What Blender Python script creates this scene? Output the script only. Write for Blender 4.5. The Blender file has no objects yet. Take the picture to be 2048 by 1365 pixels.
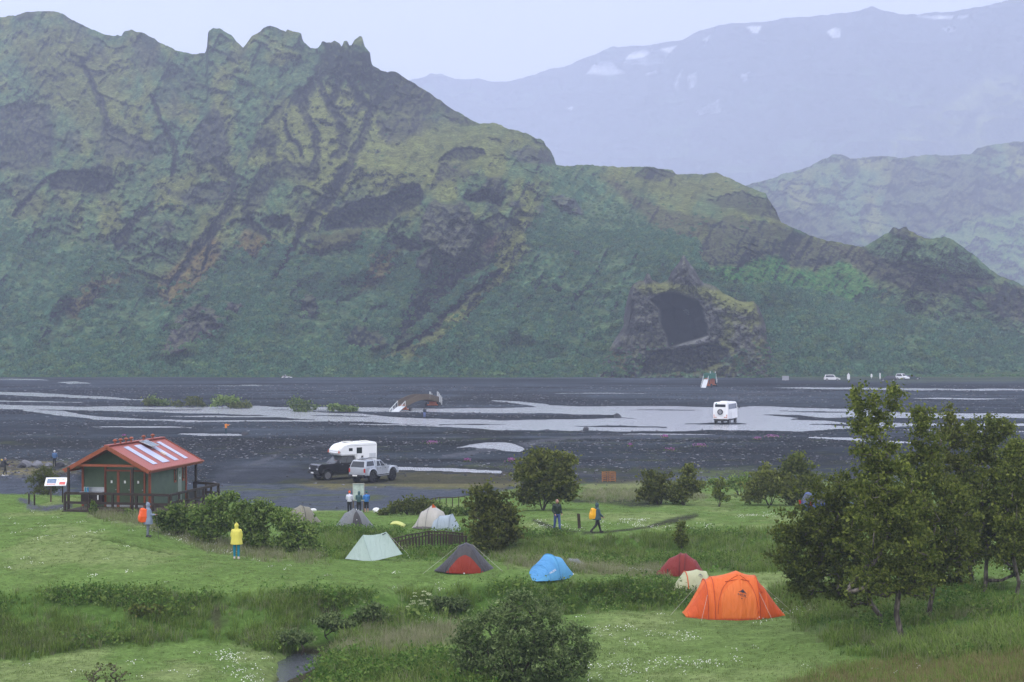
import bpy, bmesh, math, random
import numpy as np
from mathutils import Vector, Matrix, Euler

# ------------------------------------------------------------------ camera, sky, sun, exposure
sc = bpy.context.scene
col = sc.collection
F = 3400.0            # focal length in photograph pixels (2048 wide)
CZ = 13.4             # camera height above the river plain
HOR = 674.0           # horizon row in the photograph
cam_d = bpy.data.cameras.new('camera')
cam_d.sensor_width = 36.0
cam_d.lens = 36.0 * F / 2048.0
cam_d.shift_y = (682.5 - HOR) / 2048.0 * -1.0
cam_d.clip_start = 0.5
cam_d.clip_end = 20000.0
cam = bpy.data.objects.new('camera', cam_d)
cam.location = (0, 0, CZ)
cam.rotation_euler = (math.radians(90), 0, 0)
col.objects.link(cam)
sc.camera = cam

SUN_EL, SUN_AZ = math.radians(58), math.radians(215)   # azimuth clockwise from +Y: behind the camera, to the left
world = bpy.data.worlds.new('World')
sc.world = world
world.use_nodes = True
wn, wl = world.node_tree.nodes, world.node_tree.links
wn.clear()
w_out = wn.new('ShaderNodeOutputWorld')
w_bg = wn.new('ShaderNodeBackground'); w_bg.inputs['Strength'].default_value = 0.1
w_sky = wn.new('ShaderNodeTexSky'); w_sky.sky_type = 'NISHITA'; w_sky.sun_disc = False
w_sky.sun_elevation = SUN_EL; w_sky.sun_rotation = SUN_AZ
w_sky.air_density = 1.0; w_sky.dust_density = 4.0; w_sky.ozone_density = 1.0
w_geo = wn.new('ShaderNodeTexCoord')
w_sep = wn.new('ShaderNodeSeparateXYZ')
w_ramp = wn.new('ShaderNodeMapRange')      # overcast cloud deck: brighter overhead than at the horizon
w_ramp.inputs['From Min'].default_value = 0.0; w_ramp.inputs['From Max'].default_value = 1.0
w_ramp.inputs['To Min'].default_value = 11.9; w_ramp.inputs['To Max'].default_value = 20.0
w_cloud = wn.new('ShaderNodeVectorMath'); w_cloud.operation = 'SCALE'
w_cloud.inputs[0].default_value = (0.950, 0.952, 1.04)
w_mix = wn.new('ShaderNodeMix'); w_mix.data_type = 'RGBA'; w_mix.inputs['Factor'].default_value = 0.88
wl.new(w_geo.outputs['Generated'], w_sep.inputs[0])
wl.new(w_sep.outputs['Z'], w_ramp.inputs['Value'])
wl.new(w_ramp.outputs['Result'], w_cloud.inputs['Scale'])
wl.new(w_sky.outputs['Color'], w_mix.inputs['A'])
wl.new(w_cloud.outputs['Vector'], w_mix.inputs['B'])
wl.new(w_mix.outputs['Result'], w_bg.inputs['Color'])
wl.new(w_bg.outputs['Background'], w_out.inputs['Surface'])

sun_d = bpy.data.lights.new('sun', 'SUN')
sun_d.energy = 0.9; sun_d.angle = math.radians(35); sun_d.color = (1.0, 0.97, 0.92)
sun = bpy.data.objects.new('sun', sun_d)
sun.rotation_euler = (math.radians(90) - SUN_EL, 0, math.pi - SUN_AZ)
sun.location = (-60, -60, 120)
col.objects.link(sun)

vs = sc.view_settings
vs.view_transform = 'Standard'; vs.look = 'None'; vs.exposure = 0.42; vs.gamma = 1.0; vs.use_curve_mapping = False
sc.render.engine = 'CYCLES'
cy = sc.cycles
cy.use_denoising = True
cy.max_bounces = 6; cy.diffuse_bounces = 3; cy.glossy_bounces = 3; cy.transmission_bounces = 4
cy.volume_bounces = 1; cy.transparent_max_bounces = 6
cy.sample_clamp_indirect = 6.0

rnd = random.Random(7)
npr = np.random.RandomState(11)

# ------------------------------------------------------------------ helpers
def P(px, py, Y):
    """world point at distance Y seen at photograph pixel (px, py)"""
    return Vector(((px - 1024.0) * Y / F, Y, CZ - (py - HOR) * Y / F))

def smooth(a, b, x):
    t = np.clip((x - a) / (b - a), 0, 1)
    return t * t * (3 - 2 * t)

def _hash(ix, iy, seed):
    h = (ix.astype(np.int64) * 374761393 + iy.astype(np.int64) * 668265263 + seed * 982451653) & 0xFFFFFFFF
    h = ((h ^ (h >> 13)) * 1274126177) & 0xFFFFFFFF
    return ((h ^ (h >> 16)) & 0xFFFF) / 65535.0

def vnoise(x, y, seed=0):
    ix, iy = np.floor(x), np.floor(y)
    fx, fy = x - ix, y - iy
    fx = fx * fx * fx * (fx * (fx * 6 - 15) + 10); fy = fy * fy * fy * (fy * (fy * 6 - 15) + 10)
    a = _hash(ix, iy, seed); b = _hash(ix + 1, iy, seed); c = _hash(ix, iy + 1, seed); d = _hash(ix + 1, iy + 1, seed)
    return (a + (b - a) * fx) * (1 - fy) + (c + (d - c) * fx) * fy

def fbm(x, y, seed=0, oct=4, gain=0.5):
    s, a, n = 0.0, 1.0, 0.0
    for k in range(oct):
        s = s + a * (vnoise(x * 2 ** k + 17.3 * k, y * 2 ** k - 9.1 * k, seed + k) * 2 - 1); n += a; a *= gain
    return s / n

def ridged(x, y, seed=0, oct=4):
    s, a, n = 0.0, 1.0, 0.0
    for k in range(oct):
        v = 1 - np.abs(vnoise(x * 2 ** k + 5.7 * k, y * 2 ** k + 3.3 * k, seed + k) * 2 - 1)
        s = s + a * v * v; n += a; a *= 0.5
    return s / n

def tps_fit(pts, vals, lam=1e-3):
    pts = np.asarray(pts, float); n = len(pts)
    d = np.linalg.norm(pts[:, None] - pts[None], axis=2)
    K = np.where(d > 0, d * d * np.log(np.maximum(d, 1e-9)), 0) + lam * np.eye(n)
    Pm = np.hstack([np.ones((n, 1)), pts])
    A = np.zeros((n + 3, n + 3)); A[:n, :n] = K; A[:n, n:] = Pm; A[n:, :n] = Pm.T
    w = np.linalg.solve(A, np.concatenate([np.asarray(vals, float), np.zeros(3)]))
    return pts, w

def tps_eval(model, x, y):
    pts, w = model
    out = np.full(x.shape, w[-3]) + w[-2] * x + w[-1] * y
    for (a, b), c in zip(pts, w[:-3]):
        r2 = (x - a) ** 2 + (y - b) ** 2
        out = out + c * 0.5 * r2 * np.log(np.maximum(r2, 1e-12))
    return out

def poly_sd(px, py, poly):
    """signed distance to a polygon, positive inside"""
    poly = np.asarray(poly, float)
    d2 = np.full(px.shape, 1e18); inside = np.zeros(px.shape, bool)
    n = len(poly)
    for i in range(n):
        x0, y0 = poly[i]; x1, y1 = poly[(i + 1) % n]
        ex, ey = x1 - x0, y1 - y0
        t = np.clip(((px - x0) * ex + (py - y0) * ey) / (ex * ex + ey * ey + 1e-12), 0, 1)
        d2 = np.minimum(d2, (px - x0 - t * ex) ** 2 + (py - y0 - t * ey) ** 2)
        cond = ((y0 > py) != (y1 > py))
        xi = x0 + (py - y0) * ex / (ey if abs(ey) > 1e-12 else 1e-12)
        inside ^= cond & (px < xi)
    return np.where(inside, 1, -1) * np.sqrt(d2)

def line_d(px, py, line):
    """distance to a polyline and the interpolated third value (width) along it"""
    d2 = np.full(px.shape, 1e18); wv = np.zeros(px.shape)
    for i in range(len(line) - 1):
        x0, y0, w0 = line[i]; x1, y1, w1 = line[i + 1]
        ex, ey = x1 - x0, y1 - y0
        t = np.clip(((px - x0) * ex + (py - y0) * ey) / (ex * ex + ey * ey + 1e-12), 0, 1)
        dd = (px - x0 - t * ex) ** 2 + (py - y0 - t * ey) ** 2
        m = dd < d2
        wv = np.where(m, w0 + t * (w1 - w0), wv); d2 = np.minimum(d2, dd)
    return np.sqrt(d2), wv

def masked(fn, px, py, pts, pad, fill):
    """evaluate fn only near the bounding box of pts"""
    pts = np.asarray(pts, float)
    m = (px > pts[:, 0].min() - pad) & (px < pts[:, 0].max() + pad) & (py > pts[:, 1].min() - pad) & (py < pts[:, 1].max() + pad)
    out = np.full(px.shape, fill, float)
    if m.any():
        out[m] = fn(px[m], py[m])
    return out

def poly_mask(px, py, poly, feather=4.0):
    sd = masked(lambda a, b: poly_sd(a, b, poly), px, py, poly, feather + 2, -1e3)
    return smooth(-feather, feather, sd)

def line_mask(px, py, line, feather=0.5):
    def f(a, b):
        d, w = line_d(a, b, line)
        return 1 - smooth(w * (1 - feather), w * (1 + feather) + 0.5, d)
    return masked(f, px, py, [(a, b) for a, b, _ in line], 40, 0.0)

def props(o, label=None, cat=None, group=None, kind=None):
    if label: o['label'] = label
    if cat: o['category'] = cat
    if group: o['group'] = group
    if kind: o['kind'] = kind
    return o

def mesh_obj(name, verts, faces, mat=None, parent=None, smooth_=False):
    me = bpy.data.meshes.new(name)
    if isinstance(verts, np.ndarray):
        verts = verts.reshape(-1, 3)
        faces = np.asarray(faces)
        k = faces.shape[1]
        me.vertices.add(len(verts)); me.vertices.foreach_set('co', verts.astype(np.float32).ravel())
        me.loops.add(faces.size); me.loops.foreach_set('vertex_index', faces.astype(np.int32).ravel())
        me.polygons.add(len(faces))
        me.polygons.foreach_set('loop_start', np.arange(0, faces.size, k, dtype=np.int32))
        if smooth_: me.polygons.foreach_set('use_smooth', np.ones(len(faces), bool))
        me.update(calc_edges=True)
    else:
        me.from_pydata([tuple(v) for v in verts], [], faces)
        if smooth_:
            for p in me.polygons: p.use_smooth = True
    if mat: me.materials.append(mat)
    o = bpy.data.objects.new(name, me)
    col.objects.link(o)
    if parent: o.parent = parent
    return o

def empty(name, loc=(0, 0, 0), rz=0.0, label=None, cat=None, group=None):
    o = bpy.data.objects.new(name, None)
    o.empty_display_size = 0.3
    o.location = loc; o.rotation_euler = (0, 0, rz)
    col.objects.link(o)
    return props(o, label, cat, group)

def set_color(o, rgb, name='tint'):
    at = o.data.attributes.new(name, 'FLOAT_COLOR', 'POINT')
    c = np.ones((len(o.data.vertices), 4), np.float32); c[:, :3] = rgb
    at.data.foreach_set('color', c.ravel())

# ------------------------------------------------------------------ materials
MATS = {}
def new_mat(name):
    m = bpy.data.materials.new(name); m.use_nodes = True
    return m, m.node_tree.nodes, m.node_tree.links, m.node_tree.nodes['Principled BSDF']

def plain(name, rgb, rough=0.6, metal=0.0, var=0.12, scale=6.0, bump=0.0, spec=0.4, trans=0.0):
    """a painted / plastic / cloth surface with slight dirt and tone variation"""
    key = name
    if key in MATS: return MATS[key]
    m, n, l, b = new_mat(name)
    tc = n.new('ShaderNodeTexCoord')
    nz = n.new('ShaderNodeTexNoise'); nz.inputs['Scale'].default_value = scale; nz.inputs['Detail'].default_value = 5.0
    l.new(tc.outputs['Object'], nz.inputs['Vector'])
    mr = n.new('ShaderNodeMapRange'); mr.inputs['From Min'].default_value = 0.3; mr.inputs['From Max'].default_value = 0.7
    mr.inputs['To Min'].default_value = 1 - var; mr.inputs['To Max'].default_value = 1 + var * 0.6
    l.new(nz.outputs['Fac'], mr.inputs['Value'])
    vm = n.new('ShaderNodeVectorMath'); vm.operation = 'SCALE'; vm.inputs[0].default_value = rgb
    l.new(mr.outputs['Result'], vm.inputs['Scale']); l.new(vm.outputs['Vector'], b.inputs['Base Color'])
    b.inputs['Roughness'].default_value = rough; b.inputs['Metallic'].default_value = metal
    b.inputs['Specular IOR Level'].default_value = spec
    if bump:
        bp = n.new('ShaderNodeBump'); bp.inputs['Strength'].default_value = bump; bp.inputs['Distance'].default_value = 0.02
        l.new(nz.outputs['Fac'], bp.inputs['Height']); l.new(bp.outputs['Normal'], b.inputs['Normal'])
    if trans:
        out = n['Material Output']; tr = n.new('ShaderNodeBsdfTranslucent'); mx = n.new('ShaderNodeMixShader')
        mx.inputs['Fac'].default_value = trans
        l.new(vm.outputs['Vector'], tr.inputs['Color']); l.new(b.outputs[0], mx.inputs[1]); l.new(tr.outputs[0], mx.inputs[2])
        l.new(mx.outputs[0], out.inputs['Surface'])
    MATS[key] = m
    return m

def glass_dark(name='window_glass', rgb=(0.02, 0.025, 0.03)):
    if name in MATS: return MATS[name]
    m, n, l, b = new_mat(name)
    b.inputs['Base Color'].default_value = (*rgb, 1); b.inputs['Roughness'].default_value = 0.06
    b.inputs['Specular IOR Level'].default_value = 0.6
    MATS[name] = m
    return m

def terrain_mat(name, detail_scales, contrast=0.35, bump=0.6, bump_dist=0.1, rough=0.95, spec=0.0, stretch=(1, 1, 1)):
    """colour from the vertex attribute 'tint' (what grows or lies there, plus painted cave shade), broken up by noise"""
    m, n, l, b = new_mat(name)
    at = n.new('ShaderNodeAttribute'); at.attribute_name = 'tint'
    tc = n.new('ShaderNodeTexCoord'); mp = n.new('ShaderNodeMapping'); mp.inputs['Scale'].default_value = stretch
    l.new(tc.outputs['Object'], mp.inputs['Vector'])
    fac = None; hgt = None
    for s, w in detail_scales:
        nz = n.new('ShaderNodeTexNoise'); nz.inputs['Scale'].default_value = s; nz.inputs['Detail'].default_value = 6.0
        nz.inputs['Roughness'].default_value = 0.65
        l.new(mp.outputs['Vector'], nz.inputs['Vector'])
        mr = n.new('ShaderNodeMapRange'); mr.inputs['From Min'].default_value = 0.3; mr.inputs['From Max'].default_value = 0.7
        mr.inputs['To Min'].default_value = 1 - contrast * w; mr.inputs['To Max'].default_value = 1 + contrast * w
        l.new(nz.outputs['Fac'], mr.inputs['Value'])
        if fac is None:
            fac = mr.outputs['Result']; hgt = nz.outputs['Fac']
        else:
            mu = n.new('ShaderNodeMath'); mu.operation = 'MULTIPLY'
            l.new(fac, mu.inputs[0]); l.new(mr.outputs['Result'], mu.inputs[1]); fac = mu.outputs[0]
            ad = n.new('ShaderNodeMath'); ad.operation = 'ADD'
            l.new(hgt, ad.inputs[0]); l.new(nz.outputs['Fac'], ad.inputs[1]); hgt = ad.outputs[0]
    vm = n.new('ShaderNodeVectorMath'); vm.operation = 'SCALE'
    l.new(at.outputs['Color'], vm.inputs[0]); l.new(fac, vm.inputs['Scale']); l.new(vm.outputs['Vector'], b.inputs['Base Color'])
    bp = n.new('ShaderNodeBump'); bp.inputs['Strength'].default_value = bump; bp.inputs['Distance'].default_value = bump_dist
    l.new(hgt, bp.inputs['Height']); l.new(bp.outputs['Normal'], b.inputs['Normal'])
    b.inputs['Roughness'].default_value = rough; b.inputs['Specular IOR Level'].default_value = spec
    return m

def leaf_mat(name, c0, c1, trans=0.3, rough=0.6):
    if name in MATS: return MATS[name]
    m, n, l, b = new_mat(name)
    geo = n.new('ShaderNodeNewGeometry'); oi = n.new('ShaderNodeObjectInfo')
    mx = n.new('ShaderNodeMix'); mx.data_type = 'RGBA'
    mx.inputs['A'].default_value = (*c0, 1); mx.inputs['B'].default_value = (*c1, 1)
    l.new(geo.outputs['Random Per Island'], mx.inputs['Factor'])
    mr = n.new('ShaderNodeMapRange'); mr.inputs['To Min'].default_value = 0.8; mr.inputs['To Max'].default_value = 1.2
    l.new(oi.outputs['Random'], mr.inputs['Value'])
    vm = n.new('ShaderNodeVectorMath'); vm.operation = 'SCALE'
    l.new(mx.outputs['Result'], vm.inputs[0]); l.new(mr.outputs['Result'], vm.inputs['Scale'])
    l.new(vm.outputs['Vector'], b.inputs['Base Color'])
    b.inputs['Roughness'].default_value = rough; b.inputs['Specular IOR Level'].default_value = 0.04
    tr = n.new('ShaderNodeBsdfTranslucent'); ms = n.new('ShaderNodeMixShader'); ms.inputs['Fac'].default_value = trans
    l.new(vm.outputs['Vector'], tr.inputs['Color'])
    l.new(b.outputs[0], ms.inputs[1]); l.new(tr.outputs[0], ms.inputs[2])
    l.new(ms.outputs[0], n['Material Output'].inputs['Surface'])
    MATS[name] = m
    return m

# ------------------------------------------------------------------ the ground: camp terraces, stream valley, river plain
CP = [  # (photo x, photo y, ground height)
 (-250,990,2.9),(0,990,2.8),(150,997,2.95),(-250,1100,3.1),(-250,1200,2.9),(-250,1320,1.7),
 (150,1016,3.15),(300,1022,3.1),(0,1030,3.1),(0,1080,3.2),(0,1130,3.05),(0,1178,2.9),
 (290,1073,3.3),(200,1110,3.1),(200,1178,2.85),(472,1120,2.65),(472,1176,2.75),(400,1178,2.8),(390,1095,2.75),
 (600,1045,2.2),(640,1100,2.3),(705,1062,1.75),(705,1034,1.25),(640,1024,0.8),(860,1062,1.75),(860,1030,1.2),(950,1030,1.2),
 (745,1122,2.6),(620,1130,2.65),(860,1104,1.45),(760,1092,1.7),(960,1100,1.6),(930,1147,2.65),(1083,1162,2.45),(850,1125,2.3),
 (600,1182,2.7),(800,1182,2.65),(1000,1172,2.5),(1200,1168,2.3),(1320,1163,2.15),
 (0,1300,1.5),(250,1282,1.5),(450,1280,1.4),(540,1300,1.35),(700,1270,1.6),(880,1238,1.3),(1100,1214,1.45),(1300,1202,1.6),(1390,1197,1.65),
 (0,1365,1.6),(300,1345,1.4),(480,1365,1.4),(300,1500,1.9),(0,1600,3.0),(600,1600,2.5),(-250,1450,2.6),
 (675,1365,1.7),(700,1315,1.85),(800,1282,1.9),(900,1262,1.9),(900,1340,2.3),(1040,1365,2.35),(1040,1245,1.75),
 (1200,1228,1.75),(1200,1300,1.95),(1200,1365,2.15),(1000,1600,4.2),(1600,1600,5.0),(2100,1600,6.5),
 (1470,1242,1.75),(1370,1235,1.72),(1575,1235,1.85),(1400,1300,2.0),(1400,1365,2.35),(1600,1300,2.4),(1600,1365,2.85),
 (1800,1280,2.85),(1800,1365,3.6),(2048,1365,4.6),(2048,1250,3.7),(1950,1178,2.95),(2048,1165,3.2),(2300,1250,4.6),(2300,1150,3.6),
 (1365,1155,2.0),(1385,1190,1.75),(1250,1150,2.15),(1150,1130,2.15),(1700,1180,2.1),(1800,1180,2.5),
 (1100,1120,1.9),(1300,1120,1.7),(1450,1130,1.7),(1550,1130,1.8),(1040,1080,2.2),(1113,1064,2.5),(1195,1066,2.5),(1300,1062,2.3),
 (1450,1050,2.0),(1550,1060,2.1),(1700,1060,2.1),(1085,1022,1.5),(1200,1005,0.8),(1300,1000,0.8),(1450,1015,1.1),(1560,1020,1.2),(1750,1020,1.4),(2048,1020,1.4),(2300,1020,1.4),
]
pts, vals = [], []
for a, b, z in CP:
    Y = F * (CZ - z) / (b - HOR)
    pts.append(((a - 1024) * Y / F, Y)); vals.append(z)
for X in range(-70, 71, 10):
    edge = 128 if X < -6 else 146
    for Y in (edge, 160, 185): pts.append((X, Y)); vals.append(0.0)
for X in (-30, 0, 30): pts.append((X, 22)); vals.append(8.0)
TPS = tps_fit(pts, vals, 0.5)

def world_line(pix, z):
    out = []
    for a, b, w, *zz in pix:
        Y = F * (CZ - (zz[0] if zz else z)) / (b - HOR)
        out.append(((a - 1024) * Y / F, Y, w))
    return out
STREAM_Z = 0.95
STREAM = world_line([(560,1450,.62),(590,1385,.58),(604,1340,.52),(620,1310,.45),(665,1286,.6,1.0),(770,1262,.55,1.1),(890,1240,.5,1.25),(1010,1226,.5,1.4),(1150,1216,.4,1.5),(1300,1208,.3,1.6)], STREAM_Z)
GULLY = world_line([(760,1100,.9),(850,1104,.9),(940,1106,.9),(1040,1112,.8),(1200,1126,.6),(1330,1130,.4)], 1.2)
DITCH = world_line([(60,1087,.16),(150,1093,.2),(260,1104,.24),(340,1113,.24),(420,1118,.2),(500,1118,.12)], 2.85)

def bands(px, py, rows):
    """mask of a horizontal band given as (x, top, bottom) rows"""
    r = np.asarray(rows, float)
    t = np.interp(px, r[:, 0], r[:, 1]); b = np.interp(px, r[:, 0], r[:, 2])
    m = np.minimum(py - t, b - py)
    return np.where((px < r[0, 0]) | (px > r[-1, 0]), -9.0, m)
WATER = [
 [(-400,757.5,759.5),(60,758,760.5),(95,760,760.5)],
 [(118,764,764.5),(145,762.5,767.5),(190,766,767)],
 [(-400,780,787),(0,783,789.5),(100,787,793),(200,793,798),(260,797,800.5),(335,798.5,800)],
 [(-400,806,815),(0,808,817),(150,812,819),(300,813,824),(450,812,827),(520,811,829),(560,814,834),(620,822,838),(700,827,840),(800,834,846),(900,838,851),(1000,839,861),(1100,838,861),(1250,836,863),(1350,838,861),(1425,840,858),(1500,834,860),(1600,840,862),(1700,842,856),(1800,846,853),(1950,846,851),(2400,848,853)],
 [(40,817,820),(130,822,832),(200,832,838),(300,838,841.5),(450,840,843),(600,839,842.5),(720,838,841)],
 [(470,811,818),(570,813,820),(700,814,822),(800,815,823.5),(900,816,824),(1000,815,826),(1100,812,826),(1200,812,831),(1300,812,838),(1425,814,845),(1500,812,850),(1600,815,834),(1700,817,835),(1800,824,836),(1950,826,835),(2400,828,836)],
 [(985,799,801),(1050,804,810),(1100,809,815),(1160,812,816)],
 [(1550,775,776.5),(1700,775,779),(1850,777,780.5),(2048,777.5,780.5),(2400,778,781)],
 [(1610,872,874.5),(1700,873,880),(1760,880,886),(1830,884,888)],
 [(905,893,894),(940,887,893),(970,884,896),(1015,885,902),(1050,897,903.5)],
 [(690,932,934),(760,932.5,939),(880,936,942),(1000,940,945)],
 [(360,866,867),(410,865.5,870),(480,867,870.5),(500,869,870)],
 [(420,770.5,771.2),(500,769.8,771.6),(570,770.6,771.2)],
 [(-300,800,801.2),(60,801,802.6),(160,803,804)],
 [(300,831.5,832),(420,830,833),(540,831,833.5),(600,833,834)],
 [(700,846,847),(820,848,850.5),(940,853,856),(1000,856,858)],
 [(1240,867,868),(1330,866,868.6),(1440,866.5,867.5)],
 [(1750,858,859),(1860,858,861),(2000,861,863.5),(2400,864,866)],
 [(1820,796,797),(1920,795.5,798),(2060,797,799.5),(2400,798,800)],
 [(1100,786,786.6),(1190,785.4,787.2),(1290,786.3,786.9)],
 [(600,781,781.7),(690,780.5,782.2),(760,781.3,781.8)],
 [(180,853,853.8),(300,852,854.6),(380,853.4,854)],
]
BARS = [
 [(1150,852,853),(1230,851,854.5),(1330,852,854)],
 [(620,829,830),(680,830,832),(740,832,833)],
 [(1250,820,820.6),(1320,819.5,821.5),(1390,820,821)],
 [(520,818.5,819.5),(600,818.5,820),(660,819,820)],
 [(1560,821,822),(1640,821.5,824),(1700,823,825)],
 [(240,818.5,819),(330,819,821),(400,819.5,820.5)],
 [(1040,829,830),(1120,827.5,832),(1235,829,833),(1250,831,832)],
 [(1360,847,848),(1430,845.5,849),(1500,846,848.5)],
 [(1530,828,829),(1600,830,836),(1690,839,846),(1720,843,846)],
 [(880,848,849),(960,846.5,848.5),(1020,847,848)],
 [(1620,848,849),(1680,848,852),(1760,850,853)],
]

U0, U1, NU = -0.42, 0.42, 560
NV = 720
us = np.linspace(U0, U1, NU)
Ys = np.exp(np.linspace(math.log(24.0), math.log(720.0), NV))
Yg, Ug = np.meshgrid(Ys, us, indexing='ij')
Xg = Ug * Yg

def ground_base(X, Y):
    z = tps_eval(TPS, X, Y)
    w = smooth(146, 172, Y)
    z = np.where(Y > 112, np.maximum(z, 0.0), z) * (1 - w)
    return z

def ground_h(X, Y):
    X = np.asarray(X, float); Y = np.asarray(Y, float)
    z = ground_base(X, Y)
    near = 1 - smooth(118, 135, Y)
    # turf unevenness
    z = z + near * (0.10 * fbm(X * .16, Y * .16, 3) + 0.035 * fbm(X * .7, Y * .7, 5))
    d, w = line_d(X, Y, STREAM)
    wob = 0.35 * fbm(X * .8, Y * .8, 21)
    m = 1 - smooth(w + wob, w + 1.1 + wob, d)
    z = z * (1 - m) + np.maximum(np.minimum(z, STREAM_Z - 0.3), z - 0.55) * m
    d, w = line_d(X, Y, GULLY)
    m = 1 - smooth(w, w + 1.5, d)
    z = z - 0.35 * m
    d, w = line_d(X, Y, DITCH)
    z = z - 0.28 * (1 - smooth(w * .4, w * 1.8, d)) + 0.08 * (1 - smooth(w * 1.5, w * 4, d))
    # gravel plain relief and braided channels
    far = smooth(132, 165, Y)
    pl = 0.22 * fbm(X * .035, Y * .05, 31, 3) + 0.12 * fbm(X * .15, Y * .2, 35, 3) + 0.05
    px = 1024 + X / Y * F; py = HOR + CZ / Y * F
    wpx = px + 14 * fbm(X * .08, Y * .08, 41, 3); wpy = py + (py - HOR) * 0.012 * fbm(X * .12, Y * .06, 45, 3)
    wm = np.full(X.shape, -9.0)
    for r in WATER: wm = np.maximum(wm, bands(wpx, wpy, r))
    for r in BARS: wm = np.minimum(wm, -bands(wpx, wpy, r))
    scale = (Y * Y) / (F * CZ)            # metres of plain per photo row
    wmm = np.clip(wm * scale, -30, 30)
    sh = smooth(-3.5, 2.0, wmm)
    plz = np.maximum(pl, -0.02) * (1 - sh) + (-0.30) * sh
    edge = np.clip(wmm, -3, 3) / 3.0
    plz = np.where(wmm > 0, -0.12 - 0.25 * np.clip(wmm / 2.5, 0, 1), np.maximum(plz, -0.07) )
    z = z + far * plz
    # steep cut bank on the far left of the plain
    return z
Zg = ground_h(Xg, Yg)
WATER_Z = -0.10

def ground_z(x, y):
    return float(ground_h(np.array([x]), np.array([y]))[0])

def on_ground(px, py):
    """first point of the ground under photograph pixel (px, py)"""
    Y = np.linspace(30, 640, 12000)
    X = (px - 1024) * Y / F; Zr = CZ - (py - HOR) * Y / F
    hit = np.nonzero(ground_base(X, Y) >= Zr)[0]
    i = hit[0] if len(hit) else -1
    y = float(Y[i]); x = float(X[i])
    return Vector((x, y, ground_z(x, y)))

# what covers the ground, in base colours
PXg = 1024 + Ug * F
PYg = HOR + (CZ - Zg) * F / Yg
LAWN = np.array((0.108, 0.172, 0.046)); LAWN2 = np.array((0.172, 0.216, 0.082)); ROUGH = np.array((0.044, 0.086, 0.016))
PALE = np.array((0.170, 0.185, 0.085)); DRY = np.array((0.200, 0.165, 0.085)); SOIL = np.array((0.038, 0.030, 0.022))
GRAV = np.array((0.047, 0.057, 0.070)); GRAV2 = np.array((0.025, 0.030, 0.036)); WET = np.array((0.030, 0.032, 0.038)); GPATH = np.array((0.085, 0.09, 0.105))
def mixc(c, new, m): return c * (1 - m[..., None]) + new * m[..., None]
n1 = fbm(Xg * .22, Yg * .1, 51); n2 = fbm(Xg * 1.1, Yg * .55, 55); n3 = fbm(Xg * .06, Yg * .06, 58)
C = np.zeros(Xg.shape + (3,)) + LAWN
C = mixc(C, LAWN2, smooth(0.0, 0.5, n1 + 0.4 * n2) * .8)
wx = PXg + 26 * n2 + 18 * n1; wy = PYg + 8 * n2 + 5 * n1
ROUGH_POLY = [
 [(-400,1188),(200,1183),(430,1196),(560,1192),(760,1190),(950,1172),(1200,1170),(1330,1166),(1400,1190),(1400,1212),(1250,1218),(1080,1228),(900,1248),(760,1268),(660,1300),(560,1310),(460,1282),(300,1282),(150,1300),(0,1320),(-400,1330)],
 [(1040,1066),(1200,1078),(1350,1072),(1560,1062),(1700,1080),(1600,1150),(1500,1142),(1320,1128),(1180,1130),(1060,1118),(960,1112),(960,1090)],
 [(640,1068),(700,1062),(820,1072),(960,1068),(1000,1100),(930,1116),(800,1112),(640,1112)],
 [(640,1310),(720,1300),(880,1300),(980,1365),(900,1420),(640,1420)],
 [(1550,1180),(1700,1170),(2000,1170),(2100,1200),(2100,1290),(1900,1330),(1720,1320),(1600,1260)],
]
rough_m = np.zeros(Xg.shape)
for p in ROUGH_POLY: rough_m = np.maximum(rough_m, poly_mask(wx, wy, p, 9))
PALE_POLY = [
 [(300,1030),(420,1070),(560,1100),(650,1108),(650,1122),(520,1118),(400,1098),(300,1056),(180,1034),(190,1024)],
 [(640,1290),(760,1262),(900,1246),(960,1252),(880,1300),(760,1310),(660,1330)],
 [(980,1108),(1150,1120),(1330,1135),(1330,1152),(1150,1146),(1000,1126)],
 [(1160,968),(1300,962),(1400,985),(1400,1000),(1300,1000),(1160,1000)],
]
pale_m = np.zeros(Xg.shape)
for p in PALE_POLY: pale_m = np.maximum(pale_m, poly_mask(wx, wy, p, 8))
C = mixc(C, PALE, pale_m * .75)
C = mixc(C, ROUGH * 1.25, rough_m * (0.75 + .25 * n2))
dry_m = poly_mask(wx, wy, [(1560,1372),(1700,1335),(1850,1305),(2100,1270),(2600,1230),(2600,1500),(1560,1500)], 12)
C = mixc(C, np.array((0.145, 0.125, 0.052)), dry_m * .8)
lawnr = poly_mask(wx, wy, [(1180,1230),(1400,1215),(1560,1210),(1700,1290),(1560,1400),(1180,1400)], 20)
C = mixc(C, LAWN2 * 1.02, lawnr * (0.35 + .4 * n1))
for p in ([(630,1205),(680,1200),(690,1235),(655,1245)], [(422,1208),(458,1208),(448,1240),(432,1268),(418,1262)]):
    C = mixc(C, SOIL * 1.3, poly_mask(wx, wy, p, 6) * .7)
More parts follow.
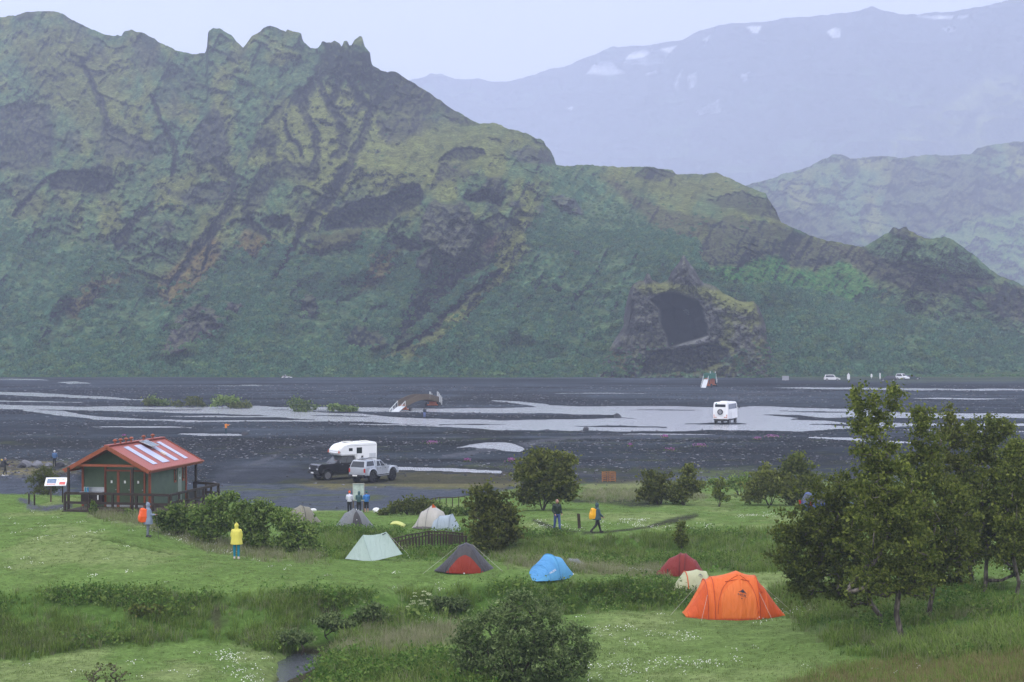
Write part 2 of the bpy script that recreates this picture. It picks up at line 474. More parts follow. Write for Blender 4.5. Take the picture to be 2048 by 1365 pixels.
# gravel
gx = PXg + 30 * n3; gy = PYg + 3 * n2 + 2 * n1
grav_edge = np.interp(PXg, [-400,0,120,160,440,560,600,640,750,820,1000,1060,1160,1700,2400], [990,988,992,990,1000,1015,1018,1021,1022,1005,985,972,958,952,948])
gm = smooth(-1.5, 1.5, grav_edge + 1.5 * n2 - PYg)
gm = np.maximum(gm, smooth(150, 160, Yg))
gt = smooth(-.35, .45, fbm(Xg * .02, Yg * .05, 61, 4))
gcol = mixc(np.zeros_like(C) + GRAV, GRAV2, gt)
gcol = gcol * (1 + 0.3 * fbm(Xg * .9, Yg * .9, 63, 3))[..., None]
dark = smooth(.15, .5, fbm(Xg * .012 + 3, Yg * .06, 66, 4))
gcol = mixc(gcol, np.array((0.016, 0.018, 0.019)), dark * .85)
streak = smooth(.22, .5, fbm(Xg * .02, Yg * .16, 68, 3)) * (Yg > 160)
gcol = mixc(gcol, np.array((0.070, 0.082, 0.105)), streak * .6)
for p in ([(-400,880),(0,876),(200,880),(420,886),(620,880),(700,888),(640,902),(430,898),(200,900),(0,898),(-400,898)], [(440,930),(700,926),(720,944),(600,965),(440,952)],
          [(880,798),(960,786),(1100,788),(1180,796),(1060,804)], [(900,862),(1000,852),(1060,870),(960,880)]):
    gcol = mixc(gcol, np.array((0.024, 0.025, 0.026)), poly_mask(gx, gy, p, 5) * .7)
for ln in ([(880,915,3),(1000,896,4),(1130,878,3),(1250,872,2),(1400,868,1.5)], [(1490,800,2),(1460,790,2),(1560,786,2),(1600,778,2)], [(1160,947,5),(1260,951,5),(1420,958,5),(1520,962,4)], [(700,880,2),(560,905,4),(440,960,8)]):
    gcol = mixc(gcol, GPATH, line_mask(gx, gy, ln) * .7)
for p, c_, s_ in (([(430,935),(560,925),(640,940),(760,965),(1010,960),(1000,985),(830,1010),(800,1035),(430,1035)], np.array((0.070, 0.080, 0.100)), .8),
              ([(-300,950),(150,950),(150,1000),(-300,1000)], np.array((0.066, 0.075, 0.095)), .8),
              ([(600,968),(680,950),(800,938),(930,938),(1060,950),(1060,975),(900,978),(760,972),(680,980)], np.array((0.125, 0.115, 0.05)), .85),
              ([(1120,962),(1250,960),(1420,966),(1700,960),(1700,1030),(1120,1030)], np.array((0.15, 0.14, 0.075)), .8),
              ([(850,935),(1060,924),(1160,936),(1600,940),(1700,952),(1400,952),(1150,944),(1000,940)], np.array((0.09, 0.11, 0.035)), .7),
              ([(-300,922),(60,922),(150,928),(150,948),(60,952),(-300,952)], np.array((0.17, 0.15, 0.075)), .8),
              ([(1500,752),(2400,750),(2400,762),(1800,764),(1640,760)], np.array((0.08, 0.11, 0.04)), .55)):
    gcol = mixc(gcol, c_, poly_mask(gx + 25 * n2, gy + 3 * n2, p, 4) * s_ * smooth(-.5, .1, n2 + n1 + .35))
sp = smooth(.28, .5, fbm(Xg * .25, Yg * .5, 71, 3)) * smooth(-.1, .3, n3 + .1) * (1 - smooth(190, 260, Yg))
gcol = mixc(gcol, np.array((0.075, 0.09, 0.03)), sp * .7)
C = mixc(C, gcol, gm)
C = mixc(C, WET * .75, (1 - smooth(-.07, .09, Zg)) * (Yg > 155) * .8)
base_far = smooth(540, 575, Yg + 8 * n1)
C = mixc(C, np.array((0.045, 0.075, 0.028)), base_far)
# worn paths through the turf
for ln in ([(40,1000,4),(62,1006,5),(58,1014,5),(90,1018,5),(140,1012,5)],):
    C = mixc(C, GPATH, line_mask(PXg, PYg, ln))
for ln in ([(1066,1040,2.5),(1090,1050,4),(1112,1060,4.5),(1150,1064,2),(1200,1066,2),(1290,1056,2),(1330,1046,5),(1390,1032,5)], [(1145,1002,4),(1200,1001,5),(1260,1006,9),(1320,1008,6)], ):
    C = mixc(C, np.array((0.030, 0.028, 0.025)), line_mask(wx * .2 + PXg * .8, PYg, ln) * .85)
d, w = line_d(Xg, Yg, DITCH)
C = mixc(C, np.array((0.03, 0.045, 0.012)), (1 - smooth(w * .5, w * 1.6, d)) * .9)
d, w = line_d(Xg, Yg, STREAM)
C = mixc(C, SOIL * .9, (1 - smooth(w + .1, w + .5, d)) * .9 * (1 - smooth(1.0, 1.2, Zg)))
GROUND_ROUGH = rough_m; GROUND_PALE = pale_m; GROUND_GRAV = gm; GROUND_DRY = dry_m

idx = np.arange(NU * NV).reshape(NV, NU)
faces = np.stack([idx[:-1, :-1], idx[:-1, 1:], idx[1:, 1:], idx[1:, :-1]], -1).reshape(-1, 4)
ground_m = terrain_mat('turf_and_gravel', [(0.9, .55), (5.0, .8), (28.0, .8)], contrast=0.42, bump=0.7, bump_dist=0.05)
ground = mesh_obj('ground', np.stack([Xg, Yg, Zg], -1), faces, ground_m, smooth_=True)
set_color(ground, np.clip(C, 0.005, 1).reshape(-1, 3))
props(ground, 'mown turf terraces falling to a dark gravel river plain', 'ground', kind='structure')

def water_mat(name, rgb, ripple, rough, stretch_=0.35, sc_=1.6):
    m, n, l, b = new_mat(name)
    b.inputs['Base Color'].default_value = (*rgb, 1); b.inputs['Roughness'].default_value = rough
    b.inputs['Specular IOR Level'].default_value = 0.5
    tc = n.new('ShaderNodeTexCoord'); mp = n.new('ShaderNodeMapping'); mp.inputs['Scale'].default_value = (stretch_, 1, 1)
    nz = n.new('ShaderNodeTexNoise'); nz.inputs['Scale'].default_value = sc_; nz.inputs['Detail'].default_value = 6
    l.new(tc.outputs['Object'], mp.inputs['Vector']); l.new(mp.outputs['Vector'], nz.inputs['Vector'])
    bp = n.new('ShaderNodeBump'); bp.inputs['Strength'].default_value = ripple; bp.inputs['Distance'].default_value = 0.15
    l.new(nz.outputs['Fac'], bp.inputs['Height']); l.new(bp.outputs['Normal'], b.inputs['Normal'])
    return m
nx, ny = 40, 40
gx_, gy_ = np.meshgrid(np.linspace(-330, 330, nx), np.linspace(152, 700, ny))
ii = np.arange(nx * ny).reshape(ny, nx)
ff = np.stack([ii[:-1, :-1], ii[:-1, 1:], ii[1:, 1:], ii[1:, :-1]], -1).reshape(-1, 4)
river = mesh_obj('river_water', np.stack([gx_, gy_, np.full_like(gx_, WATER_Z)], -1), ff, water_mat('silty_glacial_water', (0.42, 0.435, 0.465), 0.9, 0.14))
props(river, 'silty grey braided river channels across the gravel plain', 'river', kind='structure')
sv, sf = [], []
for i in range(len(STREAM)):
    x, y, w = STREAM[i]
    a = Vector(STREAM[max(i - 1, 0)][:2]); b = Vector(STREAM[min(i + 1, len(STREAM) - 1)][:2])
    t = (b - a).normalized(); nrm = Vector((-t.y, t.x))
    for s in (-1, 1):
        sv.append((x + nrm.x * s * (w + 1.4), y + nrm.y * s * (w + 1.4), STREAM_Z))
    if i: sf.append((2 * i - 2, 2 * i - 1, 2 * i + 1, 2 * i))
stream = mesh_obj('stream_water', sv, sf, water_mat('clear_stream_water', (0.045, 0.052, 0.06), 1.0, 0.05, 0.9, 6.0))
props(stream, 'narrow clear stream winding below the camp terrace', 'stream', kind='structure')

# ------------------------------------------------------------------ mountains
def sheet(name, sky, base, depth_fn, paint_fn, mat, nx, ny, x0, x1, back=60.0, disp_fn=None, top_round=0.06, rows_back=6, crag=3.0, steep=None, keepw=None):
    """a mountain flank rising from its foot row to its crest, rolled over the crest and down behind"""
    px = np.linspace(x0, x1, nx)
    sky = np.asarray(sky, float); base = np.asarray(base, float)
    tp = np.interp(px, sky[:, 0], sky[:, 1]) + crag * fbm(px * .11, px * 0 + 3.3, 77, 4); bs = np.interp(px, base[:, 0], base[:, 1])
    t = np.linspace(0, 1, ny)
    ker = np.hanning(2 * int(nx * .05) + 1); ker /= ker.sum(); pad = len(ker) // 2
    tps = np.convolve(np.pad(tp, pad, mode='edge'), ker, 'valid'); tps = np.minimum(tps, bs - 4)
    PY = bs[None] + (tps - bs)[None] * t[:, None] + (tp - tps)[None] * smooth(.72, 1.0, t)[:, None]
    PX = np.repeat(px[None], ny, 0)
    Y = depth_fn(PX, PY, np.repeat(t[:, None], nx, 1))
    colr, d2 = paint_fn(PX, PY, Y)
    Y = Y + d2
    if disp_fn is not None: Y = Y + disp_fn(PX, PY, Y)
    # round the crest off
    crest = smooth(1 - top_round, 1.0, np.repeat(t[:, None], nx, 1))
    Y = Y + crest * crest * min(back, 70) * 0.12
    X = (PX - 1024) * Y / F; Z = CZ - (PY - HOR) * Y / F
    if steep is not None:            # bare rock on the steep faces, moss on the ledges
        du = np.stack([np.gradient(q, axis=1) for q in (X, Y, Z)], -1); dv = np.stack([np.gradient(q, axis=0) for q in (X, Y, Z)], -1)
        nn = np.cross(du, dv); nn /= np.linalg.norm(nn, axis=-1)[..., None] + 1e-9
        nz = np.abs(nn[..., 2]); r_, m_, lo, hi = steep
        w_ = fbm(PX * .2, PY * .2, 881, 2) * .12
        cl = 1 - smooth(lo, hi, nz + w_); tp_ = smooth(.78, .95, nz + w_)
        ok_ = np.clip(keepw(PX, PY), 0, 1) if keepw is not None else 1.0
        colr = mixc(colr, r_, cl * .85 * ok_); colr = mixc(colr, colr * .6 + m_ * .6, tp_ * .55 * ok_)
    # back side
    xs, ys, zs, cs = [X], [Y], [Z], [colr]
    for k in range(1, rows_back + 1):
        s = k / rows_back
        xs.append(X[-1:] + 0 * s); ys.append(Y[-1:] + back * s); zs.append(Z[-1:] * (1 - s ** 2) - 5 * s)
        cs.append(colr[-1:])
    X, Y2, Z, colr = np.vstack(xs), np.vstack(ys), np.vstack(zs), np.vstack(cs)
    n = X.shape[0]
    ii = np.arange(n * nx).reshape(n, nx)
    ff = np.stack([ii[:-1, :-1], ii[:-1, 1:], ii[1:, 1:], ii[1:, :-1]], -1).reshape(-1, 4)
    o = mesh_obj(name, np.stack([X, Y2, Z], -1), ff, mat, smooth_=True)
    set_color(o, np.clip(colr, 0.004, 1).reshape(-1, 3))
    return o, (PX, PY, X[:ny], Y2[:ny], Z[:ny])

MOSS = np.array((0.200, 0.220, 0.066)); MGREEN = np.array((0.090, 0.168, 0.080)); MDARK = np.array((0.021, 0.022, 0.027)); ROCK = np.array((0.052, 0.053, 0.060))
LROCK = np.array((0.112, 0.112, 0.106)); SCREE = np.array((0.030, 0.029, 0.037)); TAN = np.array((0.185, 0.125, 0.045)); BUSH = np.array((0.046, 0.120, 0.064))
BRIGHT = np.array((0.045, 0.190, 0.045)); PURP = np.array((0.095, 0.082, 0.092)); RED = np.array((0.085, 0.050, 0.045))

SKY_A = [(-420,60),(-200,45),(-60,38),(0,33),(30,32),(50,25),(80,22),(118,25),(140,38),(180,57),(208,70),(243,72),(248,63),(262,61),(290,68),(318,84),(352,102),(390,108),(411,106),(414,92),(412,76),(418,61),(424,58),(440,58),(463,72),(486,95),(498,80),(504,72),(520,62),(528,55),(542,52),(556,57),(572,63),(574,59),(604,68),(604,76),(608,84),(622,97),(634,99),(641,92),(644,84),(662,85),(668,80),(676,86),(680,87),(684,95),(687,84),(696,83),(697,91),(703,90),(709,80),(718,72),(724,74),(729,92),(735,101),(741,106),(742,122),(745,131),(760,139),(775,144),(790,143),(800,149),(850,181),(900,215),(935,236),(958,249),(985,246),(1000,250),(1018,258),(1030,260),(1050,266),(1072,276),(1088,282),(1092,292),(1100,300),(1109,318),(1111,329),(1130,332),(1165,331),(1185,329),(1205,333),(1270,335),(1300,333),(1318,337),(1345,340),(1352,348),(1400,350),(1432,345),(1452,354),(1480,366),(1510,380),(1532,388),(1536,398),(1552,420),(1562,446),(1590,458),(1640,478),(1700,490),(1728,494),(1745,484),(1770,468),(1783,466),(1786,455),(1798,458),(1812,452),(1818,462),(1840,472),(1850,478),(1870,478),(1888,472),(1905,478),(1930,498),(1955,516),(1975,534),(1996,550),(2048,572),(2200,625),(2500,660)]
BASE_A = [(-420,756),(0,756),(600,757),(1000,757),(1400,757),(1700,753),(2048,751),(2500,748)]
DEP = [(-420,756,585),(0,756,575),(500,757,570),(1000,757,568),(1400,757,572),(1800,753,580),(2500,748,590),
       (-420,600,640),(0,600,632),(300,600,628),(600,600,625),(900,600,615),(1100,600,612),(1300,600,612),(1600,600,625),(1900,640,640),(2500,680,650),
       (-420,350,760),(0,350,745),(150,370,715),(300,350,735),(450,350,715),(600,350,705),(750,400,680),(850,450,652),(950,420,655),(1000,330,700),(1100,330,735),(1050,480,640),
       (1200,420,710),(1300,350,790),(1440,380,800),(1420,440,690),(1550,450,690),(1640,478,695),(1730,495,690),(1800,465,672),(1890,480,672),(2000,550,690),(2200,625,700),
       (-420,60,900),(0,33,895),(120,30,900),(300,80,880),(420,70,845),(540,60,850),(640,120,820),(720,90,800),(620,230,760),(780,180,800),(800,250,775),(900,230,810),(960,255,775),(870,300,740)]
DEPM = tps_fit([(a / 100, b / 100) for a, b, _ in DEP], [575 + (c - 575) * (1.75 if c > 575 else 1) for _, _, c in DEP], 0.02)

# (colour, depth change in metres: + hollows / - stands proud, feather, outline in photo pixels)
ROCKS_A = [
 (MOSS, 0, 16, [(560,235),(600,195),(632,165),(700,172),(752,205),(800,285),(745,340),(700,385),(650,400),(560,350),(490,330),(520,270)]),
 (MOSS*.85, 0, 18, [(800,275),(880,240),(960,252),(1060,272),(1098,300),(1010,300),(960,340),(880,380),(780,395),(700,400),(760,320)]),
 (MOSS*.8, 0, 18, [(400,430),(470,380),(500,420),(440,470),(380,500)]),
 (MOSS*.7, 0, 20, [(20,80),(120,50),(200,110),(240,180),(180,260),(80,200)]),
 (MOSS*.7, 0, 18, [(1200,350),(1300,345),(1440,352),(1520,390),(1440,395),(1330,400),(1250,375)]),
 (ROCK, 55, 6, [(1275,580),(1340,575),(1440,590),(1505,612),(1515,690),(1500,752),(1240,752),(1255,680)]),
 (MDARK, -4, 4, [(641,84),(681,85),(690,100),(741,105),(743,131),(716,138),(693,140),(660,146),(629,148),(622,156),(632,128),(650,100)]),
 (SCREE, 0, 5, [(744,131),(790,144),(844,173),(900,212),(959,250),(905,249),(887,225),(832,234),(778,228),(754,210),(740,196),(723,173),(700,160),(668,150),(640,160),(629,150),(690,138)]),
 (SCREE*1.35, 0, 9, [(757,234),(832,234),(887,234),(844,264),(784,291),(763,276)]),
 (MDARK*1.2, 2, 4, [(623,155),(628,179),(616,210),(602,214),(572,197),(550,220),(580,190)]),
 (MDARK*1.2, 2, 4, [(690,228),(712,210),(735,205),(742,214),(705,240)]),
 (MDARK*1.2, 3, 4, [(664,213),(700,218),(690,224),(668,222)]),
 (MDARK*1.3, 1, 5, [(511,258),(542,256),(563,282),(554,291),(548,337),(542,337),(530,297),(508,306),(475,358),(466,361),(490,331),(508,288)]),
 (ROCK, -6, 7, [(412,222),(430,205),(447,235),(462,310),(432,322),(398,332),(375,275),(395,250)]),
 (MDARK*1.4, 2, 7, [(523,337),(572,322),(626,328),(620,361),(554,361),(530,397),(502,440),(480,450),(496,373)]),
 (MDARK, 9, 3, [(523,438),(545,429),(575,430),(580,446),(565,456),(540,459),(528,450)]),
 (MDARK, 13, 4, [(92,352),(120,345),(180,342),(226,352),(228,376),(200,388),(150,385),(100,380)]),
 (ROCK*.9, 4, 9, [(-60,225),(0,215),(40,205),(98,212),(104,335),(60,338),(0,342),(-60,345)]),
 (ROCK, 3, 9, [(205,240),(240,260),(290,285),(335,262),(327,310),(290,325),(230,315),(218,332),(208,300)]),
 (MDARK*1.2, 7, 4, [(223,480),(240,465),(275,425),(310,403),(307,418),(268,455),(258,490),(235,507)]),
 (ROCK*.85, 2, 6, [(362,395),(390,372),(440,360),(470,372),(455,400),(420,405),(380,415)]),
 (ROCK*.85, 2, 5, [(300,448),(342,440),(352,462),(322,470)]),
 (MDARK, 16, 4, [(656,430),(680,418),(707,408),(742,400),(778,388),(812,376),(839,370),(841,408),(793,436),(757,456),(707,456),(651,459)]),
 (ROCK, 1, 5, [(660,412),(700,402),(742,394),(778,382),(838,364),(840,378),(780,400),(740,412),(690,424),(658,432)]),
 (np.array((.060,.055,.026)), -6, 5, [(623,497),(628,469),(727,456),(722,476),(668,502),(640,507)]),
 (LROCK*.75, -11, 3, [(846,431),(852,418),(859,410),(868,401),(874,400),(882,408),(896,411),(910,408),(925,398),(934,408),(940,421),(940,449),(953,466),(948,482),(940,499),(915,520),(879,504),(862,489),(844,484),(843,460)]),
 (LROCK*.7, -7, 3, [(831,512),(846,500),(862,492),(862,530),(862,550),(850,556),(840,548),(829,530)]),
 (MDARK*1.25, 5, 5, [(943,449),(994,428),(1044,449),(1042,474),(996,525),(966,540),(917,558),(910,525),(938,499),(952,480)]),
 (SCREE*1.1, 1, 7, [(880,545),(930,550),(960,540),(900,590),(850,640),(800,692),(785,695),(800,640),(820,600),(850,580)]),
 (RED, 0, 7, [(961,484),(996,466),(1027,469),(996,499),(968,512)]),
 (MDARK, 9, 3, [(930,396),(950,386),(976,377),(1006,398),(1001,418),(981,408),(943,405)]),
 (LROCK*.6, -7, 3, [(966,374),(976,358),(990,356),(1001,357),(1006,382),(986,400),(972,390)]),
 (MDARK, 8, 3, [(877,324),(895,308),(912,299),(940,297),(966,299),(971,314),(930,324),(912,321)]),
 (SCREE*1.4, 1, 8, [(879,327),(930,327),(910,355),(872,364)]),
 (LROCK*.7, -3, 4, [(916,348),(940,341),(955,352),(930,358)]),
 (MDARK*1.1, 7, 4, [(778,481),(803,470),(844,486),(839,499),(793,501)]),
 (ROCK*1.4, 1, 6, [(1016,304),(1057,294),(1098,304),(1112,331),(1077,326),(1042,324)]),
 (MDARK, 3, 2, [(1062,276),(1090,290),(1092,298),(1078,294),(1066,286)]),
 (PURP, -3, 4, [(317,713),(334,674),(356,629),(390,607),(423,618),(457,640),(440,668),(390,690),(345,713)]),
 (PURP*.9, -1, 5, [(450,605),(490,600),(482,625),(460,630)]),
 (ROCK, -4, 3, [(601,632),(606,600),(614,590),(630,588),(637,600),(640,628),(620,634)]),
 (MDARK*1.5, -3, 5, [(690,692),(700,665),(713,651),(757,663),(782,692),(740,700),(713,701)]),
 (TAN, 0, 9, [(328,618),(312,573),(356,523),(390,479),(434,473),(445,512),(412,557),(356,601)]),
 (TAN*.95, 0, 8, [(490,457),(518,462),(540,501),(501,523),(473,490)]),
 (TAN*.8, 0, 12, [(740,507),(796,501),(780,557),(724,585)]),
 (TAN*.7, 0, 14, [(130,610),(180,560),(260,545),(200,590),(140,650)]),
 (MOSS, 0, 11, [(745,715),(820,690),(880,640),(930,590),(980,560),(1010,520),(1028,540),(990,590),(940,640),(900,670),(830,722)]),
 (MOSS*.9, 0, 10, [(1000,470),(1045,440),(1060,500),(1020,540),(985,550)]),
 (SCREE*1.25, 1, 5, [(1397,490),(1420,460),(1447,434),(1503,438),(1586,460),(1653,488),(1714,494),(1681,529),(1636,540),(1564,534),(1558,512),(1503,540),(1408,529),(1397,507)]),
 (np.array((.060,.052,.042)), 0, 8, [(1200,352),(1240,370),(1275,390),(1336,426),(1420,432),(1440,440),(1390,480),(1314,462),(1269,412),(1230,380)]),
 (BRIGHT, 0, 6, [(1414,540),(1440,530),(1481,536),(1510,520),(1542,512),(1564,518),(1581,540),(1631,546),(1681,523),(1731,551),(1765,590),(1714,590),(1714,618),(1664,590),(1609,579),(1525,568),(1458,568)]),
 (np.array((.052,.042,.042)), 0, 6, [(1664,492),(1726,496),(1826,523),(1959,557),(2048,578),(2220,632),(2400,660),(2400,690),(2200,680),(2048,650),(1982,622),(1915,594),(1815,582),(1737,553),(1690,520)]),
 (MGREEN, -3, 6, [(1726,492),(1770,466),(1848,477),(1893,471),(1959,516),(1990,553),(1926,546),(1848,529),(1815,523),(1748,512)]),
 (MDARK*1.4, 4, 4, [(1760,520),(1830,530),(1900,545),(1990,556),(1960,562),(1880,556),(1800,545)]),
 (ROCK*1.1, -4, 3, [(1782,468),(1786,455),(1812,452),(1820,464),(1845,476),(1820,480)]),
 (BRIGHT*.75, 0, 5, [(1880,552),(1892,546),(1898,562),(1885,570)]),
 (BRIGHT*.75, 0, 5, [(1930,575),(1985,570),(1990,588),(1955,590)]),
 (BRIGHT*.7, 0, 6, [(1900,592),(1925,600),(1930,618),(1910,612)]),
 (BRIGHT*.7, 0, 6, [(1940,600),(1960,606),(1985,630),(1955,624)]),
 (MDARK*1.2, 4, 4, [(1269,357),(1285,342),(1302,335),(1330,340),(1353,351),(1314,367)]),
 (MDARK*1.3, 6, 5, [(1414,401),(1450,390),(1486,386),(1536,401),(1564,445),(1514,431),(1447,414)]),
 (ROCK*1.5, -3, 4, [(1100,395),(1130,388),(1155,400),(1165,430),(1130,428),(1112,412)]),
 (ROCK*1.5, -2, 3, [(1012,408),(1030,400),(1048,408),(1040,420)]),
 (ROCK*1.4, -3, 4, [(1068,420),(1085,410),(1090,425),(1078,432)]),
 (ROCK*1.5, -3, 3, [(1140,500),(1160,495),(1165,510),(1148,512)]),
]
GULLIES_A = [
 [(623,155,4),(605,191,7),(611,228,7),(626,264,6),(638,306,7),(632,337,8),(626,358,6)],
 [(632,161,5),(651,197,6),(663,222,8),(684,249,10),(693,282,11),(687,306,8),(666,312,6)],
 [(763,197,7),(745,225,7),(733,250,7),(723,282,8),(702,331,8),(678,367,8),(663,397,6),(650,420,5)],
 [(680,165,7),(663,210,7)],
 [(570,240,3),(576,270,4),(592,290,4),(600,310,3)],
 [(433,325,8),(460,349,9),(472,370,9),(462,412,8),(423,462,8),(390,501,6),(362,545,5),(330,590,3)],
 [(423,462,5),(415,500,4),(405,540,2)],
 [(500,440,8),(515,460,6),(540,480,3)],
 [(690,330,5),(660,380,9),(640,420,9),(600,470,6),(560,540,4),(545,560,3)],
 [(30,430,5),(60,395,4),(90,360,3)],
 [(700,160,5),(720,200,9),(745,215,10)],
 [(555,216,3),(530,245,2)],
 [(1000,540,3),(930,600,6),(860,660,6),(800,700,4)],
 [(300,190,3),(330,250,5),(350,300,4),(345,350,3)],
 [(160,120,4),(200,200,6),(215,250,5)],
]
BUSH_LINE = [(-420,450),(0,445),(120,490),(240,520),(320,600),(340,560),(450,530),(470,505),(560,500),(620,530),(700,500),(760,470),(820,500),(900,560),(1000,520),(1060,470),(1090,400),(1120,340),(1180,350),(1260,420),(1390,480),(1420,560),(1560,580),(1700,610),(1900,650),(2048,680),(2500,690)]
def paint_A(px, py, Y):
    w1 = fbm(px * .03, py * .03, 101, 4); w2 = fbm(px * .03, py * .03, 105, 4); w3 = fbm(px * .12, py * .12, 108, 3)
    qx = px + 6 * w1 + 4 * w3; qy = py + 6 * w2 + 4 * fbm(px * .13, py * .13, 111, 3)
    # streaky downslope pattern (slopes run towards lower left and lower right of each spur)
    st = fbm((px + py * .55) * .035, (py - px * .3) * .012, 120, 4)
    n = fbm(px * .018, py * .018, 125, 5)
    c = np.zeros(px.shape + (3,)) + MGREEN
    upper = 1 - smooth(430, 620, py)
    c = mixc(c, MOSS * .85, smooth(-.15, .45, n + .5 * st) * (0.45 + .45 * upper))
    c = mixc(c, MDARK * 1.6, smooth(.16, .45, ridged(qx * .013, qy * .02, 131) - .42 + .25 * st) * upper * .6)
    left = 1 - smooth(330, 480, px + .3 * py)
    c = mixc(c, ROCK * .85, smooth(.05, .4, fbm(qx * .02, qy * .011, 137, 4) + .12) * left * (1 - smooth(330, 460, py)) * .75)
    bl = np.interp(px, [a for a, _ in BUSH_LINE], [b for _, b in BUSH_LINE])
    bm = smooth(-25, 25, py - bl + 40 * n)
    c = mixc(c, BUSH * 1.2, bm * .8)
    dz = np.zeros(px.shape); veg = bm.copy()
    for ln in ():
        m = line_mask(qx, qy, ln, .6)
        c = mixc(c, SCREE * 1.0, m * .95); dz += 14.0 * m; veg *= 1 - m
    for cc, dd, fe, poly in ROCKS_A:
        m = poly_mask(qx, qy, poly, fe)
        var = 1.0 if abs(dd) > 5 else (0.75 + .25 * np.clip(1 + 2 * w3, 0, 1))
        c = mixc(c, cc, m * .92 * var)
        dz += 2.2 * dd * poly_mask(qx, qy, poly, fe * (.5 if dd > 0 else 2.0)); veg *= 1 - m * .95
    for ln in GULLIES_A:
        m = line_mask(qx, qy, ln, .6)
        c = mixc(c, SCREE, m * .92); dz += 14.0 * m; veg *= 1 - m
    c = c * (1 + .16 * w3 + .14 * n)[..., None]
    paint_A.veg = veg
    return c, dz
def disp_A(px, py, Y):
    a = smooth(757, 690, py)
    X = (px - 1024) * Y / F
    d = 20 * (ridged((px + py * .5) * .0085, (py - .3 * px) * .0045, 141, 4) - .45) * -1
    d = d + 3.2 * fbm(px * .03, py * .03, 145, 4) - (3.0 + 4.5 * (1 - np.clip(paint_A.veg, 0, 1))) * (ridged((px + .5 * py + 22 * fbm(px * .01, py * .01, 171, 3)) * .024, (py - .4 * px) * .010, 148, 4) - .4) - 2.2 * (1 - .6 * np.clip(paint_A.veg, 0, 1)) * (ridged((px + .3 * py) * .06, (py - .2 * px) * .045, 149, 3) - .4)
    rocky = 1 - np.clip(paint_A.veg, 0, 1)
    led = ridged((px + .9 * py) * .014 + 1.6 * fbm(px * .012, py * .012, 160, 3), (py - .45 * px) * .026, 163, 3)
    d = d - 6.0 * rocky * smooth(.45, .85, led) * smooth(.0, .35, fbm(px * .012, py * .012, 167, 3))
    d = d + rocky * (3.6 * fbm(px * .11, py * .09, 152, 3))
    return 1.8 * d * a
mt_mat = terrain_mat('moss_rock_and_scree', [(0.06, .6), (0.3, .9), (1.1, .9)], contrast=0.5, bump=1.0, bump_dist=2.5)
mountain, GA = sheet('mountain', SKY_A, BASE_A, lambda px, py, t: tps_eval(DEPM, px / 100, py / 100), paint_A, mt_mat, 1180, 370, -260, 2320, 70, disp_A, steep=(MDARK * 1.5, MOSS, .20, .42), keepw=lambda px, py: smooth(745, 690, py))
props(mountain, 'steep mossy crag mountain with dark gullies and scree', 'mountain', kind='structure')
VEG_A = paint_A.veg

# hazy hill behind
SKY_D = [(1300,420),(1450,380),(1530,362),(1562,350),(1600,341),(1640,322),(1668,309),(1690,311),(1700,318),(1762,312),(1800,316),(1850,311),(1945,309),(1955,297),(1980,290),(2000,288),(2048,283),(2200,270),(2600,260)]
def paint_D(px, py, Y):
    n = fbm(px * .02, py * .02, 201, 5); w = fbm(px * .05, py * .05, 205, 4)
    qx = px + 10 * w; qy = py + 8 * n
    c = np.zeros(px.shape + (3,)) + MGREEN
    c = mixc(c, MOSS, smooth(-.1, .4, n))
    c = mixc(c, MDARK, smooth(.0, .3, ridged(qx * .02, qy * .018, 211) - .38) * .9)
    for p in ([(1500,420),(1540,390),(1600,420),(1700,440),(1720,500),(1600,520),(1540,470)], [(1780,330),(1950,320),(2048,380),(2048,430),(1900,450),(1840,480),(1760,420)]):
        c = mixc(c, SCREE, poly_mask(qx, qy, p, 14) * .75)
    c = mixc(c, BRIGHT * .8 + MOSS * .3, poly_mask(qx, qy, [(1850,470),(1960,440),(2100,420),(2600,440),(2600,620),(2000,560),(1900,500)], 12) * .75)
    return c, 10 * smooth(.1, .4, ridged(qx * .02, qy * .018, 211) - .38)
DEPD = tps_fit([(14,7),(20,7),(26,7),(14,4),(17,3.1),(20,2.9),(26,2.6),(17,5),(20,5)], [1.1 * q for q in (1380,1380,1380,1750,1900,1960,2000,1600,1600)], .01)
hill, _ = sheet('background_hill', SKY_D, [(1300,720),(2600,720)], lambda px, py, t: tps_eval(DEPD, px / 100, py / 100), paint_D, mt_mat, 420, 190, 1300, 2600, 300,
                lambda px, py, Y: 55 * (ridged(px * .012, py * .008, 221) - .4) + 30 * fbm(px * .045, py * .045, 225, 4) - 26 * smooth(.5, .9, ridged((px + .6 * py) * .02, (py - .3 * px) * .03, 229, 3)), steep=(MDARK * 1.3, MOSS, .30, .56))
props(hill, 'hazy mossy hill behind the right end of the crag', 'hill', kind='structure')

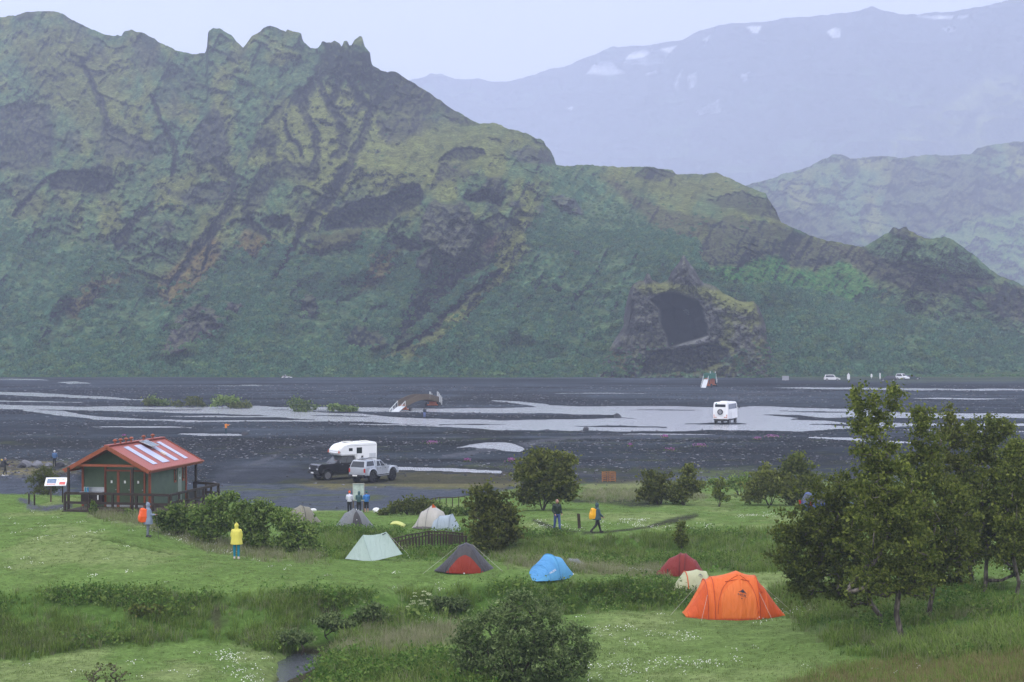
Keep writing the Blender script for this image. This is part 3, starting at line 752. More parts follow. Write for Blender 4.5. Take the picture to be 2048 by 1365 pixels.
# far snow-patched massif
SKY_E = [(500,200),(700,190),(790,172),(822,160),(850,154),(862,148),(885,149),(920,160),(955,158),(990,165),(1020,162),(1060,152),(1100,138),(1130,133),(1150,125),(1180,112),(1205,102),(1225,94),(1260,93),(1290,92),(1330,84),(1365,80),(1385,70),(1400,62),(1440,50),(1472,46),(1530,45),(1558,38),(1620,33),(1700,25),(1722,20),(1744,12),(1768,22),(1800,28),(1832,30),(1870,25),(1900,23),(1950,16),(2000,5),(2048,-6),(2300,-60),(2800,-80)]
SNOW = [[(1247,128),(1255,112),(1270,103),(1310,100),(1352,92),(1340,105),(1325,128),(1290,130)],[(1185,130),(1200,124),(1224,125),(1235,138),(1252,146),(1215,150),(1174,148)],[(1492,54),(1525,53),(1514,67),(1505,66)],[(1408,80),(1420,72),(1414,86)],
 [(1655,64),(1668,56),(1680,60),(1681,75),(1664,77)],[(1350,175),(1353,155),(1364,139),(1358,160),(1354,182)],[(1375,152),(1392,147),(1393,166),(1380,178)],[(1833,33),(1937,30),(1937,36),(1870,39)],[(1885,57),(1905,54),(1911,63),(1895,65)],
 [(1290,148),(1312,140),(1316,146),(1300,150)],[(1480,150),(1500,145),(1490,165)],[(1390,220),(1440,200),(1440,225),(1400,230)],[(1132,216),(1146,213),(1146,222)]]
def paint_E(px, py, Y):
    n = fbm(px * .015, py * .02, 301, 5); w = fbm(px * .08, py * .08, 305, 3)
    qx = px + 7 * w; qy = py + 5 * n
    c = np.zeros(px.shape + (3,)) + np.array((.026, .022, .026))
    c = mixc(c, MGREEN, smooth(.0, .5, n + (py - 200) * .0025) * .7)
    c = mixc(c, MOSS * 1.1, poly_mask(qx, qy, [(1720,330),(1800,270),(1900,190),(1980,140),(2060,180),(2300,150),(2600,330)], 25) * (.5 + .5 * np.clip(2 * n + .5, 0, 1)))
    c = mixc(c, MDARK, poly_mask(qx, qy, [(1905,275),(1950,215),(1965,210),(1945,270)], 8) * .9)
    for p in SNOW: c = mixc(c, np.array((.85, .87, .9)), poly_mask(px + 3 * w, py + 2 * w, p, 2))
    return c, np.zeros(px.shape)
DEPE = tps_fit([(5,7),(12,7),(20,7),(28,7),(5,2),(9,1.5),(12,1),(15,.5),(18,.2),(21,-.2),(28,-.8),(19,2.5),(23,2.5),(14,3)], [1.2 * q for q in (3900,3900,3600,3500,4500,4600,4400,4100,3900,3700,3700,3300,3200,3900)], .01)
massif, _ = sheet('far_massif', SKY_E, [(500,730),(2800,730)], lambda px, py, t: tps_eval(DEPE, px / 100, py / 100), paint_E, mt_mat, 520, 240, 500, 2800, 700,
                lambda px, py, Y: 230 * (ridged(px * .006, py * .004, 321) - .45) + 150 * fbm(px * .03, py * .03, 325, 4) - 130 * smooth(.4, .8, ridged(px * .012, py * .03, 329, 3)))
props(massif, 'far snow-patched massif fading into the haze', 'mountain', kind='structure')

# rock with the cave, standing at the foot of the slope
SKY_R = [(1190,748),(1205,725),(1225,690),(1236,668),(1252,648),(1258,622),(1262,600),(1261,580),(1266,570),(1278,563),(1290,560),(1294,546),(1300,548),(1304,560),(1322,566),(1338,560),(1342,545),(1352,532),(1360,522),(1365,510),(1369,512),(1378,526),(1390,542),(1400,560),(1408,566),(1430,572),(1442,584),(1460,594),(1480,602),(1508,604),(1518,616),(1526,636),(1532,654),(1534,680),(1545,705),(1560,735),(1568,750)]
CAVE = [(1300,600),(1318,587),(1345,583),(1362,588),(1385,597),(1402,606),(1408,630),(1414,655),(1416,672),(1390,684),(1362,690),(1338,698),(1334,676),(1322,650),(1320,620)]
LEDGE = [(1300,698),(1336,696),(1370,686),(1416,672),(1420,684),(1390,688),(1330,696),(1312,702)]
UNDER = [(1285,722),(1312,702),(1340,696),(1392,690),(1420,688),(1460,700),(1450,725),(1410,745),(1280,752),(1282,740)]
def paint_R(px, py, Y):
    n = fbm(px * .05, py * .05, 401, 5); w = fbm(px * .12, py * .12, 405, 4)
    qx = px + 4 * w + 4 * n; qy = py + 4 * n
    c = np.zeros(px.shape + (3,)) + LROCK * .7
    c = mixc(c, LROCK * 1.2, smooth(.1, .4, w))
    c = mixc(c, ROCK * .8, smooth(.0, .35, n) * .8)
    top = np.interp(px, [a for a, _ in SKY_R], [b for _, b in SKY_R])
    mossm = np.maximum(poly_mask(qx, qy, [(1268,572),(1330,565),(1440,580),(1510,606),(1520,640),(1490,630),(1430,612),(1400,595),(1340,582),(1290,590)], 6), poly_mask(qx, qy, [(1440,620),(1520,640),(1530,690),(1500,720),(1470,745),(1400,745),(1430,700),(1450,670)], 10) * smooth(-.2, .2, n))
    mossm = np.maximum(mossm, smooth(660, 740, py) * smooth(-.1, .3, n + w) * .8)
    c = mixc(c, MOSS * .8, mossm * .9)
    c = mixc(c, BUSH * 1.3, smooth(690, 750, py) * smooth(-.05, .3, -n) * .8)
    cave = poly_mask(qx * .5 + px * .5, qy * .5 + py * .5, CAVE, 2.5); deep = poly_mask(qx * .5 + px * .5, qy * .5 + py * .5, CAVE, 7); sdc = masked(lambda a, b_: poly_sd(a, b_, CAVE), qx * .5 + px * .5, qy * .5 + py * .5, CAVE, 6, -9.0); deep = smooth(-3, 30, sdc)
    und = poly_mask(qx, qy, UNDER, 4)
    c = mixc(c, np.array((.010, .011, .010)), np.maximum(cave, und * .85))  # shade of the cave and below the ledge put into the rock colour
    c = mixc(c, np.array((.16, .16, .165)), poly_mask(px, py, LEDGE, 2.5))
    for ln in ([(1418,640,3),(1425,600,2)], [(1440,650,3),(1452,625,2)], [(1290,640,5),(1300,610,4)], [(1466,640,3),(1472,660,3)]):
        c = mixc(c, LROCK * 1.2, line_mask(qx, qy, ln) * .6)
    led = poly_mask(px, py, LEDGE, 3)
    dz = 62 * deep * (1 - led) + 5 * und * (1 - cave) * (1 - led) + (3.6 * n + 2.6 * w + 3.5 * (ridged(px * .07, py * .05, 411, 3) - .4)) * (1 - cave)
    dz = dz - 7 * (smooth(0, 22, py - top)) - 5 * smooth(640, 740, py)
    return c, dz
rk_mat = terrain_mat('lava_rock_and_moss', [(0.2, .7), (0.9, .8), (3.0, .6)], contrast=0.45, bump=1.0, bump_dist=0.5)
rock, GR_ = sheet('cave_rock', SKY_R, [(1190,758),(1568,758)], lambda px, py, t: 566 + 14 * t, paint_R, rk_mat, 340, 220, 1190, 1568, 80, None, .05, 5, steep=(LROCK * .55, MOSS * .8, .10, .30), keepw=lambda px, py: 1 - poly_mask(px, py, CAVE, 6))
props(rock, 'craggy moss-capped rock with a large dark cave at the foot of the mountain', 'rock formation')

# ------------------------------------------------------------------ the moist air
hv = [(x, y, z) for z in (-12, 1600) for y in (-300, 7600) for x in (-5000, 5000)]
hf = [(0,2,3,1),(4,5,7,6),(0,1,5,4),(2,6,7,3),(0,4,6,2),(1,3,7,5)]
hm = bpy.data.materials.new('moist_air'); hm.use_nodes = True
hn = hm.node_tree.nodes; hn.clear()
ho = hn.new('ShaderNodeOutputMaterial'); pv = hn.new('ShaderNodeVolumePrincipled')
pv.inputs['Color'].default_value = (0.625, 0.695, 0.88, 1); pv.inputs['Density'].default_value = 0.00034; pv.inputs['Anisotropy'].default_value = 0.0
hm.node_tree.links.new(pv.outputs[0], ho.inputs['Volume'])
haze = mesh_obj('haze', hv, hf, hm)
props(haze, 'pale even haze filling the valley air', 'haze', kind='stuff')

# ------------------------------------------------------------------ vegetation
def leaf_cards(centers, size, rs, aspect=0.6, up=0.0, spread=None):
    """rhombic leaves: one 4-corner face per centre, randomly turned"""
    n = len(centers)
    a = rs.normal(size=(n, 3)); a[:, 2] += up
    a /= np.linalg.norm(a, axis=1)[:, None]
    b = rs.normal(size=(n, 3)); b = np.cross(a, b); b /= np.linalg.norm(b, axis=1)[:, None] + 1e-9
    s = size * rs.uniform(.6, 1.35, (n, 1))
    v = np.stack([centers - a * s, centers + b * s * aspect, centers + a * s, centers - b * s * aspect], 1)
    f = np.arange(n * 4).reshape(n, 4)
    return v.reshape(-1, 3), f

def tubes(edges, sides=5):
    """edges: list of (p0, r0, p1, r1) -> verts, faces"""
    V, Fc = [], []
    for p0, r0, p1, r1 in edges:
        d = p1 - p0; L = np.linalg.norm(d)
        if L < 1e-6: continue
        d = d / L
        u = np.cross(d, (0.31, 0.87, 0.38)); u /= np.linalg.norm(u); w = np.cross(d, u)
        k = len(V)
        for p, r in ((p0, r0), (p1 + d * r1 * .3, r1)):
            for i in range(sides):
                a = 2 * math.pi * i / sides
                V.append(p + (u * math.cos(a) + w * math.sin(a)) * r)
        for i in range(sides):
            j = (i + 1) % sides
            Fc.append((k + i, k + j, k + sides + j, k + sides + i))
    return np.array(V), np.array(Fc)

def grow(base, targets, trunk_top, rs, stems=1, spread=0.25, r_tip=0.008, power=0.42):
    nodes = [np.array(base, float)]; par = [-1]; stem_of = [0]
    up = np.array(trunk_top, float) - nodes[0]
    for s in range(stems):
        off = np.array((math.cos(2.4 * s), math.sin(2.4 * s), 0)) * spread * (0 if stems == 1 else 1)
        prev = 0
        for k in range(1, 5):
            t = k / 4
            p = nodes[0] + up * t + off * (.25 + t) * np.linalg.norm(up) + rs.normal(size=3) * .035 * np.linalg.norm(up)
            nodes.append(p); par.append(prev); prev = len(nodes) - 1
    order = np.argsort(np.linalg.norm(targets - nodes[0], axis=1))
    tips = []
    for ti in order:
        t = targets[ti]
        N = np.array(nodes)
        d = t - N
        L = np.linalg.norm(d, axis=1)
        cost = L * (1 + .55 * np.clip(-d[:, 2] / (L + 1e-6) + .1, 0, 1)) + (np.arange(len(N)) == 0) * 3 + .02 * np.linalg.norm(N - nodes[0], axis=1)
        j = int(np.argmin(cost))
        p = nodes[j]; L = L[j]; prev = j
        k = max(1, min(3, int(L / .45)))
        for q in range(1, k + 1):
            s = q / k
            m = p + (t - p) * s
            m = m + np.array((0, 0, -.10 * L * math.sin(s * math.pi))) + rs.normal(size=3) * .05 * L * (q < k)
            nodes.append(m); par.append(prev); prev = len(nodes) - 1
        tips.append(prev)
    n = len(nodes); cnt = np.zeros(n)
    for t in tips: cnt[t] += 1
    for i in range(n - 1, 0, -1): cnt[par[i]] += cnt[i]
    rad = r_tip * np.maximum(cnt, 1) ** power
    edges = [(nodes[par[i]], min(rad[par[i]], rad[i] * 1.5) if par[i] else rad[i] * 1.15, nodes[i], rad[i]) for i in range(1, n)]
    return edges, np.array([nodes[t] for t in tips])

def bark_mat(name, c, pale):
    if name in MATS: return MATS[name]
    m, n, l, b = new_mat(name)
    tc = n.new('ShaderNodeTexCoord'); mp = n.new('ShaderNodeMapping'); mp.inputs['Scale'].default_value = (6, 6, 2.2)
    nz = n.new('ShaderNodeTexNoise'); nz.inputs['Scale'].default_value = 1.5; nz.inputs['Detail'].default_value = 6
    l.new(tc.outputs['Object'], mp.inputs['Vector']); l.new(mp.outputs['Vector'], nz.inputs['Vector'])
    cr = n.new('ShaderNodeValToRGB'); cr.color_ramp.elements[0].position = .42; cr.color_ramp.elements[1].position = .66
    cr.color_ramp.elements[0].color = (*c, 1); cr.color_ramp.elements[1].color = (*pale, 1)
    l.new(nz.outputs['Fac'], cr.inputs['Fac']); l.new(cr.outputs['Color'], b.inputs['Base Color'])
    bp = n.new('ShaderNodeBump'); bp.inputs['Distance'].default_value = .02; l.new(nz.outputs['Fac'], bp.inputs['Height']); l.new(bp.outputs['Normal'], b.inputs['Normal'])
    b.inputs['Roughness'].default_value = .9; MATS[name] = m
    return m

BIRCH = leaf_mat('birch_leaf', (0.040, 0.064, 0.010), (0.185, 0.215, 0.044), .4)
BIRCH2 = leaf_mat('birch_leaf_olive', (0.048, 0.066, 0.012), (0.190, 0.208, 0.050), .4)
WILLOW = leaf_mat('willow_leaf', (0.045, 0.085, 0.022), (0.150, 0.205, 0.090), .3)
WILLOWD = leaf_mat('woolly_willow_leaf', (0.040, 0.080, 0.017), (0.220, 0.280, 0.115), .4)
HEDGE = leaf_mat('tea_leaved_willow_leaf', (0.052, 0.108, 0.016), (0.235, 0.310, 0.088), .4)
DWARF = leaf_mat('dwarf_shrub_leaf', (0.055, 0.080, 0.014), (0.150, 0.165, 0.045), .3)
BARK = bark_mat('birch_bark', (0.035, 0.027, 0.020), (0.19, 0.165, 0.135))
BARKD = bark_mat('dark_bark', (0.026, 0.019, 0.014), (0.075, 0.055, 0.042))

def plant(name, base_px, lobes, label, cat, seed, n_pts=120, per=30, leaf=0.09, crown_r=0.22, mat=BIRCH, bark=BARK, stems=1, trunk=0.3, spread=.25, r_tip=.008, Y=None, group=None, aspect=.6, depth=1.0, power=.42):
    """a tree or shrub: trunk with limbs reaching into the lobes of its crown, leaves clustered round the twigs"""
    rs = np.random.RandomState(seed)
    if Y is None:
        g = on_ground(*base_px)
    else:
        x = (base_px[0] - 1024) * Y / F; g = Vector((x, Y, ground_z(x, Y)))
    Y = g.y
    root = empty(name, g, 0, label, cat, group)
    areas = np.array([l[2] * l[3] for l in lobes], float); areas /= areas.sum()
    T = []
    for (lx, ly, rx, ry), a in zip(lobes, areas):
        c = np.array(P(lx, ly, Y)) - np.array(g)
        k = max(4, int(round(n_pts * a)))
        d = rs.normal(size=(k, 3)); d /= np.linalg.norm(d, axis=1)[:, None]
        r = rs.uniform(.15, 1, (k, 1)) ** .5 * np.where(rs.rand(k, 1) < .18, rs.uniform(1.1, 1.38, (k, 1)), .95)
        s = Y / F
        T.append(c + np.array((0, rs.normal() * .12 * rx * s, 0)) + d * r * np.array((rx * s, depth * .5 * (rx + ry) * s, ry * s)))
    T = np.vstack(T); T[:, 2] = np.maximum(T[:, 2], .06)
    top = T.mean(0) * np.array((.55, .55, 1)); top = top / max(top[2], .1) * (T[:, 2].max() * trunk)
    edges, tips = grow((0, 0, -.12), T, top, rs, stems, spread, r_tip, power)
    v, f = tubes(edges)
    mesh_obj('trunk', v, f, bark, root, True)
    cl = rs.uniform(.45, 1.15, len(tips)); keep = rs.rand(len(tips)) > .10
    tips, cl = tips[keep], cl[keep]
    C_ = np.repeat(tips, per, 0) + rs.normal(size=(len(tips) * per, 3)) * (crown_r * np.repeat(cl, per))[:, None] * rs.uniform(.3, 1.0, (len(tips) * per, 1)) * np.array((1.1, 1.1, .75))
    C_ = C_[C_[:, 2] > .02]
    v, f = leaf_cards(C_, leaf, rs, aspect)
    mesh_obj('crown', v, f, mat, root)
    return root

# --- scatter: many small plants as one mass
def scatter(name, protos, P_, scale, yaw, label, cat, tilt=None):
    outs = []
    rs = np.random.RandomState(len(P_))
    pick = rs.randint(0, len(protos), len(P_))
    o = bpy.data.objects.new(name, bpy.data.meshes.new(name)); col.objects.link(o)
    me = o.data
    me.vertices.add(len(P_)); me.vertices.foreach_set('co', np.asarray(P_, np.float32).ravel())
    def at(nm, ty, val, key):
        a = me.attributes.new(nm, ty, 'POINT'); a.data.foreach_set(key, np.asarray(val).ravel())
    at('size', 'FLOAT', np.asarray(scale, np.float32), 'value')
    r = np.zeros((len(P_), 3), np.float32); r[:, 2] = yaw
    if tilt is not None: r[:, 0] = tilt
    at('turn', 'FLOAT_VECTOR', r, 'vector')
    at('pick', 'INT', pick.astype(np.int32), 'value')
    ng = bpy.data.node_groups.new(name + '_scatter', 'GeometryNodeTree')
    ng.interface.new_socket('Geometry', in_out='INPUT', socket_type='NodeSocketGeometry')
    ng.interface.new_socket('Geometry', in_out='OUTPUT', socket_type='NodeSocketGeometry')
    N, L = ng.nodes, ng.links
    gi, go = N.new('NodeGroupInput'), N.new('NodeGroupOutput')
    join = N.new('GeometryNodeJoinGeometry')
    def named(nm, ty):
        k = N.new('GeometryNodeInputNamedAttribute'); k.data_type = ty; k.inputs['Name'].default_value = nm
        return k.outputs['Attribute']
    size, turn, pk = named('size', 'FLOAT'), named('turn', 'FLOAT_VECTOR'), named('pick', 'INT')
    for k, pr in enumerate(protos):
        iop = N.new('GeometryNodeInstanceOnPoints'); oi = N.new('GeometryNodeObjectInfo'); oi.inputs['Object'].default_value = pr
        cmp_ = N.new('FunctionNodeCompare'); cmp_.data_type = 'INT'; cmp_.operation = 'EQUAL'
        cmp_.inputs[3].default_value = k
        L.new(pk, cmp_.inputs[2]); L.new(gi.outputs[0], iop.inputs['Points']); L.new(cmp_.outputs[0], iop.inputs['Selection'])
        L.new(oi.outputs['Geometry'], iop.inputs['Instance']); L.new(turn, iop.inputs['Rotation']); L.new(size, iop.inputs['Scale'])
        L.new(iop.outputs[0], join.inputs[0])
    L.new(join.outputs[0], go.inputs[0])
    md = o.modifiers.new('scatter', 'NODES'); md.node_group = ng
    return props(o, label, cat, kind='stuff')

def proto(name, v, f, mat):
    o = mesh_obj(name, v, f, mat)
    col.objects.unlink(o)
    return o

# shrubs of the mountain slope
def bush_proto(name, seed, mat, n=110, leaf=.17):
    rs = np.random.RandomState(seed)
    d = rs.normal(size=(n, 3)); d /= np.linalg.norm(d, axis=1)[:, None]; d[:, 2] = np.abs(d[:, 2]) * 1.0 + .05
    lump = 1 + .3 * np.sin(d[:, 0] * 3 + seed) * np.cos(d[:, 1] * 4 - seed)
    c = d * np.array((.8, .8, .75)) * (rs.uniform(.55, 1, (n, 1))) * lump[:, None]
    v, f = leaf_cards(c, leaf, rs, .75, up=.3)
    return proto(name, v, f, mat)
FARLEAF = leaf_mat('slope_birch_leaf', (0.028, 0.090, 0.046), (0.110, 0.235, 0.120), .3, .8)
FARLEAF2 = leaf_mat('slope_willow_leaf', (0.055, 0.125, 0.045), (0.150, 0.245, 0.095), .3, .8)
PXA, PYA, XA, YA, ZA = GA
prob = np.clip(VEG_A, 0, 1) * np.clip(fbm(XA * .03, ZA * .05, 501, 4) * 2.4 + .75, .12, 1)
prob = np.where((PXA > -150) & (PXA < 2200), prob, 0)
prob = prob + .014 * ((PYA < 460) & (PYA > 150)) * (fbm(XA * .02, ZA * .03, 507, 3) > .05) * (PXA > -100) * (PXA < 1500)
brightm = poly_mask(PXA, PYA, ROCKS_A[45][3], 4) if False else np.zeros(PXA.shape)
prob[-4:] = 0
area = YA * YA
pr = (prob * area).ravel(); pr /= pr.sum()
sel = npr.choice(pr.size, 16000, replace=False, p=pr)
pos = np.stack([XA.ravel()[sel], YA.ravel()[sel], ZA.ravel()[sel]], -1) + npr.normal(size=(len(sel), 3)) * np.array((.4, .3, .05))
szn = 1.2 + 1.6 * npr.rand(len(sel)) ** 2.2
szn *= np.where(PYA.ravel()[sel] < 460, .6, 1.0) * (0.8 + .5 * smooth(560, 720, PYA.ravel()[sel]))
scatter('slope_thicket', [bush_proto('slope_shrub_a', 1, FARLEAF), bush_proto('slope_shrub_b', 2, FARLEAF), bush_proto('slope_shrub_c', 3, FARLEAF2)], pos, szn, npr.rand(len(sel)) * 6.28, 'low birch and willow thicket covering the lower mountain slopes', 'thicket')

RPX, RPY, RXX, RYY, RZZ = GR_
rpr = smooth(680, 745, RPY) * (1 - poly_mask(RPX, RPY, UNDER, 8)) * np.clip(.4 + 2 * fbm(RPX * .05, RPY * .05, 517, 3), 0, 1)
rpr = np.maximum(rpr, .5 * smooth(1470, 1540, RPX) * smooth(660, 720, RPY)).ravel(); rpr /= rpr.sum()
rs_ = npr.choice(rpr.size, 420, replace=False, p=rpr)
scatter('talus_brush', [bush_proto('talus_shrub_a', 8, FARLEAF, 80, .18), bush_proto('talus_shrub_b', 9, FARLEAF2, 80, .18)], np.stack([RXX.ravel()[rs_], RYY.ravel()[rs_], RZZ.ravel()[rs_]], -1), npr.uniform(.5, 1.3, 420), npr.rand(420) * 6.28, 'green brush growing over the foot of the cave rock', 'brush')
# strip of brush along the foot of the mountain
n = 1500
bx = npr.uniform(-195, 215, n); by = 561 + npr.rand(n) ** 2 * 14 + 3 * np.sin(bx * .05)
by = np.where(bx > 85, by + 5, by)
keep = ~((bx > 88) & (bx < 200) & (by < 578) & (npr.rand(n) < .55))
bx, by = bx[keep], by[keep]
bz = ground_h(bx, by)
scatter('foot_brush', [bush_proto('foot_shrub_a', 5, FARLEAF2, 70, .2), bush_proto('foot_shrub_b', 6, FARLEAF, 70, .2)], np.stack([bx, by, bz], -1), npr.uniform(.35, 1.15, len(bx)), npr.rand(len(bx)) * 6.28, 'low green brush along the foot of the mountain', 'brush')

# grasses
def tuft_proto(name, seed, mat, n, h, w, lean, spread):
    rs = np.random.RandomState(seed); V, Fc = [], []
    for i in range(n):
        a = rs.uniform(0, 6.28); r = spread * rs.rand() ** .5; bx_, by_ = r * math.cos(a), r * math.sin(a)
        hh = h * rs.uniform(.5, 1.1); la = a + rs.normal() * .6; le = lean * rs.uniform(.2, 1.2) * hh
        wx_, wy_ = -math.sin(la) * w * .5, math.cos(la) * w * .5
        k = len(V)
        V += [(bx_ - wx_, by_ - wy_, -.02), (bx_ + wx_, by_ + wy_, -.02),
              (bx_ + math.cos(la) * le * .35 + wx_ * .7, by_ + math.sin(la) * le * .35 + wy_ * .7, hh * .62), (bx_ + math.cos(la) * le * .35 - wx_ * .7, by_ + math.sin(la) * le * .35 - wy_ * .7, hh * .62),
              (bx_ + math.cos(la) * le, by_ + math.sin(la) * le, hh)]
        Fc += [(k, k + 1, k + 2, k + 3), (k + 3, k + 2, k + 4)]
    return proto(name, V, Fc, mat)
G_LAWN = leaf_mat('mown_grass_blade', (0.098, 0.166, 0.036), (0.190, 0.244, 0.086), .35)
G_ROUGH = leaf_mat('long_grass_blade', (0.052, 0.112, 0.014), (0.165, 0.232, 0.050), .35)
G_PALE = leaf_mat('seeding_grass_blade', (0.130, 0.160, 0.062), (0.280, 0.270, 0.165), .3)
G_HERB = leaf_mat('broad_herb_leaf', (0.042, 0.105, 0.015), (0.140, 0.235, 0.050), .35)
G_DRY = leaf_mat('dry_grass_blade', (0.120, 0.110, 0.040), (0.230, 0.190, 0.090), .3)
def herb_proto(name, seed, mat, n=26, s=.09, r=.28, h=.35):
    rs = np.random.RandomState(seed)
    c = rs.normal(size=(n, 3)) * np.array((r, r, 0)); c[:, 2] = rs.uniform(.04, h, n)
    v, f = leaf_cards(c, s, rs, .55, up=.5)
    return proto(name, v, f, mat)

frame = (np.abs(PXg - 1024) < 1130) & (PYg < 1440) & (Yg < 150)
dX = np.gradient(Xg, axis=1); dY = np.gradient(Yg, axis=0); cell = dX * dY
dS, wS = line_d(Xg, Yg, STREAM)
dry_land = (dS > wS + .35)
def pick(weight, n, jit=.15):
    w_ = (weight * cell * frame * dry_land).ravel(); w_ = np.maximum(w_, 0); w_ /= w_.sum()
    k = npr.choice(w_.size, n, replace=True, p=w_)
    x = Xg.ravel()[k] + npr.normal(size=n) * jit; y = Yg.ravel()[k] + npr.normal(size=n) * jit
    z = ground_h(x, y)
    return np.stack([x, y, z], -1)
green = (1 - GROUND_GRAV)
near_bias = (70.0 / Yg) ** 1.2
clump = np.clip(.55 + 1.3 * fbm(Xg * .35, Yg * .35, 601, 3), .05, 1.5)
p_ = pick(GROUND_ROUGH * green * clump * near_bias, 12500)
scatter('long_grass', [tuft_proto('long_tuft_a', 1, G_ROUGH, 13, .5, .045, 1.0, .22), tuft_proto('long_tuft_b', 2, G_ROUGH, 11, .62, .04, 1.2, .25), tuft_proto('long_tuft_c', 3, G_PALE, 9, .62, .016, .6, .15)], p_, npr.uniform(.35, .95, len(p_)), npr.rand(len(p_)) * 6.28, 'long unmown grass on the stream banks and in the hollow', 'grass')
p_ = pick(GROUND_ROUGH * green * np.where((PXg > 1500) & (PYg > 1150), .12, 1.0) * np.clip(fbm(Xg * .28 + 9, Yg * .28, 605, 3) * 2.6 - .1, 0, 1.5) * near_bias, 3000)
scatter('bank_herbs', [herb_proto('herb_a', 1, G_HERB), herb_proto('herb_b', 2, HEDGE, 34, .07, .34, .5), herb_proto('herb_c', 3, G_ROUGH, 30, .10, .36, .45), herb_proto('herb_d', 4, G_HERB, 40, .06, .4, .6)], p_, npr.uniform(.4, 1.05, len(p_)), npr.rand(len(p_)) * 6.28, 'broad-leaved herbs crowding the stream banks', 'herbs')
p_ = pick(GROUND_PALE * green * near_bias, 6000)
scatter('seeding_grass', [tuft_proto('seed_tuft_a', 5, G_PALE, 16, .42, .016, .7, .2), tuft_proto('seed_tuft_b', 6, G_PALE, 12, .5, .014, .5, .2), tuft_proto('seed_tuft_c', 7, G_ROUGH, 12, .36, .02, .8, .2)], p_, npr.uniform(.4, 1.0, len(p_)), npr.rand(len(p_)) * 6.28, 'pale seeding grass along the edges of the lawns', 'grass')
lawn_w = green * (1 - GROUND_ROUGH) * (1 - .8 * GROUND_PALE)
p_ = pick(lawn_w * np.clip(.7 + fbm(Xg * .5, Yg * .3, 611, 3), .1, 1.5) * near_bias, 22000, .3)
scatter('mown_grass', [tuft_proto('lawn_tuft_a', 11, G_LAWN, 14, .05, .02, .9, .2), tuft_proto('lawn_tuft_b', 12, G_LAWN, 12, .07, .018, .9, .22)], p_, npr.uniform(.6, 1.25, len(p_)), npr.rand(len(p_)) * 6.28, 'short mown grass of the camp lawns', 'grass')
p_ = pick(GROUND_DRY * near_bias, 3600)
scatter('dry_grass', [tuft_proto('dry_tuft_a', 15, G_DRY, 16, .3, .014, .6, .2), tuft_proto('dry_tuft_b', 16, G_ROUGH, 12, .3, .018, .8, .2)], p_, npr.uniform(.5, 1.1, len(p_)), npr.rand(len(p_)) * 6.28, 'dry yellowing grass on the slope in the lower right corner', 'grass')

# white flowers, in drifts
FLW = plain('white_petals', (0.78, 0.78, 0.72), .7, var=.08)
def flower_proto(name, seed):
    rs = np.random.RandomState(seed); V, Fc = [], []
    for i in range(6):
        x, y = rs.normal(size=2) * .16; z = rs.uniform(.05, .14); r = rs.uniform(.011, .022); k = len(V)
        V += [(x + r * math.cos(a), y + r * math.sin(a), z + .01 * math.sin(a + i)) for a in (0, 1.05, 2.1, 3.14, 4.2, 5.25)] + [(x, y, z + .015)]
        Fc += [(k + q, k + (q + 1) % 6, k + 6) for q in range(6)]
    return proto(name, V, Fc, FLW)
fw = np.zeros(Xg.shape)
for ln in ([(300,1058,5),(360,1075,6),(420,1092,7),(480,1108,5)], [(430,1330,9),(480,1322,16),(530,1335,12)], [(350,1345,8),(420,1342,6)], [(390,1285,8),(430,1275,6)], [(470,1355,14),(530,1360,10)],
           [(1180,1345,8),(1300,1335,9),(1440,1330,8)], [(1230,1290,7),(1380,1280,7)], [(1560,1215,9),(1640,1225,8)], [(1200,1052,4),(1330,1060,4),(1420,1055,4)], [(1240,1047,3),(1290,1044,3)], [(1080,1050,5),(1160,1062,3)],
           [(640,1188,3),(760,1183,3),(960,1172,3)], [(740,1255,5),(860,1243,5)], [(1490,1035,3),(1540,1032,4)], [(60,1300,5),(130,1330,7)], [(1130,1128,4),(1320,1140,5)], [(1180,1270,10),(1300,1262,8)]):
    fw = np.maximum(fw, line_mask(PXg + 8 * n2, PYg, [(a, b, w * 1.3) for a, b, w in ln], .8))
fw = fw * np.clip(.3 + 2 * fbm(Xg * .9, Yg * .9, 621, 2), 0, 1) + .016 * lawn_w * (Yg < 100)
p_ = pick(fw * green, 480)
scatter('white_flowers', [flower_proto('flower_a', 1), flower_proto('flower_b', 2)], p_, npr.uniform(.7, 1.3, len(p_)), npr.rand(len(p_)) * 6.28, 'drifts of small white flowers in the grass', 'flowers')

# purple willowherb on the gravel, and pale gravel stones
PURF = leaf_mat('purple_willowherb', (0.30, 0.09, 0.26), (0.48, 0.20, 0.42), .2)
for (a, b, w) in ((865,891,12),(1545,876,16),(1515,880,8),(1340,902,10),(935,925,6),(1022,924,8),(1400,895,12),(248,876,4),(1330,878,6),(1260,895,5)):
    g = on_ground(a, b); rs = np.random.RandomState(a); s = g.y / F
    c = rs.normal(size=(90, 3)) * np.array((w * .5 * s, w * .3 * s, 0)); c[:, 2] = rs.uniform(.05, .42, 90)
    root = empty('willowherb_patch', g, 0, None, 'flowers', 'willowherb patches on the gravel plain')
    root['label'] = 'patch of purple willowherb on the gravel, ' + {865:'beyond the camper van',1545:'largest, right of the white bus road',1515:'small, just left of the largest patch',1340:'left of the track on the near gravel',935:'beyond the silver pickup bonnet',1022:'left of the round tree top',1400:'pale stretch below the white bus',248:'tiny, above the hut roof',1330:'small, nearest below the ford',1260:'faint, above the pallet stack'}[a]
    v, f = leaf_cards(c, .09, rs, .5, .6); mesh_obj('blossom', v, f, PURF, root)
    c2 = c * np.array((1.25, 1.3, .5)); v, f = leaf_cards(c2, .1, rs, .35, .6); mesh_obj('foliage', v, f, G_HERB, root)

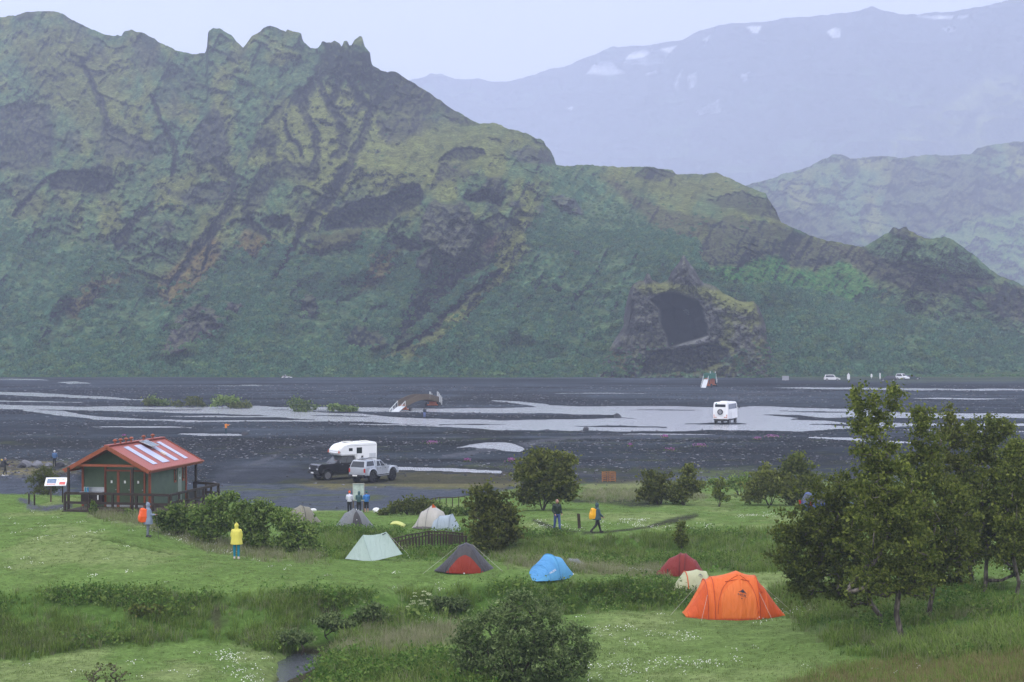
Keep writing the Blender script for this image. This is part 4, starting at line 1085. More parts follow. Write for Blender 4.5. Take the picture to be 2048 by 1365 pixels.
STONE = plain('pale_basalt', (0.15, 0.155, 0.175), .8, var=.4, scale=.7, bump=.3)
STONED = plain('dark_basalt', (0.035, 0.036, 0.042), .7, var=.4, scale=.7, bump=.3)
def stone_proto(name, seed, mat):
    bm = bmesh.new(); bmesh.ops.create_icosphere(bm, subdivisions=1, radius=1)
    rs = np.random.RandomState(seed)
    V = [np.array(v.co) * (1 + .28 * rs.normal()) * np.array((1, .8, .55)) for v in bm.verts]; Fc = [tuple(v.index for v in f.verts) for f in bm.faces]; bm.free()
    return proto(name, V, Fc, mat)
def gpick(w, n):
    w_ = (w * cell).ravel(); w_ /= w_.sum(); k = npr.choice(w_.size, n, replace=True, p=w_)
    x = Xg.ravel()[k] + npr.normal(size=n) * .4; y = Yg.ravel()[k] + npr.normal(size=n) * .6
    return np.stack([x, y, ground_h(x, y)], -1)
gw = GROUND_GRAV * (np.abs(PXg - 1024) < 1120) * (Yg > 118) * (Yg < 470) * (ground_h(Xg, Yg) > -.05) * np.clip(.5 + 1.2 * fbm(Xg * .05, Yg * .08, 631, 3), .05, 1.4) * (180.0 / Yg) ** 1.6
gw = gw * (1 - .92 * poly_mask(PXg, PYg, [(430,925),(760,925),(1000,950),(820,1030),(430,1030)], 12))
p_ = gpick(gw, 26000)
scatter('gravel_stones', [stone_proto('stone_a', 1, STONE), stone_proto('stone_b', 2, STONED), stone_proto('stone_c', 3, STONED)], p_, 0.04 + .12 * npr.rand(len(p_)) ** 3 * (1 + p_[:, 1] / 250), npr.rand(len(p_)) * 6.28, 'loose dark and pale stones strewn over the river gravel', 'stones')

# --- single trees and shrubs
plant('birch_tree', (1806,1280), [(1726,800,30,28),(1788,800,24,34),(1745,850,44,34),(1752,905,52,40),(1770,965,70,50),(1775,1030,80,60),(1790,1100,90,60),(1745,1160,60,40),(1830,1160,50,35)], 'tallest birch at the right with a leaning reddish trunk and two high leaders', 'tree', 1, 400, 58, .066, .24, trunk=.42, group='birches beside the orange tent')
plant('birch_tree', (1762,1252), [(1690,985,70,45),(1640,1040,75,55),(1590,1085,50,50),(1600,1140,50,42),(1670,1110,70,55),(1690,1180,55,30),(1610,1180,36,26),(1735,1060,50,60)], 'broad birch leaning left towards the orange tent on a pale trunk', 'tree', 2, 400, 58, .066, .25, trunk=.3, group='birches beside the orange tent')
plant('birch_tree', (1858,1243), [(1845,838,24,40),(1858,890,34,36),(1850,945,60,45),(1870,1010,75,55),(1870,1080,80,50),(1890,1140,60,34),(1820,1130,50,40)], 'birch with a straight pale trunk just right of the tallest one', 'tree', 3, 380, 58, .066, .25, trunk=.35, group='birches beside the orange tent')
plant('birch_tree', (1967,1186), [(1970,858,34,30),(2008,862,26,22),(1985,905,48,34),(1985,965,70,48),(2000,1030,70,50),(1985,1090,66,36),(2040,1110,40,36)], 'birch near the right edge with a slim dark trunk and bushy round top', 'tree', 4, 380, 56, .07, .26, trunk=.3, group='birches beside the orange tent')
plant('birch_tree', (1950,1172), [(1905,860,26,40),(1925,905,34,40),(1915,970,50,50),(1930,1040,50,55),(1930,1100,50,40)], 'slender birch between the straight-trunked one and the one at the right edge', 'tree', 5, 300, 56, .07, .26, mat=BIRCH2, trunk=.3, group='birches beside the orange tent')
plant('birch_tree', (2085,1165), [(2062,915,34,45),(2070,985,50,55),(2075,1060,56,55),(2060,1110,40,30)], 'dark birch cut off by the right edge of the picture', 'tree', 6, 170, 36, .1, .28, trunk=.3, Y=78, group='birches beside the orange tent')
plant('birch_tree', (2032,1196), [(2028,905,26,36),(2034,960,40,40),(2036,1030,44,48),(2030,1090,40,36)], 'birch just inside the right edge, in front of the cut-off one', 'tree', 10, 200, 48, .07, .26, trunk=.35, group='birches beside the orange tent')
plant('birch_tree', (1700,1200), [(1700,1010,60,60),(1660,1090,60,60),(1730,1120,50,50),(1790,1010,60,60)], 'birch hidden in the middle of the dark clump at the right', 'tree', 9, 230, 50, .07, .27, trunk=.3, group='birches beside the orange tent')
plant('birch_tree', (1086,1022), [(1085,925,42,28),(1120,930,34,28),(1060,950,34,28),(1100,960,52,30),(1140,965,20,26),(1045,985,20,20),(1105,990,48,16),(1065,1000,26,12)], 'round many-stemmed birch beside the man in the dark jacket', 'tree', 11, 260, 40, .12, .34, mat=BIRCH2, stems=4, trunk=.4, spread=.28, bark=BARKD)
plant('birch_shrub', (988,1110), [(968,985,22,22),(995,1000,28,22),(960,1020,32,26),(1000,1040,42,28),(965,1060,34,26),(1025,1060,24,26),(990,1085,46,20)], 'tall olive shrub behind the grey and red tent', 'shrub', 12, 230, 34, .1, .28, mat=BIRCH2, stems=5, trunk=.35, spread=.3, bark=BARKD, Y=91)
plant('birch_shrub', (1320,1008), [(1300,960,22,18),(1320,975,32,24),(1300,990,30,16),(1345,990,26,16)], 'dark bushy birch scrub right of the hiker with the yellow pack', 'shrub', 13, 130, 34, .12, .34, mat=BIRCH2, stems=5, spread=.35, bark=BARKD)
plant('birch_shrub', (1368,1010), [(1378,940,10,16),(1375,962,22,16),(1365,985,24,18),(1395,972,16,12)], 'upright birch scrub with a thin leader, middle of the meadow edge', 'shrub', 14, 90, 32, .11, .32, mat=BIRCH2, stems=3, trunk=.5, spread=.2, bark=BARKD)
plant('birch_shrub', (1438,1014), [(1440,965,12,14),(1436,985,18,14),(1446,995,14,10)], 'small thin birch standing alone in the meadow', 'shrub', 15, 50, 22, .09, .22, mat=BIRCH, stems=3, trunk=.5, spread=.2, bark=BARKD)
plant('birch_shrub', (1540,1012), [(1530,955,36,22),(1520,980,36,22),(1560,970,40,30),(1500,995,18,12)], 'wide dark birch scrub left of the tall birches', 'shrub', 16, 170, 34, .12, .34, mat=BIRCH2, stems=6, spread=.4, bark=BARKD)
plant('birch_shrub', (1600,1012), [(1592,925,24,20),(1600,955,40,30),(1620,985,40,26),(1585,990,24,18)], 'taller birch scrub touching the crown of the tall birches', 'shrub', 17, 170, 34, .12, .34, mat=BIRCH, stems=5, spread=.3, bark=BARKD)
plant('willow_shrub', (1480,995), [(1460,968,26,12),(1490,962,30,14),(1425,965,22,10),(1520,965,22,12)], 'bright green low willow along the meadow behind the birch scrub', 'shrub', 18, 110, 24, .12, .3, mat=HEDGE, stems=6, spread=.5, bark=BARKD, Y=142)
plant('birch_sapling', (1362,1098), [(1362,1052,7,12),(1360,1072,11,14),(1365,1086,11,10)], 'single young birch on the bank above the dark red tent', 'tree', 19, 50, 26, .07, .16, trunk=.7)
plant('willow_bush', (1030,1362), [(1040,1205,34,22),(1000,1230,44,26),(1090,1235,44,34),(950,1255,34,26),(1040,1270,60,36),(930,1300,34,30),(1000,1310,60,36),(1090,1300,60,40),(1150,1275,26,30),(1165,1310,26,32),(1130,1345,40,24),(960,1340,44,26),(1040,1350,70,24)], 'large grey-green willow bush in the foreground at the bottom centre', 'shrub', 21, 520, 46, .062, .20, mat=WILLOWD, stems=9, trunk=.35, spread=.42, r_tip=.006, bark=BARKD, aspect=.42)
for k, (bp, lobes, lab) in enumerate((
    ((345,1068), [(330,1036,24,16),(355,1026,30,18),(380,1044,30,20),(350,1054,26,12)], 'leftmost willow of the hedge, beside the hiker with the orange pack'),
    ((420,1085), [(405,1030,30,22),(440,1010,26,18),(462,994,16,10),(440,1045,36,24),(410,1062,30,16)], 'willow of the hedge with a tall tip, below the hut railing'),
    ((515,1098), [(490,1018,30,16),(520,1014,26,12),(500,1044,40,24),(540,1030,34,22),(510,1075,40,20)], 'tall willow in the middle of the hedge behind the yellow raincoat'),
    ((600,1104), [(570,1040,30,22),(590,1060,34,24),(615,1070,26,22),(630,1092,20,12),(575,1085,36,16)], 'right-hand willow of the hedge, next to the brown tent'))):
    plant('willow_bush', bp, lobes, lab, 'shrub', 30 + k, 190, 30, .085, .24, mat=HEDGE, stems=7, trunk=.35, spread=.5, r_tip=.006, bark=BARKD, group='willow hedge below the hut')
plant('willow_bush', (820,1030), [(795,1015,22,10),(820,1008,28,11),(850,1010,24,10),(770,1025,14,7),(840,1022,30,8)], 'low dark willow between the people and the white dome tent', 'shrub', 36, 140, 28, .1, .26, mat=DWARF, stems=8, spread=.8, bark=BARKD)
plant('willow_bush', (880,1034), [(878,1018,10,8),(900,1022,16,8),(930,1020,16,8)], 'small green willow beside the railing behind the white dome tent', 'shrub', 37, 60, 24, .1, .24, mat=HEDGE, stems=5, spread=.6, bark=BARKD)
plant('juniper_bush', (88,992), [(85,945,20,14),(72,960,18,18),(100,962,22,20),(85,980,34,12)], 'dark upright shrub behind the tilted information panel', 'shrub', 38, 150, 30, .08, .2, mat=DWARF, stems=9, trunk=.5, spread=.35, r_tip=.006, bark=BARKD, Y=118, aspect=.3)
plant('young_conifer', (185,1030), [(186,1008,4,6),(186,1018,7,7),(186,1026,8,5)], 'small bushy sapling in front of the hut deck', 'shrub', 39, 40, 22, .06, .1, mat=HEDGE, trunk=.7)
plant('willow_sprig', (264,1030), [(256,1025,7,5),(270,1026,7,5)], 'tuft of willow growing under the hut deck edge', 'shrub', 40, 26, 18, .06, .1, mat=HEDGE, trunk=.4)
for k, (bp, lobes, lab) in enumerate((
    ((298,812), [(298,805,9,5)], 'smallest yellowish shrub at the left end of the river bank row'),
    ((318,812), [(312,804,16,8),(328,806,12,6)], 'dark green shrub left in the river bank row'),
    ((378,814), [(356,808,14,6),(388,803,22,9),(400,808,14,6)], 'yellow-green shrub in the middle of the river bank row'),
    ((450,816), [(442,801,22,9),(466,803,14,8),(430,811,14,4)], 'olive shrub at the right of the river bank row'),
    ((478,816), [(475,811,20,5),(492,811,10,5)], 'low shrub at the right end of the river bank row, touching the water'),
    ((604,823), [(595,808,20,10),(620,812,18,10),(603,818,26,6)], 'round dark green shrub standing alone on the river bar'),
    ((685,824), [(670,815,14,6),(690,818,22,6),(706,819,10,4)], 'low bright shrub right of the round one on the river bar'))):
    plant('river_shrub', bp, lobes, lab, 'shrub', 50 + k, 60, 20, .22, .5, mat=(DWARF if k in (0, 2, 4) else HEDGE), stems=5, spread=.8, r_tip=.015, bark=BARKD, group='shrubs on the river bars', Y=F * CZ / (bp[1] - HOR))
for k, (bp, lobes, lab) in enumerate((
    ((745,1246), [(735,1228,24,12),(756,1234,26,11),(722,1238,20,8),(745,1218,16,8)], 'dark low willow overhanging the stream bank below the pale green tent'),
    ((672,1262), [(652,1246,26,12),(684,1250,26,11),(665,1236,18,9)], 'dark low willow on the bank just above the stream bend'),
    ((596,1284), [(582,1274,20,8),(606,1277,20,7)], 'low willow beside the water at the end of the bank'),
    ((290,1230), [(282,1220,26,8),(308,1223,20,7)], 'brownish low willow in the rough bank left of the bare trail'),
    ((900,1216), [(888,1206,24,8),(918,1207,22,8)], 'low willow at the top of the bank below the charcoal tent'))):
    plant('willow_bush', bp, lobes, lab, 'shrub', 70 + k, 90, 26, .07, .17, mat=(WILLOWD if k != 3 else DWARF), stems=6, spread=.7, r_tip=.005, bark=BARKD, group='low willows on the stream bank')
# leafless shrub at the bottom left, tip only in the picture
plant('bare_shrub', (215,1400), [(212,1335,22,14),(190,1352,30,14),(240,1350,22,14),(215,1370,40,14)], 'half-bare twiggy shrub at the bottom left edge', 'shrub', 60, 150, 3, .04, .05, mat=DWARF, stems=8, trunk=.35, spread=.4, r_tip=.007, bark=bark_mat('grey_twig', (.09, .075, .05), (.16, .14, .09)))
# angelica by the stream
UMB = leaf_mat('umbel_flower', (0.30, 0.36, 0.16), (0.46, 0.50, 0.30), .2)
for a, b, h, lab in ((852,1216,1.1,'flowering angelica with pale umbels on the stream bank'), (835,1236,.7,'lower angelica with yellow-green leaves just above the stream'), (1012,1232,.6,'small angelica plant left of the foreground willow')):
    g = on_ground(a, b); rs = np.random.RandomState(a); root = empty('angelica', g, 0, lab, 'plant', 'angelica plants by the stream')
    E = []
    for i in range(11):
        d = rs.normal(size=2) * .28 * h; top = np.array((d[0], d[1], h * rs.uniform(.7, 1.05)))
        E.append((np.array((0., 0, -.05)), .012, top, .007))
        ang = rs.uniform(0, 6.28, 16); rr = .1 * rs.rand(16) ** .5
        v, f = leaf_cards(top + np.stack([rr * np.cos(ang), rr * np.sin(ang), .03 - rr * .25], -1), .03, rs, .8); props(mesh_obj('umbel', v, f, UMB, root), kind='stuff')
    v, f = tubes(E, 4); mesh_obj('stem', v, f, G_HERB, root)
    c = rs.normal(size=(110, 3)) * np.array((.34 * h, .34 * h, 0)); c[:, 2] = rs.uniform(.05, .6 * h, 110)
    v, f = leaf_cards(c, .11, rs, .5, .4); props(mesh_obj('foliage', v, f, HEDGE, root), kind='stuff')

# ------------------------------------------------------------------ mesh building for made things
class MB:
    def __init__(s): s.v = []; s.f = []
    def add(s, v, f):
        k = len(s.v); s.v += [tuple(p) for p in v]; s.f += [tuple(i + k for i in q) for q in f]; return s
    def box(s, c, d, rz=0.0, rx=0.0, ry=0.0):
        m = Euler((rx, ry, rz)).to_matrix()
        v = [Vector(c) + m @ Vector((d[0] / 2 * a, d[1] / 2 * b, d[2] / 2 * e)) for e in (-1, 1) for b in (-1, 1) for a in (-1, 1)]
        return s.add(v, [(0,2,3,1),(4,5,7,6),(0,1,5,4),(2,6,7,3),(0,4,6,2),(1,3,7,5)])
    def hexa(s, b, t):
        return s.add(list(b) + list(t), [(3,2,1,0),(4,5,6,7),(0,1,5,4),(1,2,6,5),(2,3,7,6),(3,0,4,7)])
    def bar(s, p0, p1, w, h=None):
        """square bar between two points"""
        p0, p1 = Vector(p0), Vector(p1); h = h or w
        d = (p1 - p0).normalized(); u = d.cross(Vector((0, 0, 1)))
        if u.length < 1e-4: u = Vector((1, 0, 0))
        u.normalize(); n = u.cross(d)
        q = [u * w / 2 + n * h / 2, -u * w / 2 + n * h / 2, -u * w / 2 - n * h / 2, u * w / 2 - n * h / 2]
        return s.hexa([p0 + x for x in q][::-1], [p1 + x for x in q][::-1])
    def cyl(s, p0, p1, r0, r1=None, n=12):
        p0, p1 = Vector(p0), Vector(p1); r1 = r0 if r1 is None else r1
        d = (p1 - p0).normalized(); u = d.cross(Vector((0.3, 0.2, 0.93))).normalized(); w = d.cross(u)
        a = [2 * math.pi * i / n for i in range(n)]
        v = [p0 + (u * math.cos(t) + w * math.sin(t)) * r0 for t in a] + [p1 + (u * math.cos(t) + w * math.sin(t)) * r1 for t in a]
        f = [(i, (i + 1) % n, n + (i + 1) % n, n + i) for i in range(n)] + [tuple(range(n))[::-1], tuple(range(n, 2 * n))]
        return s.add(v, f)
    def prism(s, prof, y0, y1):
        """side profile (x, z) extruded from y0 to y1"""
        n = len(prof)
        v = [(x, y0, z) for x, z in prof] + [(x, y1, z) for x, z in prof]
        return s.add(v, [tuple(range(n)), tuple(range(n, 2 * n))[::-1]] + [(i, n + i, n + (i + 1) % n, (i + 1) % n) for i in range(n)])
    def capsule(s, p0, r0, p1, r1, n=10):
        p0, p1 = Vector(p0), Vector(p1); d = p1 - p0
        d = d.normalized() if d.length > 1e-6 else Vector((0, 0, 1))
        u = d.cross(Vector((0.31, 0.17, 0.93)));
        if u.length < 1e-3: u = d.cross(Vector((1, 0, 0)))
        u.normalize(); w = d.cross(u)
        rings = [(p0 - d * r0 * .75, r0 * .62), (p0, r0), (p1, r1), (p1 + d * r1 * .75, r1 * .62)]
        k = len(s.v); V = [p0 - d * r0]
        for c, r in rings: V += [c + (u * math.cos(2 * math.pi * i / n) + w * math.sin(2 * math.pi * i / n)) * r for i in range(n)]
        V.append(p1 + d * r1); Fc = []
        for i in range(n):
            j = (i + 1) % n; Fc.append((0, 1 + j, 1 + i)); Fc.append((len(V) - 1, 1 + 3 * n + i, 1 + 3 * n + j))
            for q in range(3): Fc.append((1 + q * n + i, 1 + q * n + j, 1 + (q + 1) * n + j, 1 + (q + 1) * n + i))
        return s.add(V, Fc)
    def ball(s, c, r, n=12, m=8):
        c = Vector(c); V = [c + Vector((0, 0, -r[2]))]; Fc = []
        for q in range(1, m):
            ph = -math.pi / 2 + math.pi * q / m
            V += [c + Vector((r[0] * math.cos(ph) * math.cos(2 * math.pi * i / n), r[1] * math.cos(ph) * math.sin(2 * math.pi * i / n), r[2] * math.sin(ph))) for i in range(n)]
        V.append(c + Vector((0, 0, r[2]))); L = len(V) - 1
        for i in range(n):
            j = (i + 1) % n; Fc.append((0, 1 + j, 1 + i)); Fc.append((L, 1 + (m - 2) * n + i, 1 + (m - 2) * n + j))
            for q in range(m - 2): Fc.append((1 + q * n + i, 1 + q * n + j, 1 + (q + 1) * n + j, 1 + (q + 1) * n + i))
        return s.add(V, Fc)
    def build(s, name, mat, parent=None, bevel=0.0, smooth_=False, seg=2, remesh=0.0):
        o = mesh_obj(name, s.v, s.f, mat, parent, smooth_)
        bm = bmesh.new(); bm.from_mesh(o.data)
        bmesh.ops.recalc_face_normals(bm, faces=bm.faces)
        if bevel:
            bmesh.ops.bevel(bm, geom=[e for e in bm.edges if e.is_manifold and e.calc_face_angle(0) > .5], offset=bevel, segments=seg, affect='EDGES', clamp_overlap=True)
            for f in bm.faces: f.smooth = smooth_
        bm.to_mesh(o.data); bm.free()
        if remesh:
            md = o.modifiers.new('blend', 'REMESH'); md.mode = 'VOXEL'; md.voxel_size = remesh; md.use_smooth_shade = True
            sm = o.modifiers.new('soften', 'SMOOTH'); sm.factor = .5; sm.iterations = 4
        return o

def text_mesh(name, body, size, mat, parent, matrix, align='CENTER'):
    cu = bpy.data.curves.new(name, 'FONT'); cu.body = body; cu.size = size; cu.align_x = align; cu.align_y = 'CENTER'
    o = bpy.data.objects.new(name, cu); col.objects.link(o); bpy.context.view_layer.update()
    me = bpy.data.meshes.new_from_object(o.evaluated_get(bpy.context.evaluated_depsgraph_get()))
    bpy.data.objects.remove(o)
    me.materials.clear(); me.materials.append(mat)
    t = bpy.data.objects.new(name, me); col.objects.link(t); t.parent = parent; t.matrix_local = matrix
    return t

WOODD = plain('dark_stained_timber', (0.030, 0.020, 0.014), .75, var=.35, scale=4, bump=.2)
WOODG = plain('weathered_timber', (0.13, 0.095, 0.06), .85, var=.35, scale=3, bump=.2)
WOODB = plain('brown_timber', (0.042, 0.030, 0.018), .8, var=.35, scale=3, bump=.2)
REDT = plain('red_brown_trim_paint', (0.23, 0.055, 0.020), .5, var=.2)
GREENS = plain('green_siding_paint', (0.070, 0.108, 0.064), .6, var=.18, scale=2)
GREEND = plain('green_door_paint', (0.048, 0.078, 0.038), .55, var=.14)
WHITE = plain('white_paint', (0.78, 0.78, 0.77), .4, var=.06)
OFFW = plain('cream_plastic', (0.66, 0.65, 0.58), .5, var=.08)
STEEL = plain('brushed_steel', (0.45, 0.47, 0.50), .35, .8, var=.1)
BLACKP = plain('black_plastic', (0.018, 0.018, 0.019), .5, var=.25)
RUBBER = plain('tyre_rubber', (0.020, 0.020, 0.021), .85, var=.3)
RIMD = plain('dark_alloy', (0.05, 0.05, 0.052), .4, .6, var=.2)
RIML = plain('grey_alloy', (0.30, 0.30, 0.31), .35, .7, var=.15)
GLASS = glass_dark()
LAMPR = plain('red_lamp_lens', (0.42, 0.02, 0.015), .15, var=.1)
LAMPW = plain('clear_lamp_lens', (0.6, 0.62, 0.65), .1, var=.1)
CHROME = plain('chrome', (0.6, 0.6, 0.62), .15, 1.0, var=.05)

# ------------------------------------------------------------------ the hut
hx, hy = (213 - 1024) * 99.5 / F, 99.5
hz = ground_z(hx, hy + 2)
hut = empty('washhouse_hut', (hx, hy, 3.1), math.radians(-11), 'green clapboard washhouse hut with a red metal roof and dark railings', 'hut')
roofm, rn, rl, rb = new_mat('red_corrugated_steel')
_tc = rn.new('ShaderNodeTexCoord'); _wv = rn.new('ShaderNodeTexWave'); _wv.bands_direction = 'Y'; _wv.inputs['Scale'].default_value = 2.6
_nz = rn.new('ShaderNodeTexNoise'); _nz.inputs['Scale'].default_value = 1.3; _nz.inputs['Detail'].default_value = 5
rl.new(_tc.outputs['Object'], _wv.inputs['Vector']); rl.new(_tc.outputs['Object'], _nz.inputs['Vector'])
_cr = rn.new('ShaderNodeValToRGB'); _cr.color_ramp.elements[0].color = (0.27, 0.060, 0.042, 1); _cr.color_ramp.elements[1].color = (0.36, 0.088, 0.064, 1)
rl.new(_nz.outputs['Fac'], _cr.inputs['Fac']); rl.new(_cr.outputs['Color'], rb.inputs['Base Color']); rb.inputs['Roughness'].default_value = .45
_bp = rn.new('ShaderNodeBump'); _bp.inputs['Distance'].default_value = .02; _bp.inputs['Strength'].default_value = .9; rl.new(_wv.outputs['Fac'], _bp.inputs['Height']); rl.new(_bp.outputs['Normal'], rb.inputs['Normal'])
RX, EZ, RZ, RL = 2.5, 2.38, 3.72, 8.0         # half span, eave height, ridge height, roof length
hut.scale = (1.05, 1.05, 1.05)
sl = math.atan2(RZ - EZ, RX)
roof = MB().hexa([(-RX,0,EZ-.1),(0,0,RZ-.1),(0,RL,RZ-.1),(-RX,RL,EZ-.1)], [(-RX,0,EZ),(0,0,RZ),(0,RL,RZ),(-RX,RL,EZ)]).hexa([(0.001,0,RZ-.1),(RX,0,EZ-.1),(RX,RL,EZ-.1),(0.001,RL,RZ-.1)], [(0.001,0,RZ),(RX,0,EZ),(RX,RL,EZ),(0.001,RL,RZ)]).build('roof', roofm, hut)
def rp(t, y, up=0.0, side=1):                # point on a roof slope, t from ridge 0 to eave 1
    return Vector((side * (RX * t + math.sin(sl) * up), y, RZ + (EZ - RZ) * t + math.cos(sl) * up))
for yy in (.0, RL):
    for sd in (-1, 1):
        MB().bar(rp(0, yy, -.06, sd), rp(1.02, yy, -.06, sd), .05, .22).build('barge_board', REDT, roof)
for sd in (-1, 1):
    MB().bar(rp(1.0, -.02, -.09, sd) + Vector((sd * .03, 0, 0)), rp(1.0, RL + .02, -.09, sd) + Vector((sd * .03, 0, 0)), .05, .17).build('eave_board', REDT, roof)
    MB().cyl(rp(1.0, 0, -.02, sd) + Vector((sd * .10, 0, 0)), rp(1.0, RL, -.02, sd) + Vector((sd * .10, 0, 0)), .06, n=8).build('gutter', REDT, roof)
MB().bar((0, -.02, RZ + .03), (0, RL + .02, RZ + .03), .3, .05).build('ridge_cap', roofm, roof)
LIGHTP = plain('translucent_roof_panel', (0.42, 0.45, 0.60), .3, var=.15, scale=2)
for yc, w in ((1.85, .62), (3.45, 1.0), (5.0, .62), (6.5, .5)):
    a, b = rp(.13, yc - w / 2, .012), rp(.84, yc - w / 2, .012); c, d = rp(.84, yc + w / 2, .012), rp(.13, yc + w / 2, .012)
    up = Vector((math.sin(sl), 0, math.cos(sl))) * .02
    MB().hexa([a, b, c, d], [a + up, b + up, c + up, d + up]).build('skylight_panel', LIGHTP, roof)
a, b, c, d = rp(.06, 4.0, .10), rp(.36, 4.0, .22), rp(.36, 5.1, .22), rp(.06, 5.1, .10); up = Vector((.02, 0, .04))
sp_ = MB().hexa([a, b, c, d], [a + up, b + up, c + up, d + up]).build('solar_panel', plain('solar_frame', (.45, .46, .46), .4, .5), roof)
MB().hexa([rp(.33, 4.3, .02), rp(.35, 4.3, .02), rp(.35, 4.34, .02), rp(.33, 4.34, .02)], [rp(.33, 4.3, .2), rp(.35, 4.3, .2), rp(.35, 4.34, .2), rp(.33, 4.34, .2)]).build('panel_strut', STEEL, roof)
e_ = .06
a, b, c, d = rp(.075, 4.0 + e_, .145), rp(.345, 4.0 + e_, .255), rp(.345, 5.1 - e_, .255), rp(.075, 5.1 - e_, .145); up = Vector((.003, 0, .01))
MB().hexa([a, b, c, d], [a + up, b + up, c + up, d + up]).build('solar_cells', plain('solar_cells', (.10, .14, .17), .2, .0, var=.1), roof)
MB().bar(rp(.5, 4.7, .05), rp(.62, 4.72, .05), .14, .09).build('vent_box', OFFW, roof)
for fr in (.13, .225, .32, .41, .63, .795):
    y = fr * RL
    m = MB().cyl((0.04, y, RZ + .02), (.04, y, RZ + .2), .055, n=10).cyl((.04, y, RZ + .2), (.04, y, RZ + .25), .12, .14, n=12).cyl((.04, y, RZ + .25), (.04, y, RZ + .33), .14, .04, n=12)
    m.build('roof_vent', REDT, roof)
WX0, WX1, WY0, WY1, WB = -2.0, 2.0, 1.3, 6.6, .22
core = MB()
core.hexa([(WX0,WY0,WB),(WX1,WY0,WB),(WX1,WY1,WB),(WX0,WY1,WB)], [(WX0,WY0,2.5),(WX1,WY0,2.5),(WX1,WY1,2.5),(WX0,WY1,2.5)])
gz = lambda x: RZ - .12 - (RZ - EZ) * abs(x) / RX
wall = core.build('wall', GREENS, hut)
MB().prism([(WX0,2.502),(WX1,2.502),(WX1,gz(WX1)),(0,gz(0)),(WX0,gz(WX0))], WY0, WY0 + .12).build('gable', GREENS, wall)
nb = 21
bh = (2.5 - WB) / nb
for k in range(nb):                          # lapped boards, lower edge standing proud
    z0 = WB + k * bh
    MB().hexa([(WX1+.001,WY0,z0),(WX1+.030,WY0,z0),(WX1+.030,WY1,z0),(WX1+.001,WY1,z0)], [(WX1+.001,WY0,z0+bh),(WX1+.010,WY0,z0+bh),(WX1+.010,WY1,z0+bh),(WX1+.001,WY1,z0+bh)]).build('board', GREENS, wall)
    MB().hexa([(WX0,WY0-.030,z0),(WX1,WY0-.030,z0),(WX1,WY0-.001,z0),(WX0,WY0-.001,z0)], [(WX0,WY0-.010,z0+bh),(WX1,WY0-.010,z0+bh),(WX1,WY0-.001,z0+bh),(WX0,WY0-.001,z0+bh)]).build('board', GREENS, wall)
for k in range(9):
    z0 = 2.5 + k * bh; xa = max(.05, (RZ - .14 - z0 - bh) * RX / (RZ - EZ)); xa = min(xa, 2.0)
    MB().hexa([(-xa,WY0-.030,z0),(xa,WY0-.030,z0),(xa,WY0-.001,z0),(-xa,WY0-.001,z0)], [(-xa,WY0-.010,z0+bh),(xa,WY0-.010,z0+bh),(xa,WY0-.001,z0+bh),(-xa,WY0-.001,z0+bh)]).build('board', GREENS, wall)
for x, y in ((WX1 + .02, WY0 - .02), (WX1 + .02, WY1), (WX0, WY0 - .02), (-.62, WY0 - .05)):
    MB().box((x, y, 1.36), (.12, .12, 2.28)).build('corner_board', REDT, wall)
MB().bar((-1.93, .12, 2.62), (1.93, .12, 2.62), .09, .13).build('tie_beam', REDT, hut)
for dx in (-.24, .56, 1.36):
    f_ = MB().box((dx - .37, WY0 - .07, 1.22), (.09, .08, 2.0)).box((dx + .37, WY0 - .07, 1.22), (.09, .08, 2.0)).box((dx, WY0 - .07, 2.26), (.83, .08, .09))
    dr = MB().box((dx, WY0 - .055, 1.21), (.64, .05, 1.96)).build('door', GREEND, hut)
    f_.build('door_frame', REDT, dr)
    ch = MB()
    for q in range(17):
        z = .32 + q * .115
        for sd in (-1, 1):
            ch.hexa([(dx, WY0-.086, z), (dx + sd * .3, WY0-.086, z + .16), (dx + sd * .3, WY0-.078, z + .16), (dx, WY0-.078, z)], [(dx, WY0-.086, z + .09), (dx + sd * .3, WY0-.086, z + .25), (dx + sd * .3, WY0-.078, z + .25), (dx, WY0-.078, z + .09)]) if z + .25 < 2.18 else None
    props(ch.build('chevron_boarding', GREEND, dr), kind='stuff')
    MB().box((dx, WY0 - .095, 1.62), (.10, .015, .15)).build('door_plate', WHITE, dr)
    MB().prism([(dx - .13, 1.80), (dx + .13, 1.80), (dx, 1.94)], WY0 - .10, WY0 - .088).build('vent_triangle', plain('dark_green_paint', (.04, .07, .04)), dr)
    MB().bar((dx + .24, WY0 - .12, 1.18), (dx + .30, WY0 - .12, 1.18), .03).build('handle', STEEL, dr)
    MB().box((dx, WY0 - .098, .27), (.6, .012, .12)).build('kick_plate', STEEL, dr)
